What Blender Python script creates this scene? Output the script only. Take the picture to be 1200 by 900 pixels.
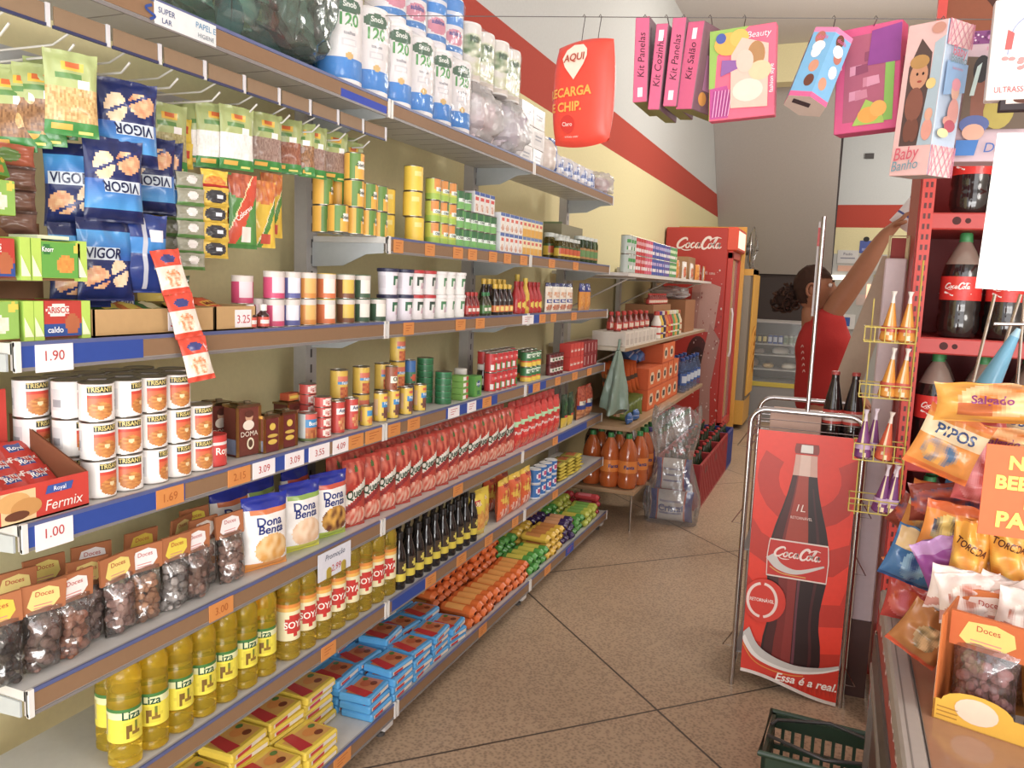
import bpy, math, random
from mathutils import Vector, Matrix, Euler, noise
random.seed(7)
SC = bpy.context.scene
for _o in list(bpy.data.objects): bpy.data.objects.remove(_o)
COL = SC.collection
PI = math.pi

# ------------------------------------------------------------------ camera
FPX = 940.0          # focal length in pixels of the 1200 x 900 frame
CAMH = 1.4
def _camera_basis(vx=988, vy=347, roll=2.2):
    r = math.radians(roll); c, s = math.cos(r), math.sin(r)
    d = Vector((vx-600, 450-vy, -FPX))
    d0 = Vector((c*d.x-s*d.y, s*d.x+c*d.y, d.z)).normalized()
    yaw = math.asin(d0.x); p = math.atan2(d0.y, -d0.z)
    fw = Vector((-math.sin(yaw)*math.cos(p), math.cos(yaw)*math.cos(p), -math.sin(p)))
    rt = Vector((math.cos(yaw), math.sin(yaw), 0)); up = rt.cross(fw)
    B0 = Matrix((rt, up, -fw)).transposed()
    return B0 @ Matrix(((c, -s, 0), (s, c, 0), (0, 0, 1)))
CB = _camera_basis(); CO = Vector((0, 0, CAMH))
cam_d = bpy.data.cameras.new('camera'); cam = bpy.data.objects.new('camera', cam_d); COL.objects.link(cam)
cam.matrix_world = Matrix.Translation(CO) @ CB.to_4x4()
cam_d.sensor_fit = 'HORIZONTAL'; cam_d.sensor_width = 36; cam_d.lens = FPX*36/1200; cam_d.clip_start = .02
SC.camera = cam
# measuring helpers: where a sight line meets a plane of the room
def _ray(x, y): return CB @ Vector((x-600, 450-y, -FPX))
def atz(x, y, z): v = _ray(x, y); return CO + v*((z-CAMH)/v.z)
def atx(x, y, X): v = _ray(x, y); return CO + v*(X/v.x)
def aty(x, y, Y): v = _ray(x, y); return CO + v*(Y/v.y)
CBT = CB.transposed()
def proj(p):
    v = CBT @ (Vector(p)-CO); return 600+FPX*v.x/-v.z, 450-FPX*v.y/-v.z
def Yp(px, X, z):
    lo, hi = .3, 30.
    for _ in range(40):
        m = (lo+hi)/2
        q = CBT @ (Vector((X, m, z))-CO)
        x = 600+FPX*q.x/-q.z if q.z < -1e-4 else (-1e6 if X < 0 else 1e6)
        if (x < px) == (X < 0): lo = m
        else: hi = m
    return (lo+hi)/2

# ------------------------------------------------------------------ light and exposure
D2R_ = math.radians
SC.view_settings.view_transform = 'Standard'; SC.view_settings.look = 'None'
SC.view_settings.gamma = 1; SC.view_settings.use_curve_mapping = False
SC.view_settings.exposure = 0.3
w = bpy.data.worlds.new('world'); SC.world = w; w.use_nodes = True
w.node_tree.nodes['Background'].inputs[0].default_value = (.95, .96, 1, 1)
w.node_tree.nodes['Background'].inputs[1].default_value = 1.45
def area(name, loc, rot, sx, sy, power, col=(1, 1, 1), spread=PI):
    l = bpy.data.lights.new(name, 'AREA'); l.shape = 'RECTANGLE'; l.size = sx; l.size_y = sy; l.energy = power; l.color = col; l.spread = spread
    o = bpy.data.objects.new(name, l); COL.objects.link(o); o.location = loc; o.rotation_euler = rot; return o
# daylight through the open shop front behind the photographer, and an added low fill lamp brightening ceiling and shelf undersides
area('shop_front_daylight', (1.35, -2.5, 2.0), (D2R_(85), 0, D2R_(27)), 4.2, 3.0, 62, (1, .975, .94))
area('low_fill_light', (.9, -2.4, .25), (D2R_(112), 0, 0), 4.0, 1.4, 120, (1, .97, .94))
def bulb(name, loc, power, r, col):
    l = bpy.data.lights.new(name, 'POINT'); l.energy = power; l.shadow_soft_size = r; l.color = col
    o = bpy.data.objects.new(name, l); COL.objects.link(o); o.location = loc; return o
# unseen fill bulbs added to brighten shelves, ceiling and soffit; last, the back room's light
bulb('side_fill_light_front', (1.9, .6, 2.1), 60, .45, (1, .97, .93))
bulb('side_fill_light_middle', (1.7, 3.9, 2.6), 60, .45, (1, .97, .93))
bulb('upper_fill_light', (.2, 6.4, 3.1), 90, .25, (1, .95, .89))
bulb('back_room_light', (.9, 10.1, 3.0), 42, .25, (1, .96, .92))

# ------------------------------------------------------------------ colours and finishes
def lin(h):
    if not isinstance(h, str): return h
    h = h.lstrip('#'); r = []
    for i in (0, 2, 4):
        c = int(h[i:i+2], 16)/255.
        r.append(c/12.92 if c <= .04045 else ((c+.055)/1.055)**2.4)
    l = .2126*r[0]+.7152*r[1]+.0722*r[2]
    return tuple(.006+.985*(.9*c+.1*l) for c in r)   # haze put into every colour: muted, with blacks lifted
def finish(name, rough=.5, metal=0., spec=.5, alpha=1., trans=0., coat=0., bump=0., bscale=60., emit=0.):
    m = bpy.data.materials.new(name); m.use_nodes = True; nt = m.node_tree; b = nt.nodes['Principled BSDF']
    a = nt.nodes.new('ShaderNodeAttribute'); a.attribute_name = 'Col'
    n = nt.nodes.new('ShaderNodeTexNoise'); n.inputs['Scale'].default_value = bscale
    tc = nt.nodes.new('ShaderNodeTexCoord'); nt.links.new(tc.outputs['Object'], n.inputs['Vector'])
    mr = nt.nodes.new('ShaderNodeMapRange'); mr.inputs[3].default_value = .93; mr.inputs[4].default_value = 1.05
    nt.links.new(n.outputs['Fac'], mr.inputs[0])
    mx = nt.nodes.new('ShaderNodeVectorMath'); mx.operation = 'SCALE'
    nt.links.new(a.outputs['Color'], mx.inputs[0]); nt.links.new(mr.outputs[0], mx.inputs['Scale'])
    nt.links.new(mx.outputs[0], b.inputs['Base Color'])
    b.inputs['Roughness'].default_value = rough; b.inputs['Metallic'].default_value = metal
    b.inputs['Specular IOR Level'].default_value = spec; b.inputs['Alpha'].default_value = alpha
    b.inputs['Transmission Weight'].default_value = trans; b.inputs['Coat Weight'].default_value = coat
    b.inputs['Coat Roughness'].default_value = .08
    if emit:
        nt.links.new(a.outputs['Color'], b.inputs['Emission Color']); b.inputs['Emission Strength'].default_value = emit
    if bump:
        bp = nt.nodes.new('ShaderNodeBump'); bp.inputs['Strength'].default_value = bump; bp.inputs['Distance'].default_value = .004
        nt.links.new(n.outputs['Fac'], bp.inputs['Height']); nt.links.new(bp.outputs[0], b.inputs['Normal'])
    return m
PAPER = finish('printed_card', .62, spec=.3)
GLOSS = finish('glossy_plastic_wrap', .24, spec=.5, bump=.3, bscale=45)
PLAS = finish('smooth_plastic', .38)
PAINT = finish('painted_metal', .42)
TIN = finish('tinplate', .3, metal=1.)
CHROME = finish('chromed_steel', .22, metal=1.)
MATTE = finish('matte_paint', .85, spec=.2)
SKIN = finish('skin', .55, spec=.35)
CLOTH = finish('woven_cloth', .9, spec=.15, bump=.3, bscale=220)
def film(name, fac, tint, rough, bs, lo=.09, hi=.8):
    m = bpy.data.materials.new(name); m.use_nodes = True; nt = m.node_tree; N = nt.nodes; L = nt.links; N.remove(N['Principled BSDF'])
    t = N.new('ShaderNodeBsdfTransparent'); t.inputs[0].default_value = (*tint, 1); g = N.new('ShaderNodeBsdfGlossy'); g.inputs['Roughness'].default_value = rough
    d = N.new('ShaderNodeBsdfDiffuse'); d.inputs[0].default_value = (.8, .8, .8, 1); lw = N.new('ShaderNodeLayerWeight'); lw.inputs[0].default_value = .35
    tc = N.new('ShaderNodeTexCoord'); n = N.new('ShaderNodeTexNoise'); n.inputs['Scale'].default_value = bs; L.new(tc.outputs['Object'], n.inputs['Vector'])
    b = N.new('ShaderNodeBump'); b.inputs['Strength'].default_value = 1; b.inputs['Distance'].default_value = .01; L.new(n.outputs['Fac'], b.inputs['Height'])
    for q in (g, d, lw): L.new(b.outputs[0], q.inputs['Normal'])
    mr = N.new('ShaderNodeMapRange'); mr.inputs[3].default_value = lo; mr.inputs[4].default_value = hi; L.new(lw.outputs['Fresnel'], mr.inputs[0])
    m1 = N.new('ShaderNodeMixShader'); m1.inputs[0].default_value = fac; L.new(t.outputs[0], m1.inputs[1]); L.new(d.outputs[0], m1.inputs[2])
    m2 = N.new('ShaderNodeMixShader'); L.new(mr.outputs[0], m2.inputs[0]); L.new(m1.outputs[0], m2.inputs[1]); L.new(g.outputs[0], m2.inputs[2])
    L.new(m2.outputs[0], N['Material Output'].inputs[0]); return m
FILM = film('clear_film', .03, (.97, .97, .97), .12, 30)
HAZE = film('milky_film', .34, (.97, .97, .98), .3, 22, .06, .45)
WRAP = film('tight_wrap_film', .05, (.99, .99, .99), .2, 18, .03, .22)
TEAL = film('teal_bag_film', .06, (.5, .72, .66), .16, 14)
CLEARP = finish('clear_plastic', .08, alpha=.35)
LIQ = finish('tinted_plastic_with_liquid', .06, trans=.8, spec=.5)
LIQ.node_tree.nodes['Principled BSDF'].inputs['IOR'].default_value = 1.3
DARK = finish('dark_bottle', .1, spec=.6, coat=.5)
SCREEN = finish('lit_panel', .4, emit=1.2)

# ------------------------------------------------------------------ mesh builder
_GL = {}
def glyphs(s, bold=0.):
    k = (s, bold)
    if k in _GL: return _GL[k]
    cu = bpy.data.curves.new('t', 'FONT'); cu.body = s; cu.size = 1; cu.resolution_u = 3; cu.offset = bold
    ob = bpy.data.objects.new('t', cu); me = ob.to_mesh()
    vs = [(v.co.x, v.co.y) for v in me.vertices]; fs = [tuple(p.vertices) for p in me.polygons]
    ob.to_mesh_clear(); bpy.data.objects.remove(ob); bpy.data.curves.remove(cu)
    x0 = min(v[0] for v in vs); x1 = max(v[0] for v in vs)
    vs = [(x-x0, y) for x, y in vs]; _GL[k] = (vs, fs, x1-x0); return _GL[k]
class MB:
    def __init__(s): s.v = []; s.f = []; s.c = []; s.m = []; s.mats = []
    def _mi(s, mat):
        if mat not in s.mats: s.mats.append(mat)
        return s.mats.index(mat)
    def face(s, pts, col, mat=None):
        i = len(s.v); s.v += [tuple(p) for p in pts]; s.f.append(tuple(range(i, i+len(pts)))); s.c.append(lin(col)); s.m.append(s._mi(mat or PAPER))
    def grid(s, P, nu, nv, col, mat=None, wrap=False, flip=False):
        mi = s._mi(mat or PAPER); b = len(s.v); cols = nu if wrap else nu+1
        for j in range(nv+1):
            for i in range(cols): s.v.append(tuple(P(i/nu, j/nv)))
        fn = col if callable(col) else None; cc = None if fn else lin(col)
        for j in range(nv):
            for i in range(nu):
                a = b+j*cols+i; d = b+j*cols+(i+1) % cols; e = d+cols; g = a+cols
                s.f.append((a, g, e, d) if flip else (a, d, e, g)); s.m.append(mi)
                s.c.append(lin(fn((i+.5)/nu, (j+.5)/nv)) if fn else cc)
    def box(s, x0, x1, y0, y1, z0, z1, col, mat=None, bev=0.):
        # col: one colour or a dict of 'x+','x-','y+','y-','z+','z-' with '' for the rest
        g = (lambda k: col.get(k, col.get(''))) if isinstance(col, dict) else (lambda k: col)
        if bev <= 0:
            V = [(x, y, z) for x in (x0, x1) for y in (y0, y1) for z in (z0, z1)]
            b = len(s.v); s.v += V; mi = s._mi(mat or PAPER)
            for k, q in (('x+', (4, 6, 7, 5)), ('x-', (0, 1, 3, 2)), ('y+', (2, 3, 7, 6)), ('y-', (0, 4, 5, 1)), ('z+', (1, 5, 7, 3)), ('z-', (0, 2, 6, 4))):
                s.f.append(tuple(b+i for i in q)); s.c.append(lin(g(k))); s.m.append(mi)
        else:
            e = min(bev, (x1-x0)/2.01, (y1-y0)/2.01, (z1-z0)/2.01)
            X = (x0, x1); Y = (y0, y1); Z = (z0, z1); b = len(s.v); mi = s._mi(mat or PAPER); ix = {}
            for i in (0, 1):
                for j in (0, 1):
                    for k in (0, 1):
                        sx, sy, sz = (1, -1)[i], (1, -1)[j], (1, -1)[k]
                        for ax, p in (('x', (X[i], Y[j]+sy*e, Z[k]+sz*e)), ('y', (X[i]+sx*e, Y[j], Z[k]+sz*e)), ('z', (X[i]+sx*e, Y[j]+sy*e, Z[k]))):
                            ix[ax, i, j, k] = len(s.v); s.v.append(p)
            def add(q, k): s.f.append(tuple(q)); s.c.append(lin(g(k))); s.m.append(mi)
            for i in (0, 1):
                o = ((0, 0), (1, 0), (1, 1), (0, 1))
                q = [ix['x', i, a, c] for a, c in o]; add(q if i else q[::-1], 'x'+'-+'[i])
                q = [ix['y', a, i, c] for a, c in o]; add(q[::-1] if i else q, 'y'+'-+'[i])
                q = [ix['z', a, c, i] for a, c in o]; add(q if i else q[::-1], 'z'+'-+'[i])
            for j in (0, 1):
                for k in (0, 1):
                    add((ix['y', 0, j, k], ix['y', 1, j, k], ix['z', 1, j, k], ix['z', 0, j, k]), 'y'+'-+'[j])
                    add((ix['x', j, 0, k], ix['x', j, 1, k], ix['z', j, 1, k], ix['z', j, 0, k]), 'x'+'-+'[j])
                    add((ix['x', j, k, 0], ix['x', j, k, 1], ix['y', j, k, 1], ix['y', j, k, 0]), 'x'+'-+'[j])
            for i in (0, 1):
                for j in (0, 1):
                    for k in (0, 1): add((ix['x', i, j, k], ix['y', i, j, k], ix['z', i, j, k]), 'x'+'-+'[i])
    def lathe(s, prof, n=16, col='#ffffff', mat=None, cx=0, cy=0, cap=True):
        # prof: (r, z) bottom to top; col(u, j) with u around from the front
        f = col if callable(col) else None; cc = None if f else lin(col); mi = s._mi(mat or PAPER); b = len(s.v)
        for r, z in prof:
            for i in range(n):
                a = 2*PI*i/n-PI; s.v.append((cx+r*math.cos(a), cy+r*math.sin(a), z))
        for j in range(len(prof)-1):
            for i in range(n):
                q = (b+j*n+i, b+j*n+(i+1) % n, b+(j+1)*n+(i+1) % n, b+(j+1)*n+i)
                s.f.append(q); s.m.append(mi); s.c.append(lin(f((i+.5)/n, j)) if f else cc)
        if cap:
            for j, fl in ((0, True), (len(prof)-1, False)):
                if prof[j][0] > 1e-4:
                    q = tuple(b+j*n+i for i in range(n)); s.f.append(q[::-1] if fl else q); s.m.append(mi); s.c.append(lin(f(.5, max(0, j-1))) if f else cc)
    def tube(s, path, r, n=8, col='#ffffff', mat=None, closed=False):
        P = [Vector(p) for p in path]; N = len(P); b = len(s.v); mi = s._mi(mat or PAINT); cc = lin(col); up = Vector((0, 0, 1)); rr = r if isinstance(r, (list, tuple)) else [r]*N
        nrm = None
        for k in range(N):
            if closed: t = P[(k+1) % N]-P[k-1]
            else: t = P[min(k+1, N-1)]-P[max(k-1, 0)]
            t.normalize()
            if nrm is None:
                a = up if abs(t.z) < .9 else Vector((1, 0, 0)); nrm = t.cross(a).normalized()
            else:
                nrm = nrm-t*nrm.dot(t); nrm.normalize()
            bi = t.cross(nrm)
            for i in range(n):
                a = 2*PI*i/n; s.v.append(tuple(P[k]+(nrm*math.cos(a)+bi*math.sin(a))*rr[k]))
        K = N if closed else N-1
        for k in range(K):
            k2 = (k+1) % N
            for i in range(n):
                s.f.append((b+k*n+i, b+k*n+(i+1) % n, b+k2*n+(i+1) % n, b+k2*n+i)); s.m.append(mi); s.c.append(cc)
        if not closed:
            s.f.append(tuple(b+i for i in range(n))[::-1]); s.f.append(tuple(b+(N-1)*n+i for i in range(n))); s.m += [mi, mi]; s.c += [cc, cc]
    def ball(s, c, r, col, mat=None, n=10, m=7):
        rx, ry, rz = r if isinstance(r, (list, tuple)) else (r, r, r)
        s.grid(lambda u, v: (c[0]+rx*math.cos(2*PI*u)*math.sin(PI*(.001+.998*v)), c[1]+ry*math.sin(2*PI*u)*math.sin(PI*(.001+.998*v)), c[2]-rz*math.cos(PI*(.001+.998*v))), n, m, col, mat, wrap=True)
    def shape(s, pts, P, col, mat=None):
        if hasattr(P, 'step'): P.step()
        s.face([P(x, y) for x, y in pts], col, mat)
    def ellipse(s, cx, cy, rx, ry, P, col, mat=None, n=18, rot=0):
        c, d = math.cos(rot), math.sin(rot)
        if hasattr(P, 'step'): P.step()
        s.face([P(cx+rx*math.cos(2*PI*i/n)*c-ry*math.sin(2*PI*i/n)*d, cy+rx*math.cos(2*PI*i/n)*d+ry*math.sin(2*PI*i/n)*c) for i in range(n)], col, mat)
    def ribbon(s, pts, wd, P, col, mat=None):
        N = len(pts)
        if hasattr(P, 'step'): P.step()
        L = []; R = []
        for k in range(N):
            a = pts[max(k-1, 0)]; b = pts[min(k+1, N-1)]; tx, ty = b[0]-a[0], b[1]-a[1]; l = math.hypot(tx, ty) or 1
            h = (wd(k/(N-1)) if callable(wd) else wd)/2
            L.append((pts[k][0]-ty/l*h, pts[k][1]+tx/l*h)); R.append((pts[k][0]+ty/l*h, pts[k][1]-tx/l*h))
        for k in range(N-1): s.face([P(*R[k]), P(*R[k+1]), P(*L[k+1]), P(*L[k])], col, mat)
    def text(s, t, P, size, col, mat=None, at=(0, 0), align='c', fit=None, bold=0., shear=0., rot=0.):
        if hasattr(P, 'step'): P.step()
        vs, fs, w = glyphs(t, bold); k = size; kx = size
        if fit and w*size > fit: kx = fit/w
        dx = {'c': -w/2, 'l': 0, 'r': -w}[align]; c, d = math.cos(rot), math.sin(rot)
        mi = s._mi(mat or PAPER); b = len(s.v); cc = lin(col)
        for x, y in vs:
            X = (x+dx)*kx+shear*y*k; Y = (y-.34)*k
            s.v.append(tuple(P(at[0]+X*c-Y*d, at[1]+X*d+Y*c)))
        for q in fs: s.f.append(tuple(b+i for i in q)); s.m.append(mi); s.c.append(cc)
    def mesh(s, name, smooth=35):
        me = bpy.data.meshes.new(name); me.from_pydata(s.v, [], s.f)
        for m in s.mats: me.materials.append(m)
        me.polygons.foreach_set('material_index', s.m)
        ca = me.color_attributes.new('Col', 'FLOAT_COLOR', 'CORNER'); buf = []
        for p, c in zip(me.polygons, s.c): buf += [c[0], c[1], c[2], 1.]*p.loop_total
        ca.data.foreach_set('color', buf)
        if smooth:
            me.polygons.foreach_set('use_smooth', [True]*len(me.polygons)); me.set_sharp_from_angle(angle=math.radians(smooth))
        me.update(); return me
    def build(s, name, parent=None, smooth=35, loc=None, rz=0, rot=None):
        o = bpy.data.objects.new(name, s.mesh(name, smooth)); COL.objects.link(o)
        if parent: o.parent = parent
        if loc is not None: o.location = loc
        o.rotation_euler = rot or (0, 0, rz)
        return o
def tag(o, label, cat, group=None):
    o['label'] = label; o['category'] = cat
    if group: o['group'] = group
    return o
def struct(name, mb, smooth=0):
    o = mb.build(name, smooth=smooth); o['kind'] = 'structure'; return o
def empty(name, loc=(0, 0, 0), rz=0):
    o = bpy.data.objects.new(name, None); COL.objects.link(o); o.location = loc; o.rotation_euler = (0, 0, rz); o.empty_display_size = .05; return o
class Proto:
    """one kind of thing: its own mesh, its parts and their sub-parts; put() links a copy of each"""
    def __init__(s, name, mb, parts=(), smooth=35):
        s.name = name; s.me = mb.mesh(name, smooth) if mb else None
        s.parts = []
        for p in parts:
            s.parts.append((p[0], p[1].mesh(p[0], smooth), p[2] if len(p) > 2 else {}))
    def put(s, loc, rz=0., label='', cat='', group=None, sc=1., tilt=(0, 0)):
        o = bpy.data.objects.new(s.name, s.me); COL.objects.link(o); o.location = loc; o.rotation_euler = (tilt[0], tilt[1], rz)
        o.scale = sc if isinstance(sc, tuple) else (sc, sc, sc); tag(o, label, cat, group)
        for n, me, pr in s.parts:
            c = bpy.data.objects.new(n, me); COL.objects.link(c); c.parent = o
            for k, v in pr.items(): c[k] = v
        return o
ORD = 'first second third fourth fifth sixth seventh eighth ninth tenth eleventh twelfth thirteenth fourteenth fifteenth sixteenth seventeenth eighteenth nineteenth twentieth'.split()
def nth(i): return ORD[i] if i < 20 else 'twenty-'+ORD[i-20]
R = random.uniform
D2R = math.radians

# ------------------------------------------------------------------ printed artwork: (u, v) -> colour
def art(*L):
    L = [(l[0],)+tuple(lin(x) if isinstance(x, str) else x for x in l[1:]) for l in L]
    def f(u, v):
        c = L[0][1]
        for l in L[1:]:
            k = l[0]
            if k == 'b' and l[1] <= v <= l[2]: c = l[3]
            elif k == 'r' and l[1] <= u <= l[2] and l[3] <= v <= l[4]: c = l[5]
            elif k == 'e' and ((u-l[1])/l[3])**2+((v-l[2])/l[4])**2 <= 1: c = l[5]
            elif k == 'd' and l[1] <= v-l[3]*(u-.5) <= l[2]: c = l[4]          # slanting band
            elif k == 'n' and l[1] <= u <= l[2] and l[3] <= v <= l[4]:          # mottled food picture
                t = noise.noise((u*l[7], v*l[7], l[7]))*.5+.5; t = max(0, min(1, (t-.3)*2.5)); c = tuple(a*(1-t)+b*t for a, b in zip(l[5], l[6]))
            elif k == 'm' and ((u-l[1])/l[3])**2+((v-l[2])/l[4])**2 <= 1:       # mottled ellipse
                t = noise.noise((u*l[7], v*l[7], l[7]))*.5+.5; t = max(0, min(1, (t-.3)*2.5)); c = tuple(a*(1-t)+b*t for a, b in zip(l[5], l[6]))
            elif k == 'g' and l[1] <= v <= l[2]:
                t = (v-l[1])/(l[2]-l[1]); c = tuple(a*(1-t)+b*t for a, b in zip(l[3], l[4]))
        return c
    return f
class flat:
    # a printing plane; every printed shape lies a hair above the one before
    def __init__(s, nx=(1, 0, 0), xd=(0, 1, 0), yd=(0, 0, 1), o=(0, 0, 0), off=.0004):
        s.n = Vector(nx); s.X = Vector(xd); s.Y = Vector(yd); s.O = Vector(o); s.k = off
    def step(s): s.k += .00018
    def __call__(s, x, y): return s.O+s.X*x+s.Y*y+s.n*s.k
def cyl(r, z=0, cx=0, cy=0, off=.0005, th0=0):
    return lambda x, y: (cx+(r+off)*math.cos(x/r+th0), cy+(r+off)*math.sin(x/r+th0), z+y)

# ------------------------------------------------------------------ kinds of goods, fronts facing +X
def can(name, r, h, a, texts=(), n=22, nv=10, rim='#b9b4ab', lid='#a9a59d', lidmat=None, lidname='lid', waist=True):
    m = MB(); t = h*.03
    m.lathe([(r*.93, 0), (r, t*.4), (r, t)], n, rim, TIN)
    m.grid(lambda u, v: ((r-.0008)*math.cos(2*PI*u-PI), (r-.0008)*math.sin(2*PI*u-PI), t+(h-2*t)*v), n, nv, lambda u, v: a(u, v), PAPER if rim == '' else PAINT, wrap=True)
    for x in texts:
        m.text(x[0], cyl(r-.0008, 0, th0=x[4] if len(x) > 4 else 0), x[2], x[3], PAINT, (0, h*x[1]), fit=x[5] if len(x) > 5 else r*1.9, bold=.02)
    l = MB(); l.lathe([(r, h-t), (r*1.01, h-t*.5), (r*.98, h), (r*.9, h), (r*.88, h-t*.7), (.0001, h-t*.7)], n, lid, lidmat or TIN)
    return Proto(name, m, [(lidname, l)])
def carton(name, w, d, h, a, side, texts=(), nu=14, nv=14, parts=(), top=None, sideart=None, mat=None):
    m = MB(); mt = mat or PAPER; e = .001
    m.box(-d/2, d/2-.0002, -w/2, w/2, 0, h, {'': side, 'z+': top or side}, mt, bev=.0015)
    m.grid(lambda u, v: (d/2, -w/2+e+(w-2*e)*u, e+(h-2*e)*v), nu, nv, a, mt)
    if sideart: m.grid(lambda u, v: (-d/2+e+(d-2*e)*u, -w/2-.0003, e+(h-2*e)*v), max(4, nu//2), nv, sideart, mt)
    for x in texts: m.text(x[0], flat(o=(d/2, 0, 0)), x[2], x[3], mt, ((x[4] if len(x) > 4 else 0)*w, h*x[1]), fit=x[5] if len(x) > 5 else w*.9, bold=.015, rot=x[6] if len(x) > 6 else 0, shear=x[7] if len(x) > 7 else 0)
    return Proto(name, m, parts)
def pillow(m, w, h, t, a, nu=14, nv=16, mat=None, back=None, seed=0, top=.06, bot=.05, wr=.0035, base=0, texts=(), flare=0):
    """a filled pouch standing on z = base with flat end seals"""
    def T(u, v):
        k = min(1, max(0, (v-bot*.6)/.18))*min(1, max(0, (1-top-v)/.3))
        return .0008+t/2*(max(0, math.sin(PI*u))**.55)*(math.sin(k*PI/2)**.7)
    def W(v): return w*(1-.07*math.sin(PI*min(1, max(0, v)))+flare*(1-v))
    def S(sg):
        def P(u, v):
            e = min(1, 6*min(u, 1-u))
            q = noise.noise((u*4+seed, v*5, seed*1.7+sg))*wr*e
            return (sg*(T(u, v))+q*(1 if sg > 0 else .5), (u-.5)*W(v), base+h*v+noise.noise((u*3, seed, 2))*wr*(v > .95))
        return P
    F = S(1); B = S(-1); mt = mat or GLOSS
    m.grid(F, nu, nv, a, mt); m.grid(B, nu, max(6, nv//2), back or a, mt, flip=True)
    for x in texts:
        ox = (x[4] if len(x) > 4 else 0)*w
        def M(px, py, F=F): 
            u = min(.99, max(.01, .5+px/W(py/h))); p = F(u, min(.99, max(.01, py/h))); return (p[0]+.0012, p[1], p[2])
        m.text(x[0], M, x[2], x[3], mt, (ox, h*x[1]), fit=x[5] if len(x) > 5 else w*.9, bold=.02, rot=x[6] if len(x) > 6 else 0, shear=x[7] if len(x) > 7 else 0)
    return m
def pouch(name, w, h, t, a, texts=(), parts=(), **k):
    return Proto(name, pillow(MB(), w, h, t, a, texts=texts, **k), parts)
def bottle(name, prof, col, mat, lab=None, labz=(0, 0), labr=0, texts=(), cap=None, capc='#cc2222', n=18, labn=24, capmat=None, level=None, topcol=None):
    m = MB(); m.lathe(prof, n, col if not level else (lambda u, j: col if prof[j][1] < level else topcol), mat)
    P = []
    if lab:
        l = MB(); l.grid(lambda u, v: ((labr)*math.cos(2*PI*u-PI), labr*math.sin(2*PI*u-PI), labz[0]+(labz[1]-labz[0])*v), labn, 10, lab, GLOSS, wrap=True)
        for x in texts:
            if x[0] == 'LOGO': script_logo(l, cyl(labr, labz[0]), x[2], x[3], GLOSS, (0, (labz[1]-labz[0])*x[1]))
            else: l.text(x[0], cyl(labr, labz[0]), x[2], x[3], GLOSS, (0, (labz[1]-labz[0])*x[1]), fit=labr*1.9, bold=.02)
        P.append(('label', l))
    if cap:
        c = MB(); c.lathe(cap, 12, capc, capmat or PLAS); P.append(('cap', c))
    return Proto(name, m, P)

# flowing script lettering drawn as tapering strokes, unit height about 1, width about 4.55
_ST = [
 ([(1.02,.74),(.98,.92),(.82,.98),(.55,.9),(.24,.62),(.12,.3),(.2,.04),(.42,-.02),(.68,.1),(.92,.34)],.15),
 ([(1.22,.5),(1.05,.42),(.98,.2),(1.06,.02),(1.22,.04),(1.34,.22),(1.34,.42),(1.22,.5),(1.3,.34),(1.5,.3)],.1),
 ([(1.82,.44),(1.74,.52),(1.58,.44),(1.5,.22),(1.58,.02),(1.74,.04),(1.94,.24)],.1),
 ([(2.26,.48),(2.1,.5),(1.98,.3),(1.98,.08),(2.08,0),(2.22,.18),(2.32,.5),(2.27,.14),(2.34,0),(2.5,.14)],.1),
 ([(2.46,.3),(2.66,.34)],.09),
 ([(3.3,.72),(3.4,.92),(3.2,1.1),(2.9,.98),(2.66,.6),(2.6,.2),(2.76,-.06),(3.02,-.02),(3.24,.2)],.16),
 ([(3.44,.48),(3.28,.4),(3.22,.18),(3.3,0),(3.46,.04),(3.58,.22),(3.56,.42),(3.44,.48),(3.54,.34),(3.7,.34)],.1),
 ([(3.66,.2),(3.86,.62),(4.0,1.0),(3.9,1.04),(3.76,.6),(3.72,.16),(3.8,0),(3.96,.12)],.1),
 ([(4.28,.48),(4.1,.48),(4.0,.28),(4.02,.06),(4.12,0),(4.26,.18),(4.34,.5),(4.3,.12),(4.38,0),(4.55,.16)],.1),
 ([(.5,-.02),(.8,-.2),(1.2,-.24),(1.6,-.18)],.07),
 ([(2.9,1.06),(3.4,.9),(3.9,1.08),(4.4,.98)],.07),
]
def spline(P, n=6):
    out = []
    for i in range(len(P)-1):
        p0 = P[max(i-1, 0)]; p1 = P[i]; p2 = P[i+1]; p3 = P[min(i+2, len(P)-1)]
        for k in range(n):
            t = k/n; out.append(tuple(.5*(2*b+(c-a)*t+(2*a-5*b+4*c-d)*t*t+(3*b-a-3*c+d)*t**3) for a, b, c, d in zip(p0, p1, p2, p3)))
    out.append(P[-1]); return out
def script_logo(m, P, width, col, mat, at=(0, 0), n=4):
    k = width/4.6
    for pts, wd in _ST:
        q = [((x-2.3)*k+at[0]+(y-.4)*k*.12, (y-.42)*k+at[1]) for x, y in spline(pts, n)]
        m.ribbon(q, lambda t, wd=wd: k*wd*1.25*(.45+.75*math.sin(PI*min(1, max(0, t)))**.6), P, col, mat)
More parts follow.
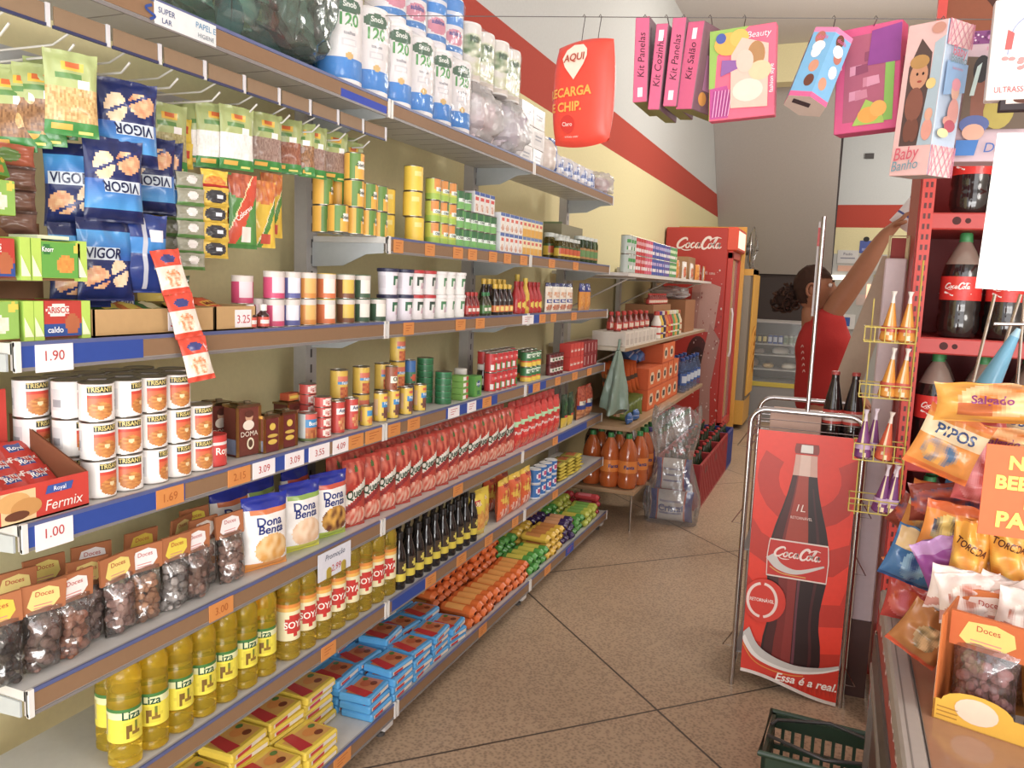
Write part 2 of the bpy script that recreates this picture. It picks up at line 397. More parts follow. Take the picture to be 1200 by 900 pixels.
# ================================================================== THE ROOM
def node_floor():
    m = bpy.data.materials.new('terrazzo_floor'); m.use_nodes = True; nt = m.node_tree; N = nt.nodes; L = nt.links; b = N['Principled BSDF']
    tc = N.new('ShaderNodeTexCoord'); mp = N.new('ShaderNodeMapping'); mp.inputs['Rotation'].default_value = (0, 0, D2R(45))
    L.new(tc.outputs['Object'], mp.inputs['Vector']); sp = N.new('ShaderNodeSeparateXYZ'); L.new(mp.outputs[0], sp.inputs[0])
    def math_(op, a, v=None, c=None):
        n = N.new('ShaderNodeMath'); n.operation = op; L.new(a, n.inputs[0])
        if v is not None:
            if isinstance(v, float): n.inputs[1].default_value = v
            else: L.new(v, n.inputs[1])
        return n.outputs[0]
    # joints on x+y = 2.086 and y-x = 3.012, 1.28 m apart
    def joint(o, off):
        a = math_('ADD', o, 64.0-off); a = math_('MODULO', a, 1.28); a = math_('SUBTRACT', a, .64); a = math_('ABSOLUTE', a); a = math_('SUBTRACT', a, .64); a = math_('ABSOLUTE', a)
        return math_('LESS_THAN', a, .004)
    j = math_('MAXIMUM', joint(sp.outputs[0], -3.012/math.sqrt(2)-1.28*40+51.2), joint(sp.outputs[1], 2.086/math.sqrt(2)))
    n1 = N.new('ShaderNodeTexNoise'); n1.inputs['Scale'].default_value = 2.2; n1.inputs['Detail'].default_value = 4; L.new(tc.outputs['Object'], n1.inputs['Vector'])
    n2 = N.new('ShaderNodeTexVoronoi'); n2.inputs['Scale'].default_value = 95; L.new(tc.outputs['Object'], n2.inputs['Vector'])
    r1 = N.new('ShaderNodeValToRGB'); r1.color_ramp.elements[0].color = (*lin('#a0876c'), 1); r1.color_ramp.elements[1].color = (*lin('#bfa488'), 1); L.new(n1.outputs['Fac'], r1.inputs[0])
    r2 = N.new('ShaderNodeValToRGB'); r2.color_ramp.elements[0].color = (.62, .6, .6, 1); r2.color_ramp.elements[1].color = (1.12, 1.1, 1.06, 1); r2.color_ramp.elements[0].position = .12; r2.color_ramp.elements[1].position = .62; L.new(n2.outputs['Distance'], r2.inputs[0])
    mx = N.new('ShaderNodeMix'); mx.data_type = 'RGBA'; mx.blend_type = 'MULTIPLY'; mx.inputs[0].default_value = 1; L.new(r1.outputs[0], mx.inputs[6]); L.new(r2.outputs[0], mx.inputs[7])
    m2 = N.new('ShaderNodeMix'); m2.data_type = 'RGBA'; L.new(j, m2.inputs[0]); L.new(mx.outputs[2], m2.inputs[6]); m2.inputs[7].default_value = (*lin('#4a3d33'), 1)
    L.new(m2.outputs[2], b.inputs['Base Color']); b.inputs['Roughness'].default_value = .38; b.inputs['Specular IOR Level'].default_value = .4
    return m
WX0, WX1, WY0, WY1, CZ = -1.6, 2.3, -1.5, 11.5, 3.95
f = MB(); f.box(WX0, WX1, WY0, WY1, -.06, 0, '#9b8872', node_floor()); struct('floor', f)
YEL, RED_, WHT, GRY = '#dacf9c', '#b0402f', '#bfc1be', '#b9b2ac'
m = MB()
for z0, z1, c in ((0, 2.36, YEL), (2.36, 2.63, RED_), (2.63, CZ, WHT)): m.box(WX0-.12, WX0, WY0, WY1, z0, z1, c, MATTE)
struct('wall_left', m)
m = MB()
for z0, z1, c in ((0, 2.36, '#e3e0d8'), (2.36, 2.63, RED_), (2.63, CZ, WHT)): m.box(WX1, WX1+.12, WY0, WY1, z0, z1, c, MATTE)
struct('wall_right', m)
m = MB()
m.box(WX0, -.16, WY1, WY1+.12, 0, CZ+.3, '#4a4140', MATTE)
for z0, z1, c in ((0, 1.95, '#b3b3ae'), (1.95, 2.29, YEL), (2.29, 2.58, RED_), (2.58, CZ+.3, WHT)): m.box(-.16, WX1, WY1, WY1+.12, z0, z1, c, MATTE)
struct('wall_back', m)
m = MB(); m.box(WX0, WX1, WY0, WY1, CZ, CZ+.1, '#c6c0ba', MATTE); struct('ceiling', m)
m = MB(); m.box(WX0+.001, WX1-.001, 9.0, 9.22, 3.57, CZ-.001, YEL, MATTE); o = struct('beam', m)
# underside of the stair flight that drops towards the back
m = MB(); X0, X1 = WX0+.002, -.17; A = (9.6, 3.94); B_ = (11.45, 1.66)
for x in (X0, X1): pass
V = [(X0, A[0], A[1]), (X1, A[0], A[1]), (X1, B_[0], B_[1]), (X0, B_[0], B_[1])]; Wv = [(x, y+.12, z+.001) for x, y, z in V]; Wv = [(x, min(y, WY1-.01), z) for x, y, z in Wv]
m.face(V, GRY, MATTE); m.face([Wv[3], Wv[2], Wv[1], Wv[0]], GRY, MATTE)
m.face([V[1], Wv[1], Wv[2], V[2]], WHT, MATTE); m.face([V[0], V[3], Wv[3], Wv[0]], GRY, MATTE); m.face([V[0], Wv[0], Wv[1], V[1]], GRY, MATTE); m.face([V[3], V[2], Wv[2], Wv[3]], GRY, MATTE)
struct('trim_1', m).name = 'stair_soffit'

# ================================================================== THE WALL SHELVING
SX = -1.22                                   # front edge of the middle shelves
MY = [.88, 2.02, 3.16, 4.40]                 # ends of the three bays
LV = {'A': (1.895, SX), 'C': (1.518, SX), 'D': (1.274, SX), 'E': (.972, SX), 'F': (.683, SX), 'G': (.428, -1.20), 'H': (.118, -1.16)}
BOARD, LIP, CARD, BLUE = '#c9c7c2', '#a8a29e', '#8d6b4b', '#27479c'
sh = empty('wall_shelving', (-1.5, MY[0], 0)); tag(sh, 'long grey steel wall shelving unit with brown price strips, full of groceries', 'shelving')
def child(mb, name, parent, smooth=0): 
    o = mb.build(name, smooth=smooth); o.parent = parent; par = parent; M = Vector((0, 0, 0))
    while par: M += par.location; par = par.parent
    o.location = -M; return o
for i, y in enumerate(MY):
    m = MB(); m.box(-1.525, -1.48, y-.026, y+.026, 0, 1.96 if i else 1.9, '#a9a6a4', PAINT)
    for k in range(38): m.box(-1.4805, -1.4795, y-.004, y+.004, .12+k*.047, .145+k*.047, '#3c3a3c', PAINT)
    child(m, 'upright', sh)
    m = MB(); m.box(-1.5, -1.185, y-.02, y+.02, .045, .075, '#d8d5d2', PAINT); m.lathe([(.016, 0), (.016, .012), (.008, .014), (.008, .05)], 10, '#4b4846', PAINT, -1.215, y); m.box(-1.245, -1.183, y-.024, y+.024, .028, .08, '#d8d5d2', PAINT); child(m, 'foot', sh)
PRICE_RAILS = {}
for k, (z, fx) in LV.items():
    for b in range(3):
        if k == 'C' and b == 0: continue
        y0, y1 = MY[b], MY[b+1]
        if k == 'A' and b == 0: y0 = .35
        m = MB(); m.box(-1.478, fx-.004, y0+.003, y1-.003, z-.018, z, BOARD, PAINT)
        for q in range(1, 12): m.box(-1.44, -1.26, y0+(y1-y0)*q/12-.002, y0+(y1-y0)*q/12+.002, z-.0185, z-.0179, '#8b8580', PAINT)
        bd = child(m, 'shelf_board', sh)
        m = MB(); m.box(fx-.008, fx, y0+.003, y1-.003, z-.044, z+.001, LIP, PAINT)
        m.box(fx-.001, fx+.0012, y0+.012, y1-.012, z-.038, z-.006, CARD, PAPER)
        m.box(fx-.002, fx+.0022, y0+.003, y1-.003, z-.005, z+.002, '#56608f', PLAS); m.box(fx-.002, fx+.002, y0+.003, y1-.003, z-.046, z-.04, '#7f7a78', PLAS)
        if k == 'E' and b == 0: m.box(fx, fx+.0018, y0+.004, y0+.36, z-.042, z-.004, BLUE, PAPER)
        if k == 'E' and b == 0: m.box(fx, fx+.0018, 1.49, 1.73, z-.042, z-.004, BLUE, PAPER)
        if k == 'E' and b == 1: m.box(fx, fx+.0018, 2.42, 2.86, z-.042, z-.004, BLUE, PAPER)
        if k == 'E' and b == 2: m.box(fx, fx+.0018, 3.2, 3.42, z-.042, z-.004, BLUE, PAPER)
        if k == 'D' and b == 0: m.box(fx, fx+.0018, y0+.004, 1.14, z-.042, z-.004, BLUE, PAPER)
        if k == 'D' and b == 2: m.box(fx, fx+.0018, 3.2, 3.3, z-.042, z-.004, BLUE, PAPER)
        if k == 'F' and b == 2: m.box(fx, fx+.0018, 3.6, 4.1, z-.042, z-.004, BLUE, PAPER)
        if k == 'G' and b == 1: m.box(fx, fx+.0018, 2.05, 2.3, z-.042, z-.004, BLUE, PAPER)
        if k == 'A' and b == 0: m.box(fx, fx+.0018, 1.78, 2.0, z-.043, z-.02, '#2a46b4', PAPER)
        for yy in (y0+.003, y1-.013): m.box(fx-.003, fx+.004, yy, yy+.01, z-.047, z+.003, '#e2dfda', PLAS)
        child(m, 'price_rail', bd)
    for i, y in enumerate(MY):
        if k == 'H' or (k == 'C' and i == 0): continue
        m = MB()
        P = [(-1.478, z-.018), (fx-.012, z-.018), (fx-.012, z-.046), (fx-.07, z-.05), (-1.37, z-.085), (-1.478, z-.09)]
        for s in (-1, 1): m.face([(x, y+s*.002, q) for x, q in (P if s < 0 else P[::-1])], '#aeb4b6', PAINT)
        for a in range(len(P)): 
            p, q = P[a], P[(a+1) % len(P)]; m.face([(p[0], y+.002, p[1]), (q[0], y+.002, q[1]), (q[0], y-.002, q[1]), (p[0], y-.002, p[1])], '#aeb4b6', PAINT)
        child(m, 'bracket', sh)
# sticker on the top shelf edge
m = MB(); y0, y1 = Yp(180, SX, 1.87), Yp(252, SX, 1.87)
fx = SX; m.box(fx+.0002, fx+.0026, y0, y1, 1.852, 1.893, '#dfe3e4', PAPER)
P = flat(o=(fx+.0026, (y0+y1)/2, 1.872)); m.ribbon(spline([(-.085, .01), (-.1, .002), (-.09, -.004), (-.078, -.008), (-.09, -.016)], 4), .005, P, '#2b4d9c'); m.text('SUPER', P, .015, '#2b3f7c', at=(-.05, .007)); m.text('LAR', P, .014, '#2b3f7c', at=(-.05, -.01))
m.text('PAPEL E', P, .016, '#4d8fb9', at=(.05, .008)); m.text('HIGIENE', P, .012, '#7d8a94', at=(.05, -.01))
tag(m.build('shelf_sticker', smooth=0), 'white printed sticker with a blue swirl on the top shelf edge', 'sticker')
# hook rail above the hanging packets
hk = empty('hook_rail', (-1.47, .4, 1.78)); tag(hk, 'steel hook rail with brown card tag holders above the hanging spice packets', 'hook rail')
m = MB(); m.box(-1.478, -1.466, .4, 2.0, 1.765, 1.80, '#b9bcba', PAINT); child(m, 'back_bar', hk)
HOOKS = [.46+.118*i for i in range(14)]
for i, y in enumerate(HOOKS):
    m = MB(); m.tube([(-1.466, y, 1.765), (-1.29, y, 1.765), (-1.268, y, 1.782)], .0022, 6, '#dcdad4', PAINT); m.tube([(-1.466, y, 1.785), (-1.32, y, 1.785), (-1.251, y, 1.812)], .002, 6, '#dcdad4', PAINT)
    h = child(m, 'hook', hk, 40)
    m = MB(); m.box(-1.252, -1.249, y-.052, y+.048, 1.794, 1.827, '#92775a', PAPER); m.box(-1.2525, -1.2475, y-.054, y+.05, 1.791, 1.796, '#2c335e', PLAS); m.box(-1.2525, -1.248, y+.05, y+.058, 1.791, 1.829, '#d9d8dc', PLAS); child(m, 'tag_holder', h)
# price tags clipped on the edges: (pixel centre, width px, colour, text)
SHN = {'A': 'top', 'C': 'second highest', 'D': 'third highest', 'E': 'eye-catching middle', 'F': 'third lowest', 'G': 'second lowest', 'H': 'lowest'}
OR, WH = '#d98a3c', '#efe9ea'
TAGS = {'E': [(62, 44, WH, '1.00'), (198, 32, OR, '1.69'), (279, 26, OR, '2.15'), (308, 26, WH, '3.09'), (344, 22, WH, '3.09'), (373, 24, WH, '3.55'), (398, 18, WH, '4.09'), (416, 17, OR, ''), (437, 19, OR, ''), (461, 14, OR, ''), (484, 14, OR, ''), (531, 13, WH, ''), (552, 10, WH, ''), (570, 10, OR, ''), (628, 8, OR, ''), (653, 6, OR, ''), (673, 6, OR, ''), (690, 5, OR, '')],
 'D': [(62, 44, WH, '1.90'), (478, 12, OR, ''), (539, 11, OR, ''), (562, 10, OR, ''), (618, 13, WH, ''), (635, 7, OR, ''), (648, 6, OR, ''), (672, 6, OR, '')],
 'C': [(466, 11, OR, ''), (503, 11, OR, ''), (536, 11, OR, ''), (553, 10, OR, ''), (577, 9, OR, ''), (594, 8, OR, ''), (613, 8, OR, ''), (646, 7, OR, ''), (674, 6, OR, '')],
 'F': [(258, 28, OR, '3.00'), (536, 11, OR, ''), (650, 6, OR, '')],
 'G': [(384, 17, OR, ''), (504, 12, OR, ''), (540, 11, OR, ''), (572, 9, OR, ''), (603, 7, OR, ''), (650, 6, OR, '')],
 'H': [(400, 20, OR, ''), (565, 9, OR, ''), (641, 7, OR, ''), (667, 9, '#2f4fae', '')]}
for k, T in TAGS.items():
    z, fx = LV[k]; n = {OR: 0, WH: 0, '#2f4fae': 0}
    for px, wd, c, t in T:
        y0, y1 = Yp(px-wd/2, fx, z-.02), Yp(px+wd/2, fx, z-.02); m = MB(); yc = (y0+y1)/2
        m.box(fx+.002, fx+.0036, y0, y1, z-.05 if k in 'ED' and c == WH and px < 100 else z-.042, z-.004, c, PAPER)
        if t: m.text(t, flat(o=(fx+.0036, yc, z-.023)), .024, '#c0322f' if c == WH else '#b5601c', fit=(y1-y0)*.75)
        else:
            for q in range(3): m.box(fx+.0036, fx+.004, yc-(y1-y0)*.3, yc+(y1-y0)*(.3-.15*q), z-.014-.008*q, z-.012-.008*q, '#b5601c' if c == OR else '#c9545a', PAPER)
        wn = {OR: 'orange', WH: 'white', '#2f4fae': 'blue'}[c]
        o = m.build('price_tag', smooth=0); tag(o, f'{wn} price tag, {nth(n[c])} {wn} one from the entrance along the {SHN[k]} shelf edge', 'price tag', f'price tags on the {SHN[k]} shelf'); n[c] += 1
# hand-written card on the third lowest shelf
m = MB(); z, fx = LV['F']; y0, y1 = Yp(371, fx, .66), Yp(409, fx, .66)
m.box(fx+.004, fx+.006, y0, y1, z-.085, z-.01, '#dcdde6', PAPER); P = flat(o=(fx+.006, (y0+y1)/2, z-.045))
m.text('Promo\u00e7\u00e3o', P, .022, '#33405f', at=(0, .018), fit=(y1-y0)*.85, shear=.2); m.text('2,99', P, .026, '#c02a3a', at=(.004, -.018), fit=(y1-y0)*.6, shear=.15)
tag(m.build('price_card', smooth=0), 'white handwritten promotion card hanging below the flour packs', 'price card')
# ================================================================== GOODS ON THE SHELVES
FX = -1.238
def zt(k): return LV[k][0]+.0005
TIER = {1: [''], 2: [' in the lower tier', ' in the upper tier'], 3: [' in the bottom tier', ' in the middle tier', ' in the top tier'], 4: [' at the base of its stack', ' second up in its stack', ' third up in its stack', ' on top of its stack']}
def row(pr, Ys, X, z, h, lab, cat, grp, tiers=1, rz=0, jit=.0, jr=.05, miss=(), sc=1., off=0):
    """one row of equal goods along the shelf, in tiers; label names its place counted from the entrance end"""
    for i, y in enumerate(Ys):
        n = tiers[i] if isinstance(tiers, (list, tuple)) else tiers
        mx = max(tiers) if isinstance(tiers, (list, tuple)) else tiers
        for t in range(n):
            if (i, t) in miss: continue
            tt = TIER[mx][t] if mx in TIER else f' {nth(t)} from the bottom of its stack'
            one = len(Ys) == 1
            l = f'{lab}{tt}' if one else f'{lab}, {nth(i+off)} from the entrance{tt}'
            pr.put((X+R(-jit, jit), y+R(-jit, jit), z+t*h), rz+R(-jr, jr), l, cat, grp, sc)
def span(px0, px1, X, z, n):
    a, b = Yp(px0, X, z), Yp(px1, X, z); return [a+(b-a)*i/max(1, n-1) for i in range(n)]
def ys(pxs, X, z): return [Yp(p, X, z) for p in pxs]

# ---------------------------------------------------------- middle shelf (E)
zE = zt('E')
# open carton of yeast sachets
y0, y1 = Yp(-4, -1.235, zE+.02), Yp(104, -1.235, zE+.02); yc = (y0+y1)/2; wd = y1-y0
t = empty('display_carton', (-1.323, yc, zE)); tag(t, 'open red display carton of yeast sachets at the entrance end of the middle shelf', 'carton')
m = MB(); RD = '#cf3a2c'
m.box(.085, .088, -wd/2, wd/2, 0, .062, RD, PAPER); m.box(-.11, .088, -wd/2, wd/2, 0, .003, '#b09070', PAPER)
P = flat(o=(.088, 0, .031)); m.face([P(-wd*.46, -.028), P(-wd*.1, -.028), P(-wd*.1, .024), P(-wd*.46, .024)], '#e8c48e'); m.ellipse(-wd*.33, .006, .03, .017, P, '#d9a45c'); m.ellipse(-wd*.2, -.006, .028, .016, P, '#c98f48'); m.ellipse(-wd*.3, -.017, .022, .008, P, '#6b3a20')
P = flat(o=(.088, 0, .031), off=.0012); m.face([P(.0, .008), P(.05, .008), P(.055, .022), P(.005, .022)], '#3a58a4'); m.text('Royal', P, .011, '#ffffff', at=(.028, .015)); m.text('Fermix', P, .026, '#f3e6dc', at=(.035, -.012), fit=wd*.5, shear=.2)
child(m, 'front_panel', t) if False else None
a = m.build('front_panel', t, 0); a.parent = t
for s, nm in ((-1, 'side_panel'), (1, 'side_panel')):
    m = MB(); q = s*wd/2; X = [(.087, .062), (-.11, .15), (-.11, 0), (.087, 0)]
    m.face([(x, q, z) for x, z in (X if s < 0 else X[::-1])], '#8f5636' if s > 0 else RD); m.face([(x, q-s*.003, z) for x, z in (X[::-1] if s < 0 else X)], '#8f5636'); m.build(nm, t, 0)
m = MB(); m.box(-.113, -.11, -wd/2, wd/2, 0, .06, RD); m.box(-.09, -.087, -wd/2, wd/2*.72, .06, .2, RD); P = flat(o=(-.087, 0, .13))
m.face([P(-.02, .025), P(.03, .028), P(.03, .05), P(-.02, .047)], '#3a58a4'); m.text('Royal', P, .02, '#ffffff', at=(.004, .037)); m.text('Fermix', P, .04, '#f6e9e4', at=(-.005, -.005), fit=.1, shear=.15); m.text('fermento seco instantaneo', P, .009, '#f3d8d0', at=(0, -.035), fit=.1)
m.build('back_panel', t, 0)
sa = Proto('yeast_sachet', pillow(MB(), .062, .085, .01, art(('c', '#cf3a2e'), ('r', .2, .8, .62, .82, '#44589a'), ('b', .1, .2, '#e6d3c6')), nu=8, nv=8, texts=[('Royal', .72, .013, '#ffffff'), ('Fermix', .42, .018, '#f6e5dd')], mat=GLOSS))
k = 0
for j, yy in enumerate((-.055, .0, .055)):
    for i in range(3):
        sa.put((-1.33+.062-.03*i, yc+yy*wd/.19, zE+.014+.02*i), 0, f'red yeast sachet, {nth(i)} from the front of the {["entrance-side", "centre", "inner"][j]} stack in the carton', 'sachet', 'yeast sachets in the open carton', tilt=(0, -.95))
# white tins with ring cake picture
ring = art(('c', '#ece8e4'), ('r', .34, .64, .04, .96, '#f3efe9'), ('r', .37, .63, .62, .72, '#d8402e'), ('r', .37, .63, .3, .62, '#e06a3c'), ('m', .5, .28, .12, .24, '#d99440', '#b5672a', 18), ('e', .5, .36, .035, .06, '#f0d6a0'), ('r', .37, .63, .76, .94, '#232a22'), ('r', .1, .25, .2, .8, '#d5d3d3'), ('r', .13, .22, .3, .5, '#9c9ba0'), ('r', .74, .9, .3, .75, '#d6d4d6'))
tin = can('tin_can', .031, .072, ring, [('TRISANTI', .84, .0125, '#e8d27a', 0, .046)], n=72, nv=34)
Y0 = Yp(117, -1.27, zE); G = 'white tins with a ring cake picture'
row(tin, [Y0+.0635*i for i in range(5)], -1.272, zE, .0725, 'white front row ring cake tin', 'tin', G, [3, 3, 3, 3, 2], jr=.5)
row(tin, [Y0-.005+.0635*i for i in range(5)], -1.3365, zE, .0725, 'white second row ring cake tin', 'tin', G, 3, jr=.6)
row(tin, [Y0-.035+.0635*i for i in range(5)], -1.401, zE, .0725, 'white rear row ring cake tin', 'tin', G, 3, jr=.6)
for i, (x, dy) in enumerate(((-1.462, -.112), (-1.462, -.176))):
    for tr in range(3): tin.put((x, Y0+dy, zE+.0725*tr), R(-.4, .4), f'white ring cake tin, {["inner", "outer"][i]} pile behind the open carton,{TIER[3][tr][3:]}', 'tin', G)
# small red plastic tub
tub = can('plastic_tub', .029, .07, art(('c', '#d13b34'), ('b', .72, .78, '#e9ddd8'), ('r', .36, .64, .4, .62, '#d13b34'), ('e', .6, .25, .04, .12, '#efc98a')), [('Royal', .5, .022, '#f6e9dd')], rim='#d13b34', lid='#c22f2a', lidmat=PLAS)
tub.put((-1.272, Yp(251, -1.27, zE), zE), .2, 'small red baking powder tub with red lid at the end of the white tins', 'tub')
# square tins
def sqtin(nm, w, d, h, c, tx, gold='#c8a15a', emb=None):
    m = MB(); m.box(-d/2, d/2, -w/2, w/2, 0, h, c, PAINT, bev=.003)
    for s in (-1, 1): m.box(d/2-.001, d/2+.001, s*w/2-.004, s*w/2+.004, .002, h-.002, gold, TIN)
    P = flat(o=(d/2, 0, 0), off=.0012)
    if emb: emb(m, P, w, h)
    for x in tx: m.text(x[0], P, x[2], x[3], PAINT, (0, h*x[1]), fit=w*.8)
    m.box(-d/2, d/2, -w/2-.0005, -w/2, h*.05, h*.35, '#7f8aa5', PAINT)
    l = MB(); l.box(-d/2-.001, d/2+.001, -w/2-.001, w/2+.001, h-.004, h+.003, '#a08c6a', TIN); l.lathe([(.008, h+.003), (.008, h+.008)], 10, '#6e5a3d', PLAS, 0, w*.25); l.box(-d*.3, d*.3, -w*.33, -w*.1, h+.003, h+.007, '#8e7a58', TIN)
    return Proto(nm, m, [('lid', l)])
def lady(m, P, w, h):
    m.ellipse(0, h*.78, w*.17, h*.1, P, '#c99a78'); m.ellipse(0, h*.84, w*.2, h*.07, P, '#5a2a1c'); m.ellipse(-.002, h*.62, w*.25, h*.1, P, '#e4d6c4'); m.ellipse(w*.05, h*.25, w*.16, h*.12, P, '#e2d2b2'); m.ellipse(w*.05, h*.25, w*.1, h*.08, P, '#5a3a28')
q = sqtin('oil_tin', .066, .05, .12, '#6d2f22', [('DOMA', .45, .017, '#e6d7c2')], emb=lady)
q.put((-1.36, Yp(258, -1.34, zE+.05), zE), -.1, 'maroon rectangular tin with gold edges behind the red tub', 'tin')
q.put((-1.29, Yp(291, -1.27, zE+.05), zE), -.15, 'maroon rectangular tin showing a woman and a pan handle', 'tin')
q2 = sqtin('oil_tin', .05, .045, .088, '#6a2420', [], emb=lambda m, P, w, h: (m.ellipse(0, h*.72, w*.2, h*.1, P, '#d9b53c'), m.ellipse(0, h*.3, w*.3, h*.07, P, '#d9b53c'), m.ellipse(0, h*.47, w*.34, h*.05, P, '#c9a43c')))
for i, px in enumerate((318, 338)): q2.put((-1.268, Yp(px, -1.25, zE), zE), -.1, f'small maroon tin with yellow emblems, {["the one nearer the entrance", "the one farther in"][i]}', 'tin', 'maroon tins with yellow emblems')
cb = carton('spice_box', .05, .03, .02, art(('c', '#dd8a3a'), ('r', .1, .9, .3, .7, '#f0d24a')), '#c9572e'); 
cb.put((-1.36, Yp(340, -1.36, zE+.13), zE+.092), 0, 'flat orange spice box lying on the rear maroon tin', 'box'); q.put((-1.36, Yp(338, -1.36, zE+.05), zE), 0, 'maroon rectangular tin at the back under a flat orange box', 'tin', sc=(1, 1, .73))
# meat, sausage and bean tins
A_blue = art(('c', '#cfd4d0'), ('r', .3, .72, .5, .78, '#2f86bd'), ('r', .3, .72, .05, .48, '#c26a34'), ('r', .3, .72, .8, .95, '#d65a50'), ('m', .5, .27, .17, .18, '#d9913c', '#9a4424', 16), ('b', .0, .06, '#5e6f3a'))
A_bean = art(('c', '#e3bf3a'), ('r', .36, .68, .55, .74, '#3b8ec8'), ('r', .4, .66, .76, .86, '#d9624e'), ('m', .53, .28, .15, .24, '#5b3130', '#8a5a4c', 22), ('r', .05, .25, .2, .8, '#d9b48a'))
A_red = art(('c', '#c9453c'), ('e', .5, .5, .16, .4, '#e9dccf'), ('m', .5, .45, .1, .3, '#c2534a', '#efd9cf', 20), ('r', .1, .2, .1, .9, '#e8cfc8'))
A_ang = art(('c', '#cc4238'), ('r', .34, .7, .58, .84, '#efe6e0'), ('m', .52, .3, .17, .24, '#e3b06a', '#c05a3a', 14))
A_yel = art(('c', '#e4be34'), ('r', .38, .62, .5, .75, '#3f93c9'), ('m', .5, .25, .12, .2, '#d4572f', '#e59a3e', 16), ('r', .05, .22, .2, .8, '#dfa07c'))
A_tall = art(('c', '#e0b93c'), ('r', .34, .68, .48, .62, '#3b8ec8'), ('r', .34, .68, .64, .76, '#df7458'), ('m', .5, .2, .16, .22, '#bd5030', '#e08a44', 22))
c1 = can('tin_can', .025, .075, A_blue, [('Bordon', .64, .014, '#f4efe6', 0, .036)])
c1.put((-1.265, Yp(362, -1.26, zE), zE), 0, 'single small tin with a blue band beside the red short tins', 'tin')
c2 = can('short_tin', .024, .027, A_red); yy = Yp(379, -1.26, zE)
row(c2, [yy], -1.264, zE, .0275, 'short red sausage tin, front stack', 'tin', 'short red tins', 4)
row(c2, [Yp(362, -1.32, zE+.08)], -1.325, zE, .0275, 'short red sausage tin, rear stack', 'tin', 'short red tins', 5)
c3 = can('tin_can', .0205, .09, A_ang, [('Anglo', .71, .014, '#30406e', 0, .032)])
row(c3, ys([396, 412], -1.26, zE), -1.262, zE, .09, 'red and white stew tin', 'tin', 'red and white stew tins')
c4 = can('tin_can', .0185, .058, A_yel); c4.put((-1.26, Yp(429, -1.26, zE), zE), 0, 'single low yellow tin between the stew and bean tins', 'tin')
c5 = can('tin_can', .0215, .088, A_bean, [('Feijao', .64, .012, '#eef2f4', .15, .03)])
row(c5, ys([446, 460, 476, 492], -1.262, zE), -1.263, zE, .088, 'yellow front row bean tin', 'tin', 'yellow bean tins')
c6 = can('tin_can', .026, .082, A_tall, [('Feijoada', .55, .012, '#eef2f4', .1, .04)])
row(c6, ys([398, 424, 449, 466], -1.315, zE+.08), -1.318, zE, .0825, 'yellow rear row bean tin', 'tin', 'yellow rear bean tins', [2, 2, 2, 3])
c7 = can('tin_can', .0195, .074, art(('c', '#9b5a3c'), ('r', .3, .7, .35, .62, '#efe6d2'), ('e', .5, .75, .1, .12, '#c2533c'), ('m', .5, .18, .15, .14, '#7a3322', '#b8663c', 20)), [('Olé', .48, .018, '#3a4a2a', 0, .03)])
c7.put((-1.262, Yp(459, -1.26, zE+.09), zE+.0885), 0, 'brown bean tin standing on the second yellow bean tin', 'tin')
c8 = can('tin_can', .02, .08, art(('c', '#3c7a5a'), ('r', .2, .8, .5, .95, '#3a6fb0'), ('e', .5, .25, .12, .16, '#d45a3c')))
row(c8, ys([481], -1.315, zE+.08), -1.318, zE, .0825, 'blue topped green tin behind the bean tins', 'tin', None, 2)
c9 = can('short_tin', .03, .0225, art(('c', '#1f6a3c'), ('r', .55, .66, .2, .8, '#e5e9e2'), ('b', .8, 1, '#2c8450')))
row(c9, ys([519], -1.27, zE), -1.27, zE, .0227, 'short dark green tuna tin, front stack', 'tin', 'short dark green tins', 5)
row(c9, ys([498], -1.335, zE+.1), -1.335, zE, .0227, 'short dark green tuna tin, rear stack', 'tin', 'short dark green tins', 7)
s1 = carton('flat_box', .05, .05, .022, art(('c', '#7fae4a'), ('r', .1, .6, .2, .8, '#e9e9df'), ('r', .65, .95, .2, .8, '#c2483c')), '#6f9e40', nu=8, nv=6)
row(s1, ys([538], -1.265, zE), -1.266, zE, .0225, 'flat light green box', 'box', 'flat light green boxes', 4)
s2 = carton('spread_box', .062, .04, .078, art(('c', '#5da03e'), ('e', .55, .62, .26, .16, '#3c5a8c'), ('r', .35, .8, .1, .25, '#2e7440')), '#4e9038', [('Becel', .62, .016, '#eef2f6')])
s2.put((-1.262, Yp(555, -1.26, zE), zE), 0, 'upright green box beside the dark glass jars', 'box')
jar = bottle('glass_jar', [(.024, 0), (.027, .006), (.027, .065), (.022, .078), (.022, .082)], '#2a1a16', DARK, art(('c', '#3c2a22'), ('r', .3, .7, .2, .8, '#d9c9b0')), (.012, .055), .0275, cap=[(.024, .08), (.025, .082), (.025, .1), (.023, .102)], capc='#e2ddd6')
row(jar, ys([540, 567], -1.31, zE+.07), -1.312, zE+.012, 0, 'dark glass jar with white lid behind the green boxes', 'jar', 'dark jars with white lids')
for o_ in [o for o in COL.objects if o.name.startswith('glass_jar')]: o_.location.z = zE
tom = can('paste_tin', .0255, .076, art(('c', '#c5262a'), ('e', .53, .3, .1, .24, '#3b8a36'), ('r', .3, .42, .1, .35, '#e6e0dc'), ('r', .36, .7, .62, .8, '#d84a48')), [('Elefante', .72, .011, '#f5e3dc', .2, .03)])
row(tom, [Yp(574, -1.265, zE)+.0545*i for i in range(5)], -1.265, zE, .0765, 'red front row tomato paste tin', 'tin', 'red tomato paste tins', 2)
row(tom, [Yp(566, -1.32, zE)+.0545*i for i in range(6)], -1.322, zE, .0765, 'red rear row tomato paste tin', 'tin', 'red tomato paste tins', 2)
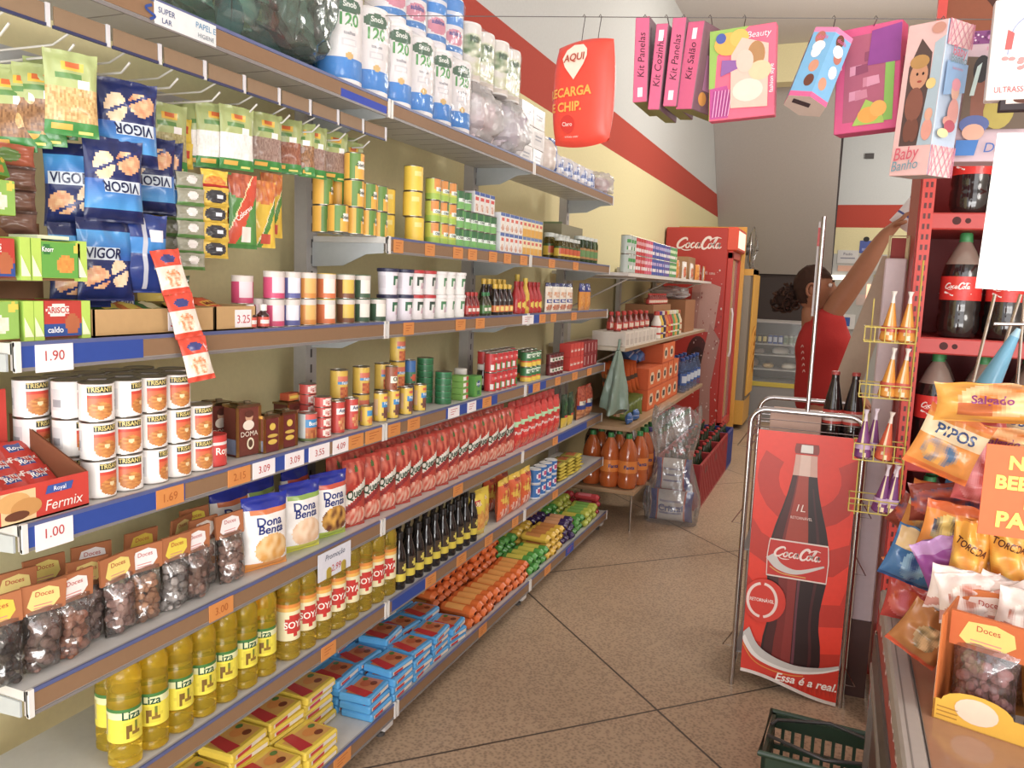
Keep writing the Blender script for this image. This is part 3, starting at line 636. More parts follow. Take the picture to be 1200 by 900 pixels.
pea = can('tin_can', .027, .066, art(('c', '#2e7a42'), ('b', 0, .28, '#e8c832'), ('b', .28, .44, '#d9552e'), ('r', .3, .7, .6, .88, '#d8e6d0'), ('m', .5, .72, .13, .1, '#d8e6d0', '#2e7a42', 20)), [('Quero', .74, .013, '#23452c')])
row(pea, [Yp(616, -1.265, zE)+.0565*i for i in range(3)], -1.266, zE, .0665, 'green and yellow pea tin', 'tin', 'green and yellow pea tins', 2)
row(pea, [Yp(612, -1.32, zE)+.0565*i for i in range(3)], -1.325, zE, .0665, 'rear green and yellow pea tin', 'tin', 'green and yellow pea tins', 2)
dk = can('small_jar', .021, .05, art(('c', '#6a1c20'), ('r', .3, .7, .3, .7, '#d9cfc4'), ('e', .5, .5, .1, .12, '#2f6a3a')), rim='#6a1c20', lid='#5a1a1e', lidmat=PLAS)
row(dk, [Yp(644, -1.262, zE)+.044*i for i in range(4)], -1.262, zE, .0505, 'small dark red jar with label', 'jar', 'small dark red jars', 2)
rb = carton('soap_box', .055, .06, .068, art(('c', '#cf3b30'), ('r', .1, .9, .35, .6, '#d8503e'), ('r', .15, .8, .42, .5, '#e6c2b4')), '#c23228', [('Sazon', .5, .016, '#f3ddd4')], nu=8, nv=8)
Y0 = Yp(663, -1.27, zE)
row(rb, [Y0+.057*i for i in range(4)], -1.27, zE, .0685, 'bright red broth carton', 'carton', 'bright red cartons', 2)
rd2 = carton('soap_box', .06, .06, .068, art(('c', '#8c1f22'), ('r', .4, .5, .2, .9, '#d8b8b4')), '#7d1a1e', nu=8, nv=6)
row(rd2, [Y0+.057*4+.064*i for i in range(4)], -1.27, zE, .0685, 'dark red broth carton', 'carton', 'dark red cartons', 2)

# ---------------------------------------------------------- shelf D (third highest)
zD = zt('D')
CB_ = '#c19a63'
def knorr(c1, c2, t, pic, tx='Knorr'):
    return carton('soup_box', .105, .07, .062, art(('c', c1), ('m', .62, .38, .24, .26, pic[0], pic[1], 12), ('e', .9, .85, .08, .12, '#e8c63a'), ('e', .14, .78, .13, .13, c2)), '#a8c83c', [(t, .78, .012, '#ffffff' if c2 != '#f2ead8' else '#c62f2a', -.33, .03)], nu=18, nv=14)
ka = knorr('#5fa83a', '#2f7a34', 'Knorr', ('#e0892e', '#d8a03c')); kr = knorr('#8cb84a', '#2f7a34', 'Knorr', ('#e9e4d2', '#cfd2b4')); ko = carton('soup_box', .075, .07, .062, art(('c', '#c03a2c'), ('b', 0, .38, '#2d4f96'), ('e', .75, .35, .2, .3, '#b8653a'), ('e', .38, .74, .3, .18, '#efe3da')), '#b6332a', [('ARISCO', .74, .014, '#c0322c', -.12, .045), ('caldo', .2, .014, '#eef0f4', -.2)], nu=18, nv=14)
def stand(name, y0, y1, z, h, lab):
    m = MB(); d0, d1 = -1.36, -1.243
    for y in (y0, y1-.018): m.box(d0, d1, y, y+.018, z, z+h, {'': '#9cc63e', 'x+': '#b5d64c'}, PAPER)
    m.box(d0, d1-.01, y0, y1, z, z+.004, '#8a5f3c', PAPER); m.box(d0-.004, d0, y0, y1, z, z+h+.03, '#8a5f3c', PAPER)
    for y in (y0, y1-.018): m.face([(d1+.0006, y+.001, z+h*.1), (d1+.0006, y+.017, z+h*.1), (d1+.0006, y+.001, z+h*.6)], '#e9f0c8', PAPER)
    tag(m.build(name, smooth=0), lab, 'display stand')
yA, yB, yC = Yp(-5, FX, zD), Yp(43, FX, zD), Yp(109, FX, zD)
stand('carton_display_stand', yA-.1, yB, zD, .066, 'green card display stand at the entrance end of the third highest shelf')
stand('carton_display_stand', yB+.001, yC, zD, .066, 'lower green card display stand holding a red and blue broth box')
stand('carton_display_stand', yB-.0, yC-.004, zD+.1, .07, 'upper green card display stand holding the orange-picture soup box')
stand('carton_display_stand', yA-.1, yB-.002, zD+.1, .07, 'upper green card display stand at the entrance end of its shelf')
kr.put((-1.278, yB-.078, zD+.0045), 0, 'soup box with a rice plate picture low at the entrance end', 'box')
ko.put((-1.278, (yB+yC)/2, zD+.0045), 0, 'red and blue broth box in the lower green stand', 'box')
ka.put((-1.278, (yB+yC)/2, zD+.1045), 0, 'green soup box with orange picture in the upper stand', 'box', sc=(1, .72, 1))
ko.put((-1.278, yB-.062, zD+.1045), 0, 'red broth box in the upper stand at the entrance end', 'box', sc=(1, .9, 1))
kr.put((-1.30, yB-.05, zD+.204), 0, 'soup box lying on top of the upper entrance-end stand', 'box', sc=(1, .8, .9))
ka.put((-1.34, yB-.02, zD+.262), .5, 'tilted green soup box on the very top of the stands', 'box', sc=(1, .8, .55), tilt=(0, -.3))
m = MB(); m.box(-1.33, -1.26, -.03, .03, 0, .006, '#e8ecd0', PAPER); o = m.build('loose_card', smooth=0); tag(o, 'pale folded card lying across the upper green stand', 'card'); o.location = (0, (yB+yC)/2, zD+.1705); o.rotation_euler = (.0, 0, 0)
def tray(y0, y1, h, price, lab):
    m = MB(); d0, d1 = -1.40, -1.24
    m.box(d1-.003, d1, y0, y1, zD, zD+h, CB_, PAPER); m.box(d0, d0+.003, y0, y1, zD, zD+h, CB_, PAPER); m.box(d0, d1, y0, y0+.003, zD, zD+h, CB_, PAPER); m.box(d0, d1, y1-.003, y1, zD, zD+h, CB_, PAPER); m.box(d0, d1, y0, y1, zD, zD+.003, CB_, PAPER)
    tag(m.build('cardboard_tray', smooth=0), lab, 'tray')
    m = MB(); yy = y0+(y1-y0)*.66; m.box(d1+.0002, d1+.0015, yy-.026, yy+.026, zD+h*.1, zD+h*.85, WH, PAPER); m.text(price, flat(o=(d1+.0015, yy, zD+h*.45)), .026, '#c8404c', fit=.044)
    tag(m.build('price_tag', smooth=0), f'white handwritten price tag on the {"long" if y1-y0 > .2 else "short"} cardboard tray', 'price tag')
y0, y1 = yC+.004, Yp(252, FX, zD); tray(y0, y1, .05, '3.69', 'long brown cardboard tray of packets beside the green stands')
y2, y3 = y1+.004, Yp(301, FX, zD); tray(y2, y3, .052, '3.25', 'short brown cardboard tray with an orange packet inside')
pk = [('#5c3224', '#d8c8a8', 'dark brown'), ('#2f6a34', '#e8d23c', 'dark green'), ('#d8762a', '#f0d23c', 'orange'), ('#3c7a3a', '#e9e3c0', 'mid green'), ('#c9a23c', '#3a5a2c', 'mustard')]
for i, (c, c2, nm) in enumerate(pk):
    p = pouch('seasoning_packet', .07, .1, .018, art(('c', c), ('r', .2, .8, .4, .7, c2)), nu=8, nv=8)
    p.put((-1.262-.012*(i % 2), y0+.035+(y1-y0-.06)*i/4, zD+.0265), R(-.3, .3), f'{nm} seasoning packet lying in the long cardboard tray', 'packet', 'packets in the cardboard tray', tilt=(.0, -1.25))
p = pouch('seasoning_packet', .07, .1, .018, art(('c', '#d9542a'), ('r', .15, .85, .35, .65, '#f0b43c')), [('MAIS', .5, .02, '#8c2a1c')], nu=8, nv=8); p.put((-1.265, (y2+y3)/2, zD+.03), .1, 'red and orange packet lying in the short tray', 'packet', tilt=(0, -1.2))
# plastic spice pots in two tiers
def pot(c1, c2, lc, lab=None):
    return can('spice_pot', .026, .066, art(('c', c1), ('r', .3, .55, .2, .75, c2), ('r', .58, .72, .3, .85, '#efe9e0'), ('b', .85, 1, '#d9d0c8')), rim='#cfc5bb', lid=lc, lidmat=PLAS)
POTS = [('pink', '#cf4470', '#e9d4da', '#d5c8c0'), ('blue', '#5a5f9c', '#e6e4ee', '#d5ccc6'), ('orange', '#d98c34', '#e8b45c', '#d8cabc'), ('yellow lidded', '#d9723c', '#f0e2d4', '#e0be3a'), ('brown', '#7a4a2c', '#d9b83c', '#8a9a86'), ('dark green', '#3a5a40', '#e9e6da', '#3d6a50')]
PX = [[279, 307, 341, 361, 384, 407], [283, 320, 341, 361, 384, 405], ]
PX = [[322, 341, 360, 383, 405, 424], [309, 339, 360, 383, 406, 426]]
for i, (nm, a_, b_, l_) in enumerate(POTS):
    p = pot(a_, b_, l_); y = Yp(PX[0][i], -1.266, zD)
    for t, tn in ((0, 'lower'), (1, 'upper')): p.put((-1.266-R(0, .004), y, zD+t*.067), R(-.2, .2), f'{nm} spice pot in the {tn} tier on the third highest shelf', 'pot', 'spice pots in two tiers')
p = pot(*POTS[0][1:]); p.put((-1.31, Yp(284, -1.31, zD+.06), zD+.054), 0, 'pink spice pot with clear lid above the short tray', 'pot'); p.put((-1.31, Yp(303, -1.31, zD+.1), zD), 0, 'pink spice pot between the tray and the tiers', 'pot')
p = pot(*POTS[5][1:]); p.put((-1.266, Yp(442, -1.266, zD), zD), 0, 'dark green spice pot beside the white ice-cream style tubs', 'pot')
ess = bottle('essence_bottle', [(.013, 0), (.014, .003), (.014, .03), (.007, .038), (.007, .041)], '#3a1a18', DARK, art(('c', '#d85a4c'), ('r', .3, .7, .3, .7, '#f0e2da')), (.004, .026), .0145, cap=[(.008, .04), (.009, .041), (.009, .054), (.008, .055)], capc='#eee7e0')
row(ess, ys([294, 309], -1.25, zD), -1.252, zD, 0, 'tiny red labelled essence bottle with white cap', 'bottle', 'tiny essence bottles')
# white tubs
def tubp(lc, c, acc, h=.075, r=.0315):
    m = MB(); m.grid(lambda u, v: ((r*(.88+.12*v))*math.cos(2*PI*u-PI), (r*(.88+.12*v))*math.sin(2*PI*u-PI), h*v), 24, 8, art(('c', c), ('r', .42, .58, .35, .72, acc), ('r', .45, .56, .42, .6, '#dfe6dd'), ('m', .58, .3, .1, .2, c, '#c8a0b0', 14), ('r', .1, .3, .2, .8, '#d8d0d8')), PLAS, wrap=True)
    m.face([(r*.88*math.cos(2*PI*i/16), -r*.88*math.sin(2*PI*i/16), 0) for i in range(16)], c, PLAS)
    l = MB(); l.lathe([(r*1.0, h-.008), (r*1.06, h-.007), (r*1.06, h+.002), (r*.98, h+.003), (r*.95, h), (.0001, h)], 24, lc, PLAS)
    return Proto('yoghurt_tub', m, [('lid', l)])
tb = {'navy lidded': tubp('#2a2a4c', '#e6dfe8', '#2c6a4a'), 'red lidded': tubp('#c03034', '#ebe4e4', '#33493c'), 'white lidded': tubp('#efeae8', '#eceae6', '#4a8a5a')}
for nm, pxs in (('navy lidded', [456, 474]), ('red lidded', [487, 501]), ('white lidded', [515, 525, 537])):
    for i, px in enumerate(pxs):
        for t in (0, 1): tb[nm].put((-1.272, Yp(px, -1.265, zD), zD+t*.0785), R(-.3, .3), f'{nm} white tub, {nth(i)} in the {["lower", "upper"][t]} tier', 'tub', f'{nm} white tubs', sc=(1, 1, 1) if nm != 'white lidded' else (.94, .94, 1))
def sauce(h, r, c, lab, capc, mat=DARK, nm='sauce_bottle'):
    return bottle(nm, [(r*.9, 0), (r, .003), (r, h*.55), (r*.45, h*.78), (r*.42, h*.86)], c, mat, lab, (h*.1, h*.45), r*1.02, cap=[(r*.5, h*.85), (r*.52, h*.86), (r*.52, h), (r*.45, h)], capc=capc, n=14, labn=16)
sr = sauce(.088, .0165, '#7a1a1a', art(('c', '#b8322c'), ('r', .35, .65, .3, .7, '#e9d9cc')), '#b82c28'); row(sr, [Yp(547, -1.258, zD)+.035*i for i in range(3)], -1.258, zD, 0, 'low red sauce bottle', 'bottle', 'low red sauce bottles')
sg = sauce(.088, .0165, '#3a3a20', art(('c', '#4a7a3a'), ('r', .35, .65, .3, .7, '#e9dfcc')), '#2f7a44'); row(sg, [Yp(566, -1.258, zD)+.035*i for i in range(2)], -1.258, zD, 0, 'low sauce bottle with green cap', 'bottle', 'low green capped bottles')
sy = sauce(.14, .019, '#1f1210', art(('c', '#d9782e'), ('b', .6, 1, '#2a1612'), ('r', .35, .65, .1, .5, '#f0d878')), '#e0b52e'); row(sy, [Yp(568, -1.3, zD+.1)+.05*i for i in range(5)], -1.305, zD, 0, 'tall dark soy bottle with yellow cap in the rear', 'bottle', 'tall soy bottles with yellow caps'); row(sy, [Yp(579, -1.262, zD)+.048*i for i in range(4)], -1.262, zD, 0, 'tall dark soy bottle with yellow cap in front', 'bottle', 'tall soy bottles with yellow caps', sc=(1, 1, .86))
ket = sauce(.135, .022, '#b01a1c', art(('c', '#c02a28'), ('e', .5, .5, .14, .3, '#e6c84a')), '#a81c1c', PLAS, 'ketchup_bottle'); mus = sauce(.15, .02, '#d9b022', art(('c', '#e0bc34'), ('e', .5, .5, .14, .3, '#b8402c')), '#e0c030', PLAS, 'mustard_bottle')
Y0 = Yp(604, -1.264, zD)
for i in range(6): (mus if i == 2 else ket).put((-1.264, Y0+.05*i, zD), 0, 'yellow mustard bottle among the red ketchup bottles' if i == 2 else f'red ketchup bottle, {nth(i)} in the row beside the yellow one', 'bottle', None if i == 2 else 'red ketchup bottles')
mus.put((-1.31, Y0+.12, zD), 0, 'second yellow mustard bottle rising behind the ketchup', 'bottle', sc=(1, 1, 1.1))
may = pouch('mayonnaise_pouch', .095, .135, .03, art(('c', '#e9dfd0'), ('b', .85, 1, '#27306c'), ('r', .1, .9, .3, .45, '#3a4a94'), ('m', .5, .6, .4, .1, '#e9dfd0', '#d8823c', 8), ('m', .5, .16, .45, .12, '#d9a07c', '#c0583a', 14)), [('Maionese', .38, .016, '#f4f0ea')])
row(may, [Yp(642, -1.26, zD)+.1*i for i in range(4)], -1.262, zD, 0, 'cream and blue mayonnaise pouch', 'pouch', 'mayonnaise pouches')
ora = pouch('orange_pouch', .1, .14, .03, art(('c', '#dd8f2e'), ('b', .7, 1, '#2b3a86'), ('m', .5, .35, .4, .25, '#e8a840', '#c96a24', 9)), [('Knorr', .8, .02, '#e9e6f0')])
row(ora, [Yp(681, -1.26, zD), Yp(681, -1.26, zD)+.1], -1.262, zD, 0, 'orange pouch with blue top at the inner end', 'pouch', 'orange and blue pouches')
# ---------------------------------------------------------- shelf C (second highest)
zC = zt('C')
def ytin(r, h, base, leaf, sub='#e9e9dd'):
    return can('fruit_tin', r, h, art(('c', base), ('r', .3, .42, .0, 1, leaf), ('r', .3, .52, .55, 1, leaf), ('r', .44, .66, .45, .66, sub), ('m', .62, .8, .1, .16, '#e0a040', '#d98a2c', 12), ('r', .82, .92, .05, .3, '#8c7a3c')), [('Oderich', .55, .013, '#3a3f2a', .15, .034)])
yt = ytin(.0285, .073, '#e5ab2c', '#5f8a34')
Y0 = Yp(397, -1.275, zC)
row(yt, [Y0, Y0+.075, Y0+.142, Y0+.202], -1.278, zC, .0735, 'yellow fruit tin', 'tin', 'yellow fruit tins', [1, 3, 2, 2], jr=.4)
row(yt, [Y0+.02, Y0+.095, Y0+.165], -1.342, zC, .0735, 'yellow fruit tin in the rear row', 'tin', 'yellow fruit tins', [2, 2, 2], jr=.6)
yc_ = can('corn_tin', .031, .077, art(('c', '#ecc51f'), ('r', .55, .72, .45, .75, '#e3a58c'), ('r', .55, .7, .15, .3, '#4a4a2c'), ('r', .33, .45, .6, .8, '#ead87a')))
yy = Yp(483, -1.275, zC); yc_.put((-1.275, yy+.012, zC), .1, 'big bright yellow tin at the base of its stack', 'tin', 'bright yellow tins'); yc_.put((-1.277, yy, zC+.0775), 0, 'big bright yellow tin in the middle of its stack', 'tin', 'bright yellow tins'); yc_.put((-1.274, yy-.002, zC+.155), .2, 'big bright yellow tin on top of its stack', 'tin', 'bright yellow tins')
yc_.put((-1.33, yy-.075, zC), .1, 'big bright yellow tin tucked behind the fruit tins', 'tin', 'bright yellow tins'); yc_.put((-1.33, yy-.075, zC+.0775), .1, 'big bright yellow tin tucked behind, upper tier', 'tin', 'bright yellow tins')
gy = can('vegetable_tin', .0265, .07, art(('c', '#c7cc3c'), ('b', .0, .3, '#9cbf3a'), ('r', .34, .5, .55, 1, '#dd8f3c'), ('r', .5, .62, .6, 1, '#3f7a3c'), ('r', .38, .72, .4, .58, '#e4ece4')), [('Oderich', .49, .012, '#2a4a3c', .12, .034)])
Y0 = Yp(506, -1.27, zC); row(gy, [Y0+.06*i for i in range(3)], -1.27, zC, .0705, 'yellow-green vegetable tin', 'tin', 'yellow-green vegetable tins', 3, jr=.25)
gg = can('vegetable_tin', .0265, .064, art(('c', '#4f9a48'), ('b', .0, .35, '#6fb25a'), ('r', .34, .7, .42, .62, '#e4ece4'), ('r', .3, .5, .65, 1, '#2f6a3c')), [('Oderich', .52, .012, '#2a4a3c', .12, .034)])
row(gg, [Y0+.18+.057*i for i in range(6)], -1.27, zC, .0645, 'dark green vegetable tin', 'tin', 'dark green vegetable tins', [3, 3, 2, 2, 2, 2], jr=.3)
mk = carton('milk_carton', .042, .045, .076, art(('c', '#e9e3dc'), ('b', .85, 1, '#4a64a8'), ('r', .15, .85, .55, .75, '#d8504a'), ('m', .5, .25, .3, .18, '#c0683c', '#efe3d4', 10)), '#d9d8dc', nu=8, nv=12)
row(mk, [Y0+.30+.046*i for i in range(4)], -1.272, zC+.13, 0, 'white and red cream carton on top of the green tins', 'carton', 'cream cartons on the green tins')
Y1 = Y0+.525
mk2 = carton('milk_carton', .044, .045, .076, art(('c', '#ece6de'), ('b', .86, 1, '#5570b0'), ('r', .3, .85, .58, .72, '#dd6a5a'), ('m', .5, .22, .34, .18, '#b8583a', '#f0dcc4', 10)), '#d9dade', nu=8, nv=12)
mk3 = carton('milk_carton', .044, .045, .076, art(('c', '#ecdcae'), ('b', .86, 1, '#6a84b8'), ('r', .3, .85, .6, .74, '#d8665a'), ('b', 0, .45, '#e2a83c')), '#e0d4b0', nu=8, nv=12)
row(mk2, [Y1+.047*i for i in range(5)], -1.264, zC, .0765, 'white cream carton with blue top', 'carton', 'white and blue cream cartons', 2)
row(mk3, [Y1+.235+.047*i for i in range(5)], -1.264, zC, .0765, 'custard yellow cream carton', 'carton', 'custard yellow cream cartons', 2)
oj = bottle('olive_jar', [(.024, 0), (.027, .004), (.027, .075), (.022, .088), (.022, .092)], '#9c8a34', LIQ, art(('c', '#d9b42c'), ('r', .3, .7, .25, .75, '#c9562e'), ('b', .85, 1, '#3c5a2c')), (.02, .065), .0275, cap=[(.0235, .091), (.025, .092), (.025, .107), (.023, .108)], capc='#c9cfc8')
Y2 = Yp(655, -1.268, zC); row(oj, [Y2+.06*i for i in range(5)], -1.268, zC, 0, 'yellow olive jar with silver lid', 'jar', 'olive jars with silver lids'); row(oj, [Y2+.02+.06*i for i in range(5)], -1.33, zC, 0, 'yellow olive jar with silver lid behind', 'jar', 'olive jars with silver lids', sc=(1, 1, 1.2))
pg = bottle('palm_heart_jar', [(.03, 0), (.033, .004), (.033, .1), (.028, .115), (.028, .118)], '#5a7a4a', LIQ, art(('c', '#a87a44'), ('r', .3, .7, .2, .8, '#5f8a4c')), (.02, .075), .0335, cap=[(.0285, .117), (.03, .119), (.03, .134), (.028, .135)], capc='#cfd6cf')
Y3 = Y2+.33; row(pg, [Y3+.075*i for i in range(4)], -1.275, zC, 0, 'green palm heart jar at the inner end', 'jar', 'green palm heart jars')
m = MB(); m.box(-1.44, -1.34, Y3-.1, Y3+.25, zC, zC+.19, '#8a8468', PAPER); m.box(-1.44, -1.34, Y3-.1, Y3-.098, zC+.19, zC+.2, '#6a7a52', PAPER); tag(m.build('cardboard_box', smooth=0), 'open brown cardboard box behind the palm heart jars', 'box')

# ---------------------------------------------------------- shelf F (third lowest)
zF = zt('F')
NUT = [('#2e2622', 'dark cloves', '#e3c62e'), ('#6a5148', 'brown sweets', '#e9d27a'), ('#8a5a44', 'reddish nuts', '#efe6e0'), ('#6e5a54', 'grey-brown sweets', '#e9d27a'), ('#85665c', 'pinkish sweets', '#e9d46a'), ('#9c7050', 'tan nuts', '#efe8e6'), ('#8d8580', 'sugared grey sweets', '#e6cf2c'), ('#7c5c4e', 'brown nuts', '#efe8e6'), ('#7d6355', 'small brown sweets', '#e8dcd0'), ('#8a6a5c', 'light brown sweets', '#efe8e6')]
def sweetbag(c, cc, seed, w=.07, h=.15, card='#b36c3e', dark=None):
    rnd = random.Random(seed); m = MB(); n_ = 0
    for k in range(70):
        z = rnd.uniform(.008, h*.62); u = rnd.uniform(-1, 1); lim = (w*.5-.01)*(1-.25*(z/h)); y = u*lim; x = rnd.uniform(-.9, 1)*.019*(1-abs(u)**2*.6)
        l = lin(c); q = rnd.uniform(.9, 2.0); cl = tuple(min(1, a*q) for a in l); r = rnd.uniform(.006, .0095)
        m.ball((x, y, z), (r*rnd.uniform(.8, 1.2), r*rnd.uniform(.8, 1.3), r), cl, MATTE if not dark else PLAS, 7, 5)
    b = MB(); pillow(b, w, h*.8, .056, '#ffffff', 12, 10, FILM, seed=seed, top=.02, bot=.03, wr=.006)
    hc = MB(); hz = h*.72; hh = h*.36
    hc.box(-.003, .003, -w*.56, w*.56, hz, hz+hh, card, PAPER); P = flat(o=(.003, 0, hz+hh/2))
    hc.shape([(x*w, y*hh) for x, y in [(-.42, -.2), (-.3, -.36), (.25, -.33), (.4, -.1), (.36, .25), (.1, .38), (-.3, .3)]], P, cc); hc.text('Doces', flat(o=(.0037, 0, hz+hh/2)), .013, '#c03a2e', at=(0, .009)); 
    for q in range(2): hc.box(.0037, .0042, -w*.25, w*.2, hz+hh*(.28-.1*q), hz+hh*(.31-.1*q), '#d98a80', PAPER)
    P = flat((-1, 0, 0), (0, -1, 0), (0, 0, 1), (-.003, 0, hz+hh/2)); hc.shape([(x*w, y*hh) for x, y in [(-.42, -.2), (.4, -.2), (.36, .25), (-.3, .3)]], P, cc)
    return Proto('sweets_bag', b, [('sweets', m, {'kind': 'stuff'}), ('header_card', hc)])
SB = [sweetbag(c, cc, 11+i) for i, (c, nm, cc) in enumerate(NUT)]
PXS = [8, 52, 90, 120, 147, 174, 207, 233, 255, 277]
for i, px in enumerate(PXS):
    SB[i].put((-1.272-(.03 if i in (3, 8) else 0), Yp(px, -1.26, zF+.02), zF), R(-.22, -.02), f'clear bag of {NUT[i][1]} under a folded header card, {nth(i)} from the entrance', 'bag of sweets', 'bags of sweets with header cards', tilt=(R(-.05, .05), R(-.05, .08)))
for i, px in enumerate([20, 62, 112, 165, 210, 236]):
    SB[(i*3+1) % 10].put((-1.365, Yp(px, -1.355, zF+.07), zF), R(-.3, .3), f'rear row bag of sweets with orange header card, {nth(i)} from the entrance', 'bag of sweets', 'bags of sweets with header cards', tilt=(0, R(-.1, .1)))
def flour(c1, pic1, pic2, foot):
    return pouch('flour_pack', .128, .185, .062, art(('c', '#ece7e2'), ('b', .84, 1, '#1f2f9c'), ('r', .12, .95, .78, .83, c1), ('m', .55, .3, .38, .2, pic1, pic2, 8), ('b', 0, .12, foot)), [('Dona', .68, .03, '#24357c', -.02, .09), ('Benta', .57, .03, '#24357c', .02, .1)], nu=44, nv=48)
F1 = flour('#d9743c', '#e8c48a', '#d89a44', '#dd8f34'); F2 = flour('#8cae4a', '#efd4b4', '#e3b890', '#c9c832'); F3 = flour('#d0533c', '#d9a23c', '#6a3a22', '#a8bf34')
zz = zF
F1.put((-1.262, Yp(320, -1.235, zF+.05), zz), -.3, 'flour pack with orange foot, the one nearest the sweets bags', 'flour pack', 'flour packs with blue tops')
F2.put((-1.268, Yp(363, -1.235, zF+.05), zz), -.28, 'flour pack with yellow-green foot in the middle of the three', 'flour pack', 'flour packs with blue tops')
F3.put((-1.268, Yp(394, -1.24, zF+.05), zz), -.25, 'flour pack with a brown cake picture beside the tomato pouches', 'flour pack', 'flour packs with blue tops')
for i, px in enumerate((268, 293, 326)): (F1, F2, F3, F2)[i].put((-1.385, Yp(px, -1.385, zF+.1)+(0, .03, .07, .12)[i], zz), R(-.1, .1), f'rear flour pack with blue top, {nth(i)} from the entrance', 'flour pack', 'flour packs with blue tops')
dp = pouch('coffee_pack', .06, .12, .045, art(('c', '#5a1820'), ('b', .82, 1, '#c9bcbc'), ('r', .2, .8, .3, .6, '#7a2a2c')), nu=10, nv=10)
for i, px in enumerate((362, 378, 394, 410)): dp.put((-1.385, Yp(px, -1.38, zF+.17), zF+.11), R(-.1, .1), f'maroon coffee pack with silver end stacked at the back, {nth(i)} from the entrance', 'coffee pack', 'maroon coffee packs', tilt=(0, 1.1)); 
for i, px in enumerate((362, 378, 394, 410)): dp.put((-1.4, Yp(px, -1.38, zF+.17), zF), 0, f'maroon coffee pack standing at the back, {nth(i)} from the entrance', 'coffee pack', 'maroon coffee packs')
tp = pouch('tomato_pouch', .088, .2, .036, art(('c', '#b43a2c'), ('m', .45, .8, .6, .16, '#d86a50', '#a02c24', 7), ('e', .5, .86, .1, .04, '#4a6a2c'), ('d', .45, .6, .25, '#e6e0d4'), ('d', .36, .43, .25, '#8c2a2c'), ('m', .5, .17, .45, .14, '#d4604a', '#e6b49c', 9)), [('Quero', .52, .036, '#22442c', 0, .075, .22, .15)], nu=24, nv=44)
Y0 = Yp(417, -1.25, zF); n = 14; Y9 = Yp(597, -1.25, zF)
row(tp, [Y0+(Y9-Y0)*i/(n-1) for i in range(n)], -1.262, zF, 0, 'red tomato sauce pouch with a slanting cream band', 'pouch', 'tomato sauce pouches', rz=-.32, jit=.003, jr=.08, sc=1.0)
row(tp, [Y0-.02+(Y9-Y0)*i/(n-1) for i in range(n)], -1.305, zF, 0, 'rear row tomato sauce pouch', 'pouch', 'tomato sauce pouches', rz=-.12, jit=.004, jr=.12, sc=(1, 1, 1.06))
row(tp, [Y0+.02+(Y9-Y0)*i/(n-1) for i in range(2, n)], -1.35, zF, 0, 'third row tomato sauce pouch at the back', 'pouch', 'tomato sauce pouches', rz=-.1, jit=.004, jr=.1, sc=(1, 1, 1.08))
rp = pouch('tomato_pouch', .085, .185, .036, art(('c', '#cf2f2c'), ('d', .62, .72, .1, '#b8e0b0'), ('d', .72, .9, .1, '#d8423c'), ('r', .2, .8, .3, .5, '#e04a40'), ('m', .5, .15, .4, .12, '#e06a50', '#b02420', 9)), [('Pomarola', .42, .02, '#f6e6de')])
Y9 += .1; row(rp, [Y9+.085*i for i in range(7)], -1.262, zF, 0, 'bright red tomato pouch farther in', 'pouch', 'bright red tomato pouches', jr=.12); row(rp, [Y9+.04+.085*i for i in range(7)], -1.305, zF, 0, 'bright red tomato pouch in the rear row farther in', 'pouch', 'bright red tomato pouches', jr=.12, sc=(1, 1, 1.1))
gp = pouch('olive_pouch', .08, .17, .03, art(('c', '#23402a'), ('b', 0, .3, '#d9b82c'), ('m', .5, .6, .35, .2, '#2f6a34', '#1a2a1c', 9), ('r', .2, .8, .3, .4, '#c23c2c')))
Y9 = Yp(660, -1.262, zF); row(gp, [Y9, Y9+.1], -1.262, zF, 0, 'dark green olive pouch with yellow foot', 'pouch', 'dark green olive pouches')
bp = pouch('bean_pack', .12, .18, .05, art(('c', '#b84a30'), ('b', .34, .42, '#2c3f8c'), ('r', .05, .95, .42, .58, '#e2dccb'), ('n', 0, 1, 0, .34, '#d9965c', '#a85a34', 16), ('n', 0, 1, .58, .95, '#9a3a2a', '#c05a3a', 12)), [('Yoki', .5, .026, '#2c3f6c')])
Y9 = Yp(681, -1.262, zF); row(bp, [Y9, Y9+.13], -1.27, zF, 0, 'red bean pack with blue band at the inner end', 'pack', 'red bean packs')

# ---------------------------------------------------------- shelf G (second lowest)
zG = zt('G')
def oilp(capc, lab, lz, texts, col='#d8b422', r=.0315, h=.231):
    pr = [(r*.8, 0), (r, .006), (r, .016), (r*.94, .02), (r, .025), (r, .046), (r*.94, .05), (r, .054), (r, h*.66), (r*.94, h*.68), (r, h*.71), (r, h*.83), (r*.85, h*.89), (r*.45, h*.945), (r*.4, h*.955)]
    return bottle('oil_bottle', pr, col, LIQ, lab, lz, r*1.015, texts, cap=[(r*.46, h*.945), (r*.5, h*.95), (r*.5, h), (r*.44, h*1.004)], capc=capc, n=24, labn=36)
lz_ = oilp('#e0be2c', art(('c', '#e8d81c'), ('b', .93, 1, '#3f7a34'), ('b', .7, .93, '#dfe0a8'), ('e', .5, .35, .1, .28, '#d9c81a'), ('e', .47, .4, .035, .1, '#7a5a1c'), ('e', .54, .28, .035, .1, '#8a6a20'), ('e', .54, .5, .03, .09, '#6f7a22'), ('e', .46, .2, .03, .08, '#7a5a1c'), ('r', .15, .25, .2, .8, '#bfb070')), (.056, .125), [('Liza', .8, .024, '#20553a', 0, .05)], '#f4d414')
Y0 = Yp(146, -1.245, zG+.02); row(lz_, [Y0+.0685*i for i in range(7)], -1.243, zG, 0, 'sunflower-yellow oil bottle with a bright yellow label in front', 'bottle', 'yellow label oil bottles', rz=-.6, jr=.3)
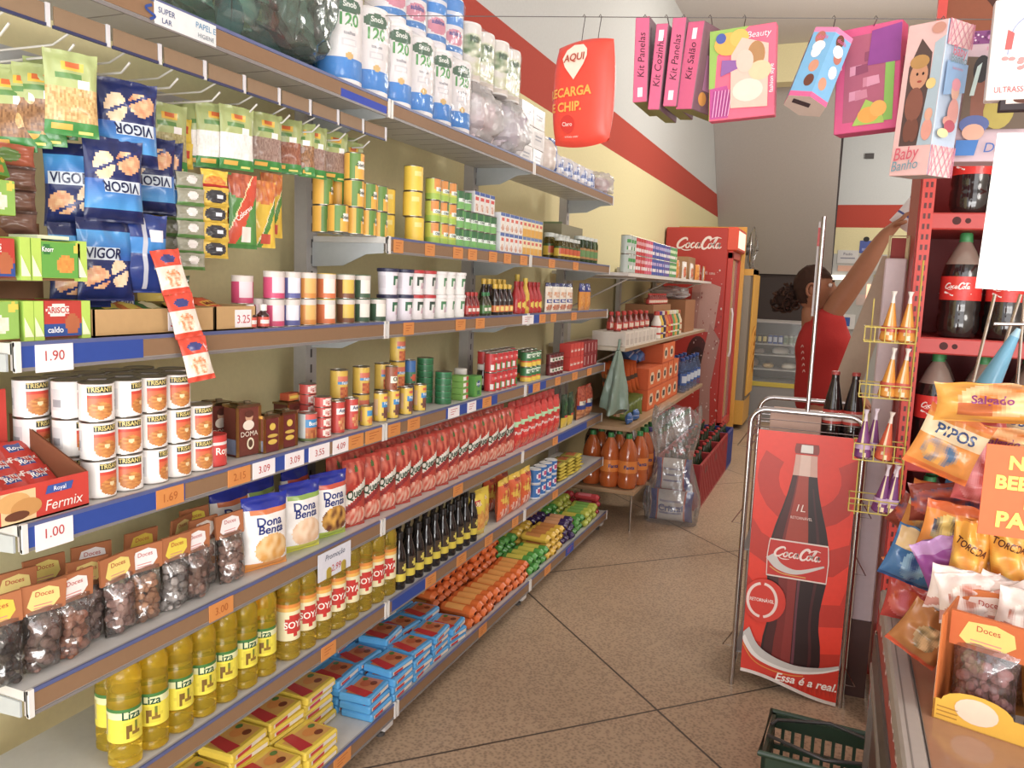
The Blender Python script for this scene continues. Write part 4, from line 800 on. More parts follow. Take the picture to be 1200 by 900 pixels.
row(lz_, [Y0+.03+.0685*i for i in range(7)], -1.31, zG, 0, 'rear row oil bottle with a bright yellow label', 'bottle', 'yellow label oil bottles', jr=.4)
so = oilp('#e0c02c', art(('c', '#e6dcae'), ('b', .86, 1, '#e0882a'), ('e', .5, .42, .15, .28, '#c8342c'), ('b', .8, .86, '#e9b24a'), ('r', .1, .25, .2, .7, '#cfc59a')), (.055, .15), [('SOYA', .43, .024, '#f6ece0', 0, .042)], '#f0cf30')
Y1 = Yp(338, -1.24, zG+.02); row(so, [Y1+.0685*i for i in range(8)], -1.243, zG, 0, 'oil bottle with cream label and red oval', 'bottle', 'cream label oil bottles', rz=-.55, jr=.3)
row(so, [Y1+.0+.0685*i for i in range(7)], -1.31, zG, 0, 'rear oil bottle with cream label and red oval', 'bottle', 'cream label oil bottles', rz=-.55, jr=.3)
vi = bottle('vinegar_bottle', [(.02, 0), (.022, .004), (.022, .1), (.019, .12), (.009, .15), (.009, .165)], '#17100f', DARK, art(('c', '#1d1614'), ('b', .1, .35, '#d8c22c'), ('r', .35, .65, .4, .85, '#4a3a2a'), ('e', .5, .65, .07, .14, '#d8c84a')), (.02, .1), .0225, cap=[(.0095, .163), (.011, .164), (.011, .182), (.01, .183)], capc='#1c1514')
Y2 = Yp(467, -1.228, zG); row(vi, [Y2+.06*i for i in range(10)], -1.228, zG, 0, 'dark vinegar bottle with a yellow band', 'bottle', 'dark vinegar bottles'); row(vi, [Y2+.03+.06*i for i in range(10)], -1.285, zG, 0, 'rear dark vinegar bottle with a yellow band', 'bottle', 'dark vinegar bottles')
yp = pouch('cornmeal_pack', .11, .165, .045, art(('c', '#e6c81e'), ('m', .55, .38, .34, .22, '#d98a34', '#e9b24a', 9), ('r', .1, .6, .72, .88, '#c9382c'), ('b', 0, .06, '#d8b41c')), [('FUBA', .8, .022, '#f6e6b4', -.15)])
yq = pouch('cornmeal_pack', .12, .17, .05, art(('c', '#d9602e'), ('m', .5, .55, .4, .2, '#e8c23c', '#c03428', 7), ('m', .5, .2, .4, .15, '#efc9b0', '#c8503a', 10), ('b', .88, 1, '#e3bc2c')), [('Milho', .86, .022, '#a8281e')])
Y3 = Yp(559, -1.23, zG+.05); yp.put((-1.235, Y3, zG), -.2, 'yellow cornmeal pack beside the vinegar bottles', 'pack'); yp.put((-1.26, Y3+.1, zG), -.1, 'yellow cornmeal pack half hidden behind its neighbour', 'pack')
Y4 = Yp(590, -1.23, zG+.05); row(yq, [Y4, Y4+.125, Y4+.25], -1.237, zG, 0, 'orange and yellow corn pack', 'pack', 'orange corn packs'); row(yq, [Y4+.05, Y4+.18], -1.32, zG, 0, 'rear orange and yellow corn pack', 'pack', 'orange corn packs')
bt = can('spread_tub', .031, .068, art(('c', '#2d6fb4'), ('e', .5, .55, .13, .3, '#e4e0ea'), ('e', .5, .55, .09, .18, '#c0487a'), ('b', 0, .1, '#d8dce4')), rim='#d5d9de', lid='#e3e2e0', lidmat=PLAS)
Y5 = Yp(625, -1.238, zG); row(bt, [Y5+.075*i for i in range(4)], -1.238, zG, .0688, 'blue tub with white lid', 'tub', 'blue tubs with white lids', 2)
fp = pouch('noodle_packet', .12, .1, .018, art(('c', '#a89a34'), ('r', .1, .9, .3, .7, '#b8622e'), ('b', 0, .15, '#d9c43c')), nu=8, nv=8)
Y6 = Yp(662, -1.2, zG)+.03
for s in range(3):
    for t in range(5): fp.put((-1.215, Y6+.13*s, zG+.011+.0175*t), R(-.1, .1), f'flat noodle packet, {nth(t)} from the bottom of the {nth(s)} pile', 'packet', 'flat noodle packets in piles', tilt=(0, -PI/2))

# ---------------------------------------------------------- lowest shelf (H)
zH = zt('H')
def biscuit(c, top, em, w, d, h, nm='wafer_pack', tx='', ends=None):
    """a flat wrapped pack lying down, short end to the aisle"""
    m = MB(); m.box(-d/2, d/2, -w/2, w/2, 0, h, {'': c}, GLOSS, bev=.005); P = flat((0, 0, 1), (0, 1, 0), (-1, 0, 0), (0, 0, h))
    m.shape([(-w*.42, -d*.36), (w*.42, -d*.36), (w*.42, d*.3), (-w*.42, d*.3)], P, top, GLOSS); P2 = flat((0, 0, 1), (0, 1, 0), (-1, 0, 0), (0, 0, h), .0012)
    m.shape([(-w*.47, -d*.32), (-w*.2, -d*.42), (-w*.08, d*.35), (-w*.3, d*.42)], P2, '#c02a30', GLOSS); m.ellipse(w*.12, d*.02, w*.16, d*.16, P2, em, GLOSS); m.ellipse(w*.2, -d*.18, w*.1, d*.1, P2, '#7a3a20', GLOSS); m.ellipse(w*.3, d*.15, w*.08, d*.08, P2, '#4a7a34', GLOSS)
    P3 = flat(o=(d/2, 0, h/2)); m.shape([(-w*.4, -h*.22), (w*.42, -h*.22), (w*.42, h*.2), (-w*.4, h*.2)], P3, '#e6dccb' if ends is None else ends, GLOSS); m.shape([(-w*.36, -h*.2), (w*.0, -h*.2), (w*.02, h*.14), (-w*.36, h*.14)], flat(o=(d/2, 0, h/2), off=.0011), '#c83a38', GLOSS)
    return Proto(nm, m)
def pile(pr, Y, X, n, h, lab, cat, grp, jit=.006, rz=0, jr=.07):
    for t in range(n): pr.put((X+R(-jit, jit), Y+R(-jit, jit), zH+h*t), rz+R(-jr, jr), f'{lab}, {nth(t)} up in its pile', cat, grp)
wy = biscuit('#e2c42a', '#d8a04a', '#d98a3c', .14, .105, .0245); wb = biscuit('#4a9fd8', '#c9784a', '#b85a34', .125, .105, .0245)
ya = 1.36
for i, (n_, nb, nc) in enumerate(((3, 4, 5), (3, 5, 5), (3, 5, 5), (3, 5, 5))):
    y = ya+.147*i
    for X, n__, rn in ((-1.22, n_, 'front'), (-1.33, nb, 'middle'), (-1.435, nc, 'rear')):
        if i == 3 and rn == 'front': continue
        pile(wy, y, X, n__, .0247, f'yellow wafer pack in the {nth(i)} {rn} pile', 'wafer pack', 'yellow wafer packs')
yb = ya+.147*3+.142
for i, (n_, nb, nc) in enumerate(((3, 4, 4), (4, 4, 5), (4, 5, 5), (4, 4, 5), (3, 4, 4))):
    y = yb+.13*i
    for X, n__, rn in ((-1.22, n_, 'front'), (-1.33, nb, 'middle'), (-1.435, nc, 'rear')):
        pile(wb, y, X, n__, .0247, f'blue wafer pack in the {nth(i)} {rn} pile', 'wafer pack', 'blue wafer packs', jr=.12)
def roll(c, em, ec, l=.15, r=.024, nm='biscuit_pack'):
    m = MB(); m.grid(lambda u, v: ((v-.5)*l, r*1.15*math.cos(2*PI*u)*(1 if .06 < v < .94 else .55), r*.85*math.sin(2*PI*u)*(1 if .06 < v < .94 else .35)+r*.85), 12, 10, art(('c', c), ('r', .12, .38, .2, .7, em), ('b', .0, .06, c)), GLOSS, wrap=True)
    m.ellipse(0, 0, r*.62, r*.5, flat(o=(l*.455, 0, r*.85)), ec, GLOSS); m.ellipse(0, 0, r*.9, r*.62, flat(o=(l*.44, 0, r*.85)), c, GLOSS)
    return Proto(nm, m)
ro = roll('#e06a1c', '#e9a04a', '#3a2428'); rgn = roll('#4c9a3a', '#cfc23c', '#2f5a3a'); rpu = roll('#3a2458', '#d89a6a', '#e2c23c'); ryl = roll('#dfb32a', '#c9803c', '#4a3a20'); rgy = roll('#b8c23a', '#7ab04a', '#e6dc8a'); rre = roll('#b8343c', '#d8707a', '#e3c0b8')
yo = yb+.13*5-.0
def rolls(pr, y0, n, rows, lab, grp, st=.056):
    for i in range(n):
        for X, hgt, rn in rows:
            for t in range(hgt):
                pr.put((X+R(-.008, .008), y0+st*i+R(-.004, .004)+(st*.5 if t % 2 else 0)*.6, zH+.0395*t), R(-.08, .08), f'{lab}, {nth(i)} {rn} column, {nth(t)} up', 'biscuit pack', grp)
rolls(ro, yo, 11, ((-1.245, 2, 'front'), (-1.40, 4, 'rear')), 'orange biscuit roll with dark round end', 'orange biscuit packs')
yn = yo+.056*11+.01
rolls(rgn, yn, 4, ((-1.245, 2, 'front'), (-1.40, 3, 'rear')), 'green biscuit roll', 'green biscuit packs')
rolls(rgy, yn-.005, 3, ((-1.225, 1, 'lip-side'),), 'lime biscuit roll', 'lime biscuit packs') if False else None
rolls(ryl, yn+.23, 4, ((-1.245, 3, 'front'), (-1.40, 3, 'rear')), 'golden biscuit roll', 'golden biscuit packs')
rolls(rpu, yn+.46, 3, ((-1.245, 3, 'front'), (-1.40, 3, 'rear')), 'dark purple biscuit roll', 'purple biscuit packs')
rolls(rgn, yn+.64, 3, ((-1.245, 2, 'front'), (-1.40, 3, 'rear')), 'leaf green biscuit roll farther in', 'green biscuit packs farther in')
rolls(rgy, yn+.82, 4, ((-1.245, 2, 'front'), (-1.40, 3, 'rear')), 'lime biscuit roll', 'lime biscuit packs')
rb_ = yn+1.06
rolls(rre, rb_, max(1, int((4.33-rb_)/.056)), ((-1.245, 3, 'front'), (-1.40, 3, 'rear')), 'red biscuit roll at the inner end', 'red biscuit packs')
# ================================================================== HANGING PACKETS
def hang(pr, px, pyt, X, h, rz, lab, cat='packet', grp=None, sc=1., tilt=(0, 0)):
    p = atx(px, pyt, X); s = sc if not isinstance(sc, tuple) else sc[2]; return pr.put((p.x, p.y, p.z-h*s), rz, lab, cat, grp, sc, tilt)
def spice(c1, c2, lab='#a6b26e', w=.085, h=.14):
    return pouch('spice_packet', w, h, .016, art(('c', lab), ('n', 0, 1, .14, .56, c1, c2, 26), ('b', 0, .15, '#37863a'), ('r', .1, .5, .07, .12, '#e0a83a'), ('r', .6, .9, .04, .08, '#d9d06a'), ('r', .32, .74, .76, .88, '#e3b42c'), ('r', .4, .66, .79, .85, '#d0662c'), ('r', .2, .7, .66, .74, '#5c8a44'), ('r', .6, .84, .58, .66, '#f0ece8')), nu=26, nv=30, top=.07, wr=.004)
SP = {'corn': spice('#d9b878', '#b98e50'), 'brown': spice('#a5764a', '#7a5232'), 'olive': spice('#b7ab72', '#9a9058'), 'white': spice('#efeae4', '#e2dbd4'), 'rust': spice('#a86a4c', '#8a4c34'), 'mauve': spice('#a58a7c', '#8c6e62')}
GS = 'spice packets on the hook rail'
hang(SP['corn'], 82, 64, -1.275, .135, -.5, 'plump clear packet of pale popcorn kernels with a green label, hanging in front', grp=GS, sc=1.02)
for i, (px, py, X, k, rz) in enumerate([(45, 78, -1.34, 'brown', -.9), (28, 80, -1.36, 'corn', -1.0), (10, 84, -1.38, 'brown', -1.0), (58, 72, -1.36, 'brown', -.8)]):
    hang(SP[k], px, py, X, .135, rz, f'grain packet hanging beside the popcorn packet, {nth(i)} behind it', grp=GS)
hang(SP['olive'], 196, 124, -1.345, .135, -.35, 'olive herb packet hanging beside the blue cheese packs', grp=GS)
for i, (px, py, X, rz) in enumerate([(277, 130, -1.30, -.35), (252, 127, -1.33, -.6), (238, 126, -1.35, -.8), (228, 126, -1.37, -.9)]):
    hang(SP['white'], px, py, X, .13, rz, f'white flour packet with green label, {nth(i)} counted from the front of its hook', grp=GS)
for i, (px, py, X, k, rz) in enumerate([(312, 140, -1.31, 'mauve', -.35), (334, 146, -1.34, 'rust', -.7), (350, 150, -1.33, 'brown', -.8), (367, 154, -1.31, 'mauve', -.35), (392, 160, -1.32, 'mauve', -.4), (412, 172, -1.33, 'mauve', -.3), (303, 138, -1.36, 'rust', -.7), (380, 158, -1.37, 'rust', -.8), (402, 166, -1.38, 'brown', -.8)]):
    hang(SP[k], px, py, X, .125, rz, f'spice packet, {nth(i)} of those hung between white flour and fruit tins', grp=GS, sc=(1, 1, .95))
# blue grated cheese packs, some upside down
def cheese(inv, back=False):
    a = art(('c', '#18265f'), ('g', .5, .86, '#2558ac', '#3f97d6'), ('r', .05, .7, .5, .66, '#c9d4e0'), ('m', .28, .28, .22, .14, '#e3b889', '#d58a60', 12), ('m', .7, .34, .17, .17, '#e6c49c', '#efd6b4', 12), ('d', .26, .3, .35, '#1c2c6c'), ('b', .88, 1, '#182455')) if not back else art(('c', '#20377c'), ('b', .3, .5, '#3a86cc'), ('r', .42, .5, .04, .96, '#b9bcc8'), ('r', .1, .34, .2, .34, '#e2dfe6'), ('r', .1, .3, .6, .7, '#c9cbd6'))
    return pouch('cheese_pack', .115, .15, .03, (lambda u, v: a(1-u, 1-v)) if inv else a, [] if back else [('VIGOR', .42 if inv else .58, .026, '#15204c', .08 if inv else -.08, .07, PI if inv else 0)], nu=34, nv=40, wr=.006)
CU, CD, CB2 = cheese(False), cheese(True), cheese(True, True)
GC = 'blue cheese packs on the hooks'
for i, (pr, px, py, X, rz, lab) in enumerate([(CD, 147, 94, -1.28, -.45, 'topmost blue cheese pack hanging upside down'), (CD, 132, 162, -1.275, -.35, 'blue cheese pack hanging upside down in the middle'), (CD, 172, 160, -1.34, -.6, 'blue cheese pack edge-on at the side away from the entrance, middle height'), (CU, 88, 168, -1.33, -.8, 'blue cheese pack edge-on at the entrance side, middle height'), (CU, 108, 172, -1.37, -.6, 'blue cheese pack half hidden behind the upside-down middle one'), (CU, 92, 262, -1.31, -.3, 'blue cheese pack upright low on the entrance side'), (CU, 122, 256, -1.285, -.2, 'blue cheese pack upright low in the middle'), (CB2, 163, 250, -1.275, -.35, 'blue cheese pack showing its plain back seam'), (CD, 128, 300, -1.35, -.2, 'lowest blue cheese pack, nearly touching the tray'), (CD, 182, 165, -1.36, -.9, 'blue cheese pack at the back of the hook beside the herbs')]):
    hang(pr, px, py, X, .15, rz, lab, 'cheese pack', GC, sc=(.95, .95, 1.02) if i else (1, 1, 1.05))
# chains of joined sachets
def chain(name, n, w, h, a, top, X, rz, lab, tilt=(0, 0), tx=(), swing=0., grp=None):
    p = atx(top[0], top[1], X); t = empty(name, (p.x, p.y, p.z), rz); t.rotation_euler = (tilt[0], tilt[1], rz); tag(t, lab, 'sachet strip', grp)
    for i in range(n):
        m = pillow(MB(), w, h, .012, a[i % len(a)], nu=20, nv=20, texts=tx, seed=i, top=.08, bot=.08); o = m.build('sachet', t); o.location = (.004*(i % 2), swing*h*i, -h*(i+1)+.002*i); o.rotation_euler = (swing, 0, 0)
    return t
choc = art(('c', '#6e4a3c'), ('b', .85, 1, '#4e3228'), ('r', .1, .9, .2, .7, '#7d5646'))
chain('sachet_strip', 6, .075, .04, [art(('c', '#a8563a'), ('e', .4, .5, .3, .3, '#5c7a3a')), choc, choc, choc, choc, choc], (12, 168), -1.36, -.4, 'strip of brown chocolate sachets hanging at the entrance end')
grn = art(('c', '#9c9a84'), ('b', 0, .2, '#5c8a44'), ('e', .55, .6, .2, .25, '#e6e0da'))
chain('sachet_strip', 6, .062, .036, [grn], (222, 202), -1.31, -.35, 'strip of grey-green herb sachets with white diamonds hanging in front')
chain('sachet_strip', 6, .062, .036, [grn], (206, 202), -1.36, -.6, 'strip of grey-green herb sachets hanging just behind another like it')
dkv = art(('c', '#d9b42e'), ('e', .5, .5, .42, .36, '#3a3a3e'), ('r', .5, .75, .42, .62, '#dfe4ee'))
chain('sachet_strip', 5, .066, .04, [art(('c', '#e6c022'), ('m', .5, .35, .4, .3, '#d9782c', '#e9a23c', 8), ('b', .0, .2, '#c2302c')), dkv, dkv, dkv, dkv], (251, 199), -1.30, -.3, 'yellow strip of sachets with dark ovals hanging on the rail')
chain('sachet_strip', 5, .05, .045, [art(('c', '#e0bc28'), ('r', .2, .8, .3, .6, '#c9402c'), ('b', 0, .25, '#3c7a3a'))], (190, 200), -1.39, -.3, 'narrow yellow and green sachet strip hanging behind the herb strips')
chain('sachet_strip', 2, .05, .055, [art(('c', '#e3c025'), ('r', .2, .8, .4, .7, '#cf4a2a'))], (212, 138), -1.37, -.3, 'short yellow sachet strip hanging between herb and flour packets')
car = pouch('seasoning_pack', .075, .17, .012, art(('c', '#4c8a3a'), ('m', .5, .85, .6, .18, '#c9653c', '#a84a30', 10), ('d', .28, .66, .9, '#cf4a2c'), ('d', .66, .7, .9, '#e9d8a0'), ('r', .4, .75, .1, .3, '#e3dcd0'), ('b', 0, .06, '#3a7a34')), [('Colorau', .48, .016, '#f6e6dc', 0, .05, .7)], nu=24, nv=34)
tmt = pouch('seasoning_pack', .065, .16, .012, art(('c', '#e0ba24'), ('m', .5, .85, .6, .2, '#e08a34', '#c9642a', 10), ('d', .1, .3, .9, '#4c8a3a'), ('d', .3, .34, .9, '#f0e2b4'), ('r', .35, .75, .06, .2, '#c9503c')), nu=24, nv=34)
hang(car, 284, 204, -1.305, .17, -.3, 'green and red seasoning pack hanging beside the dark-oval strip', 'seasoning pack'); hang(car, 271, 203, -1.35, .17, -.5, 'green and red seasoning pack hanging half hidden behind its twin', 'seasoning pack')
hang(tmt, 309, 212, -1.32, .16, -.3, 'yellow seasoning pack with an orange vegetable picture beside the upright', 'seasoning pack'); hang(tmt, 318, 208, -1.36, .15, -.3, 'yellow seasoning pack farthest from the entrance on the rail', 'seasoning pack')
# red sachet strip swinging out over the edge
redk = art(('c', '#e0d2c0'), ('b', .62, 1, '#d94428'), ('m', .5, .34, .3, .2, '#d9824a', '#efd9bc', 10), ('b', .0, .12, '#d8442a'), ('e', .5, .78, .26, .1, '#3a3f7c'))
p0_, p1_ = atx(192, 292, -1.24), atx(237, 446, -1.178)
t = empty('sachet_strip', p0_); tag(t, 'red and cream sachet strip dangling diagonally over the shelf edge', 'sachet strip')
L_ = (p1_-p0_)/3; ang = math.atan2(L_.y, -L_.z)
for i in range(3):
    o = pillow(MB(), .062, L_.length*1.0, .012, redk, nu=22, nv=26, seed=i, top=.1, bot=.08).build('sachet', t); o.location = L_*(i+1); o.rotation_euler = (ang*(1.15-.15*i), -.25, -.25)
bb = pouch('soup_bag', .11, .08, .03, art(('c', '#6a5a2c'), ('r', .2, .8, .3, .7, '#c9b23c'), ('b', .8, 1, '#3a5a30')))
for i, px in enumerate((172, 196)): hang(bb, px, 322, -1.37, .08, -.2, f'dark yellow-green soup bag low behind the red strip, {["entrance side", "inner side"][i]}', 'soup bag')

# ================================================================== TOP SHELF
zA = zt('A')
def lump(m, sx, sy, sz, col, mat, seed, nu=40, nv=26, amp=.22, fr=2.2, zmin=0.):
    """a loosely stuffed bag: a lumpy ball flattened where it rests"""
    def P(u, v):
        a, b = 2*PI*u, PI*(.002+.996*v); d = Vector((math.cos(a)*math.sin(b), math.sin(a)*math.sin(b), -math.cos(b)))
        q = 1+amp*noise.noise(d*fr+Vector((seed, 0, 0)))+.4*amp*noise.noise(d*fr*3+Vector((0, seed, 0)))+.18*amp*noise.noise(d*fr*8)
        s = lambda t: math.copysign(abs(t)**.75, t)
        return (s(d.x)*sx*q, s(d.y)*sy*q, max(zmin, sz+s(d.z)*sz*q))
    m.grid(P, nu, nv, col, mat, wrap=True)
ya_, yb_ = Yp(214, -1.3, zA+.05), Yp(372, -1.3, zA+.05)
m = MB(); lump(m, .13, (yb_-ya_)*.55, .17, '#6a8a80', TEAL, 3, 60, 40, .16); inn = MB()
for k in range(14):
    rr = random.Random(k); 
    p = (rr.uniform(-.07, .06), rr.uniform(-.42, .42)*(yb_-ya_), rr.uniform(.04, .2)); q = pillow(MB(), .13, .16, .06, art(('c', rr.choice(['#5a8a7c', '#6f9a8a', '#a8c4b8', '#4a7a70', '#c9d6cf', '#6f9aa4']))), 8, 8, GLOSS, seed=k)
    M = Matrix.Translation(p) @ Euler((rr.uniform(-1, 1), rr.uniform(-1, 1), rr.uniform(-1, 1))).to_matrix().to_4x4(); b = len(inn.v); inn.v += [tuple(M @ Vector(v)*Vector((1, 1, 1)) if False else M @ Vector(v)) for v in q.v]
    inn.v[b:] = [(x, y, max(.004, z)) for x, y, z in inn.v[b:]]; mi = inn._mi(GLOSS); inn.f += [tuple(b+i for i in f_) for f_ in q.f]; inn.c += q.c; inn.m += [mi]*len(q.f)
o = m.build('plastic_bag', loc=(-1.325, (ya_+yb_)/2, zA)); tag(o, 'big teal plastic bag of bundled packs bulging over the top shelf edge', 'plastic bag'); c = inn.build('bundled_packs', o); c['kind'] = 'stuff'
# paper towel packs of two rolls under film
def roll_pack(n, r, h, a, tx, tn, name='paper_roll_pack'):
    m = MB(); parts = []
    for i in range(n):
        q = MB(); y = (i-(n-1)/2)*r*2.0
        q.lathe([(r*.3, 0), (r*.96, .0), (r, .004), (r, .006)], 28, '#e9e6e4', PAPER, 0, y, cap=False); q.grid(lambda u, v: (r*math.cos(2*PI*u-PI), y+r*math.sin(2*PI*u-PI), .006+(h-.012)*v), 72, 60, a, PAPER, wrap=True); q.lathe([(r, h-.006), (r*.97, h), (r*.3, h), (r*.28, h-.02)], 28, '#e9e6e4', PAPER, 0, y, cap=False)
        for x in tx: q.text(x[0], cyl(r, 0, 0, y, th0=x[4]), x[2], x[3], PAPER, (0, h*x[1]), fit=x[5], bold=.03)
        parts.append(('paper_roll', q))
    w_ = r*2*n
    def S(u, v):
        a_ = 2*PI*u; cx, cy = math.cos(a_), math.sin(a_); k = 1.0+.035*noise.noise((cx*3, cy*3, v*6)); e = min(1, min(v, 1-v)*14); s = lambda t, p: math.copysign(abs(t)**p, t)
        return (s(cx, .6)*r*1.04*k*(.5+.5*e**.5), s(cy, .45)*w_/2*1.0*k*(.6+.4*e**.5), -.0+(h+.006)*v)
    m.grid(S, 40, 22, '#ffffff', WRAP, wrap=True)
    return Proto(name, m, parts)
A_pt = art(('c', '#ece9ea'), ('b', .05, .29, '#2a8be0'), ('e', .43, .86, .1, .085, '#3f6a50'), ('e', .43, .31, .028, .04, '#e0b96a'), ('r', .37, .49, .42, .5, '#d8d6da'), ('r', .39, .47, .435, .485, '#ece9ea'))
pt = roll_pack(2, .064, .235, A_pt, [('Snob', .86, .02, '#e4ebe4', -.44, .05), ('120', .7, .042, '#4aa34e', -.44, .07), ('toalhas', .56, .012, '#9a9aa4', -.44, .05)], 2)
yt0 = Yp(374, -1.3, zA+.03); GPT = 'paper towel packs on the top shelf'
for i in range(3): pt.put((-1.292, yt0+.135+.268*i, zA), R(-.06, .02), f'clear pack of white and blue paper towels, {nth(i)} from the entrance in front', 'paper towel pack', GPT)
for i in range(3): pt.put((-1.43, yt0+.10+.268*i, zA), 0, f'paper towel pack at the back of the top shelf, {nth(i)} from the entrance', 'paper towel pack', GPT)
A_pb = art(('c', '#e6e4e8'), ('b', .55, 1, '#3a8fe0'), ('b', .1, .2, '#3a86d0'), ('e', .43, .35, .1, .14, '#d88aa0'), ('b', .72, .78, '#d9dfec'))
pbk = roll_pack(2, .062, .2, A_pb, [('sublime', .42, .02, '#2a4a9c', -.44, .05)], 2)
for i in range(2): pbk.put((-1.325, yt0+.42+.26*i, zA+.242), 0, f'blue topped roll pack above the paper towels, {nth(i)} from the entrance', 'toilet roll pack', 'blue topped toilet roll packs')
A_lf = art(('c', '#e9e6e0'), ('m', .43, .62, .16, .22, '#6a8a5a', '#dfe3c8', 9), ('m', .45, .25, .2, .16, '#c9cf9a', '#e9e6e0', 7), ('b', .0, .08, '#d9cfc4'))
lf = roll_pack(2, .06, .2, A_lf, [('Mili', .72, .03, '#44604a', -.44, .05)], 2)
yl = yt0+.262*3+.07
m = MB(); lump(m, .11, .13, .1, '#e6e2e2', HAZE, 9, 44, 26, .2); inn = MB(); lump(inn, .09, .11, .085, art(('c', '#ddd2d2'), ('n', 0, 1, 0, 1, '#d8b0b8', '#eceae8', 6)), PAPER, 12, 30, 20, .3)
o = m.build('plastic_bag', loc=(-1.31, yl+.06, zA)); tag(o, 'hazy white plastic bag with pinkish contents beside the paper towels', 'plastic bag'); c = inn.build('contents', o); c['kind'] = 'stuff'; c.location = (0, 0, .004)
m = MB(); lump(m, .11, .13, .105, '#e6e2e2', HAZE, 15, 44, 26, .2); inn = MB(); lump(inn, .09, .11, .09, art(('c', '#d8d2d6'), ('n', 0, 1, 0, 1, '#b8a0b8', '#eceae8', 6)), PAPER, 17, 30, 20, .3)
o = m.build('plastic_bag', loc=(-1.31, yl+.34, zA)); tag(o, 'hazy white plastic bag with lilac contents, farther in than the pinkish one', 'plastic bag'); c = inn.build('contents', o); c['kind'] = 'stuff'; c.location = (0, 0, .004)
lf.put((-1.335, yl+.12, zA+.215), 0, 'white roll pack with green leaf print, entrance side of two', 'toilet roll pack', 'leaf print roll packs'); lf.put((-1.335, yl+.38, zA+.225), 0, 'white roll pack with green leaf print, inner side of two', 'toilet roll pack', 'leaf print roll packs')
nap = carton('napkin_pack', .13, .1, .085, art(('c', '#dedad8'), ('r', .1, .9, .2, .8, '#cfcac8'), ('r', .2, .8, .6, .68, '#8a8a94'), ('r', .2, .7, .45, .5, '#9a9aa2'), ('r', .25, .6, .3, .34, '#a58a94')), '#e4e0dd', nu=18, nv=12, mat=GLOSS)
for i in range(2):
    for t_ in range(3): nap.put((-1.335, yl+.58+.14*i, zA+.001+.0865*t_), R(-.05, .05), f'grey-white napkin pack, {TIER[3][t_][8:]}, {["entrance side", "inner side"][i]} pile', 'napkin pack', 'napkin packs on the top shelf')
clo = pouch('cotton_pack', .15, .17, .09, art(('c', '#ddd0c6'), ('r', .62, 1, 0, 1, '#3f63a8'), ('r', .68, .95, .2, .8, '#d9dde6'), ('n', 0, .6, 0, 1, '#e4d9d0', '#cdbfb6', 6)), nu=20, nv=20)
clo.put((-1.30, yl+.86, zA), -.2, 'cream cotton wool pack with a blue side on the top shelf', 'cotton pack')
sp_ = pouch('sponge_pack', .11, .12, .06, art(('c', '#d3d0d4'), ('m', .5, .5, .4, .3, '#4a6ab0', '#dfe3ec', 7), ('b', 0, .12, '#c9c4c8')), nu=14, nv=14)
for i in range(5): sp_.put((-1.30, yl+1.02+.125*i, zA), R(-.3, .2), f'small clear and blue sponge pack, {nth(i)} after the cotton pack', 'sponge pack', 'small sponge packs at the inner end')
m = MB(); lump(m, .09, .07, .06, '#e6e2e2', HAZE, 25, 30, 20, .3); o = m.build('plastic_bag', loc=(-1.30, 4.33, zA)); inn = MB(); lump(inn, .07, .05, .045, art(('c', '#d8d2d6'), ('n', 0, 1, 0, 1, '#c04a4a', '#eceae8', 6)), PAPER, 27, 24, 16, .3); c = inn.build('contents', o); c['kind'] = 'stuff'; c.location = (0, 0, .004); tag(o, 'small crumpled bag with red bits at the inner end of the top shelf', 'plastic bag')
# ================================================================== STRING OF TOYS AND THE HANGING SIGN
SY = 2.0
s0, s1 = aty(550, 19, SY), aty(1200, 23, SY); dv = (s1-s0)/(s1.x-s0.x)
e0 = s0+dv*(WX0+.002-s0.x); e1 = s0+dv*(1.6-s0.x)
m = MB(); m.tube([e0, s0, s1, e1], .0011, 6, '#5a5552', PLAS); tag(m.build('string', smooth=60), 'thin string stretched across the shop from which the toys hang', 'string')
def zs(x): return (s0+dv*(x-s0.x)).z
def hooked(pr_or_root, top, n='hanger'):
    """a short wire loop from the string down to a hanging thing, as its part"""
    m = MB(); z = zs(top[0]); m.tube([(top[0], SY, z), (top[0]+.004, SY, z+.006), (top[0]+.007, SY, z), (top[0]+.003, (SY+top[1])/2, (z+top[2])/2), tuple(top)], .0012, 5, '#4b4644', PLAS)
    o = m.build(n, smooth=60); o.parent = pr_or_root; o.matrix_parent_inverse = pr_or_root.matrix_world.inverted(); return o
BASE = bpy.context.view_layer
# puffed red sign
c = aty(684, 110, SY); W_, H_ = .18, .262
m = MB()
def PF(sg):
    def P(u, v):
        a, b = 2*u-1, 2*v-1; sx = a*(1-.10*b*b); sz = b*(1-.08*a*a); k = (max(0, 1-abs(a)**3.2)*max(0, 1-abs(b)**3.2))**.5
        return (sx*W_/2, sg*.034*k, sz*H_/2)
    return P
m.grid(PF(-1), 22, 28, '#e8402c', PLAS); m.grid(PF(1), 22, 28, '#e8402c', PLAS, flip=True)
PP = PF(-1)
def SP_(k):
    def M(x, y): p = PP(min(.999, max(.001, x/W_+.5)), min(.999, max(.001, y/H_+.5))); return (p[0], p[1]-k, p[2])
    return M
m.shape([(-.05, .085), (-.04, .105), (-.02, .115), (.01, .113), (.025, .1), (.027, .083), (.018, .062), (-.008, .028), (-.038, .062)], SP_(.0035), '#f0d8c4', PLAS); m.text('AQUI', SP_(.0045), .026, '#b0442c', PLAS, at=(-.012, .083), bold=.02)
m.text('RECARGA', SP_(.003), .031, '#f0a63a', PLAS, at=(-.022, .0), fit=.135, bold=.03); m.text('E CHIP.', SP_(.003), .031, '#f0a63a', PLAS, at=(-.03, -.036), fit=.1, bold=.03)
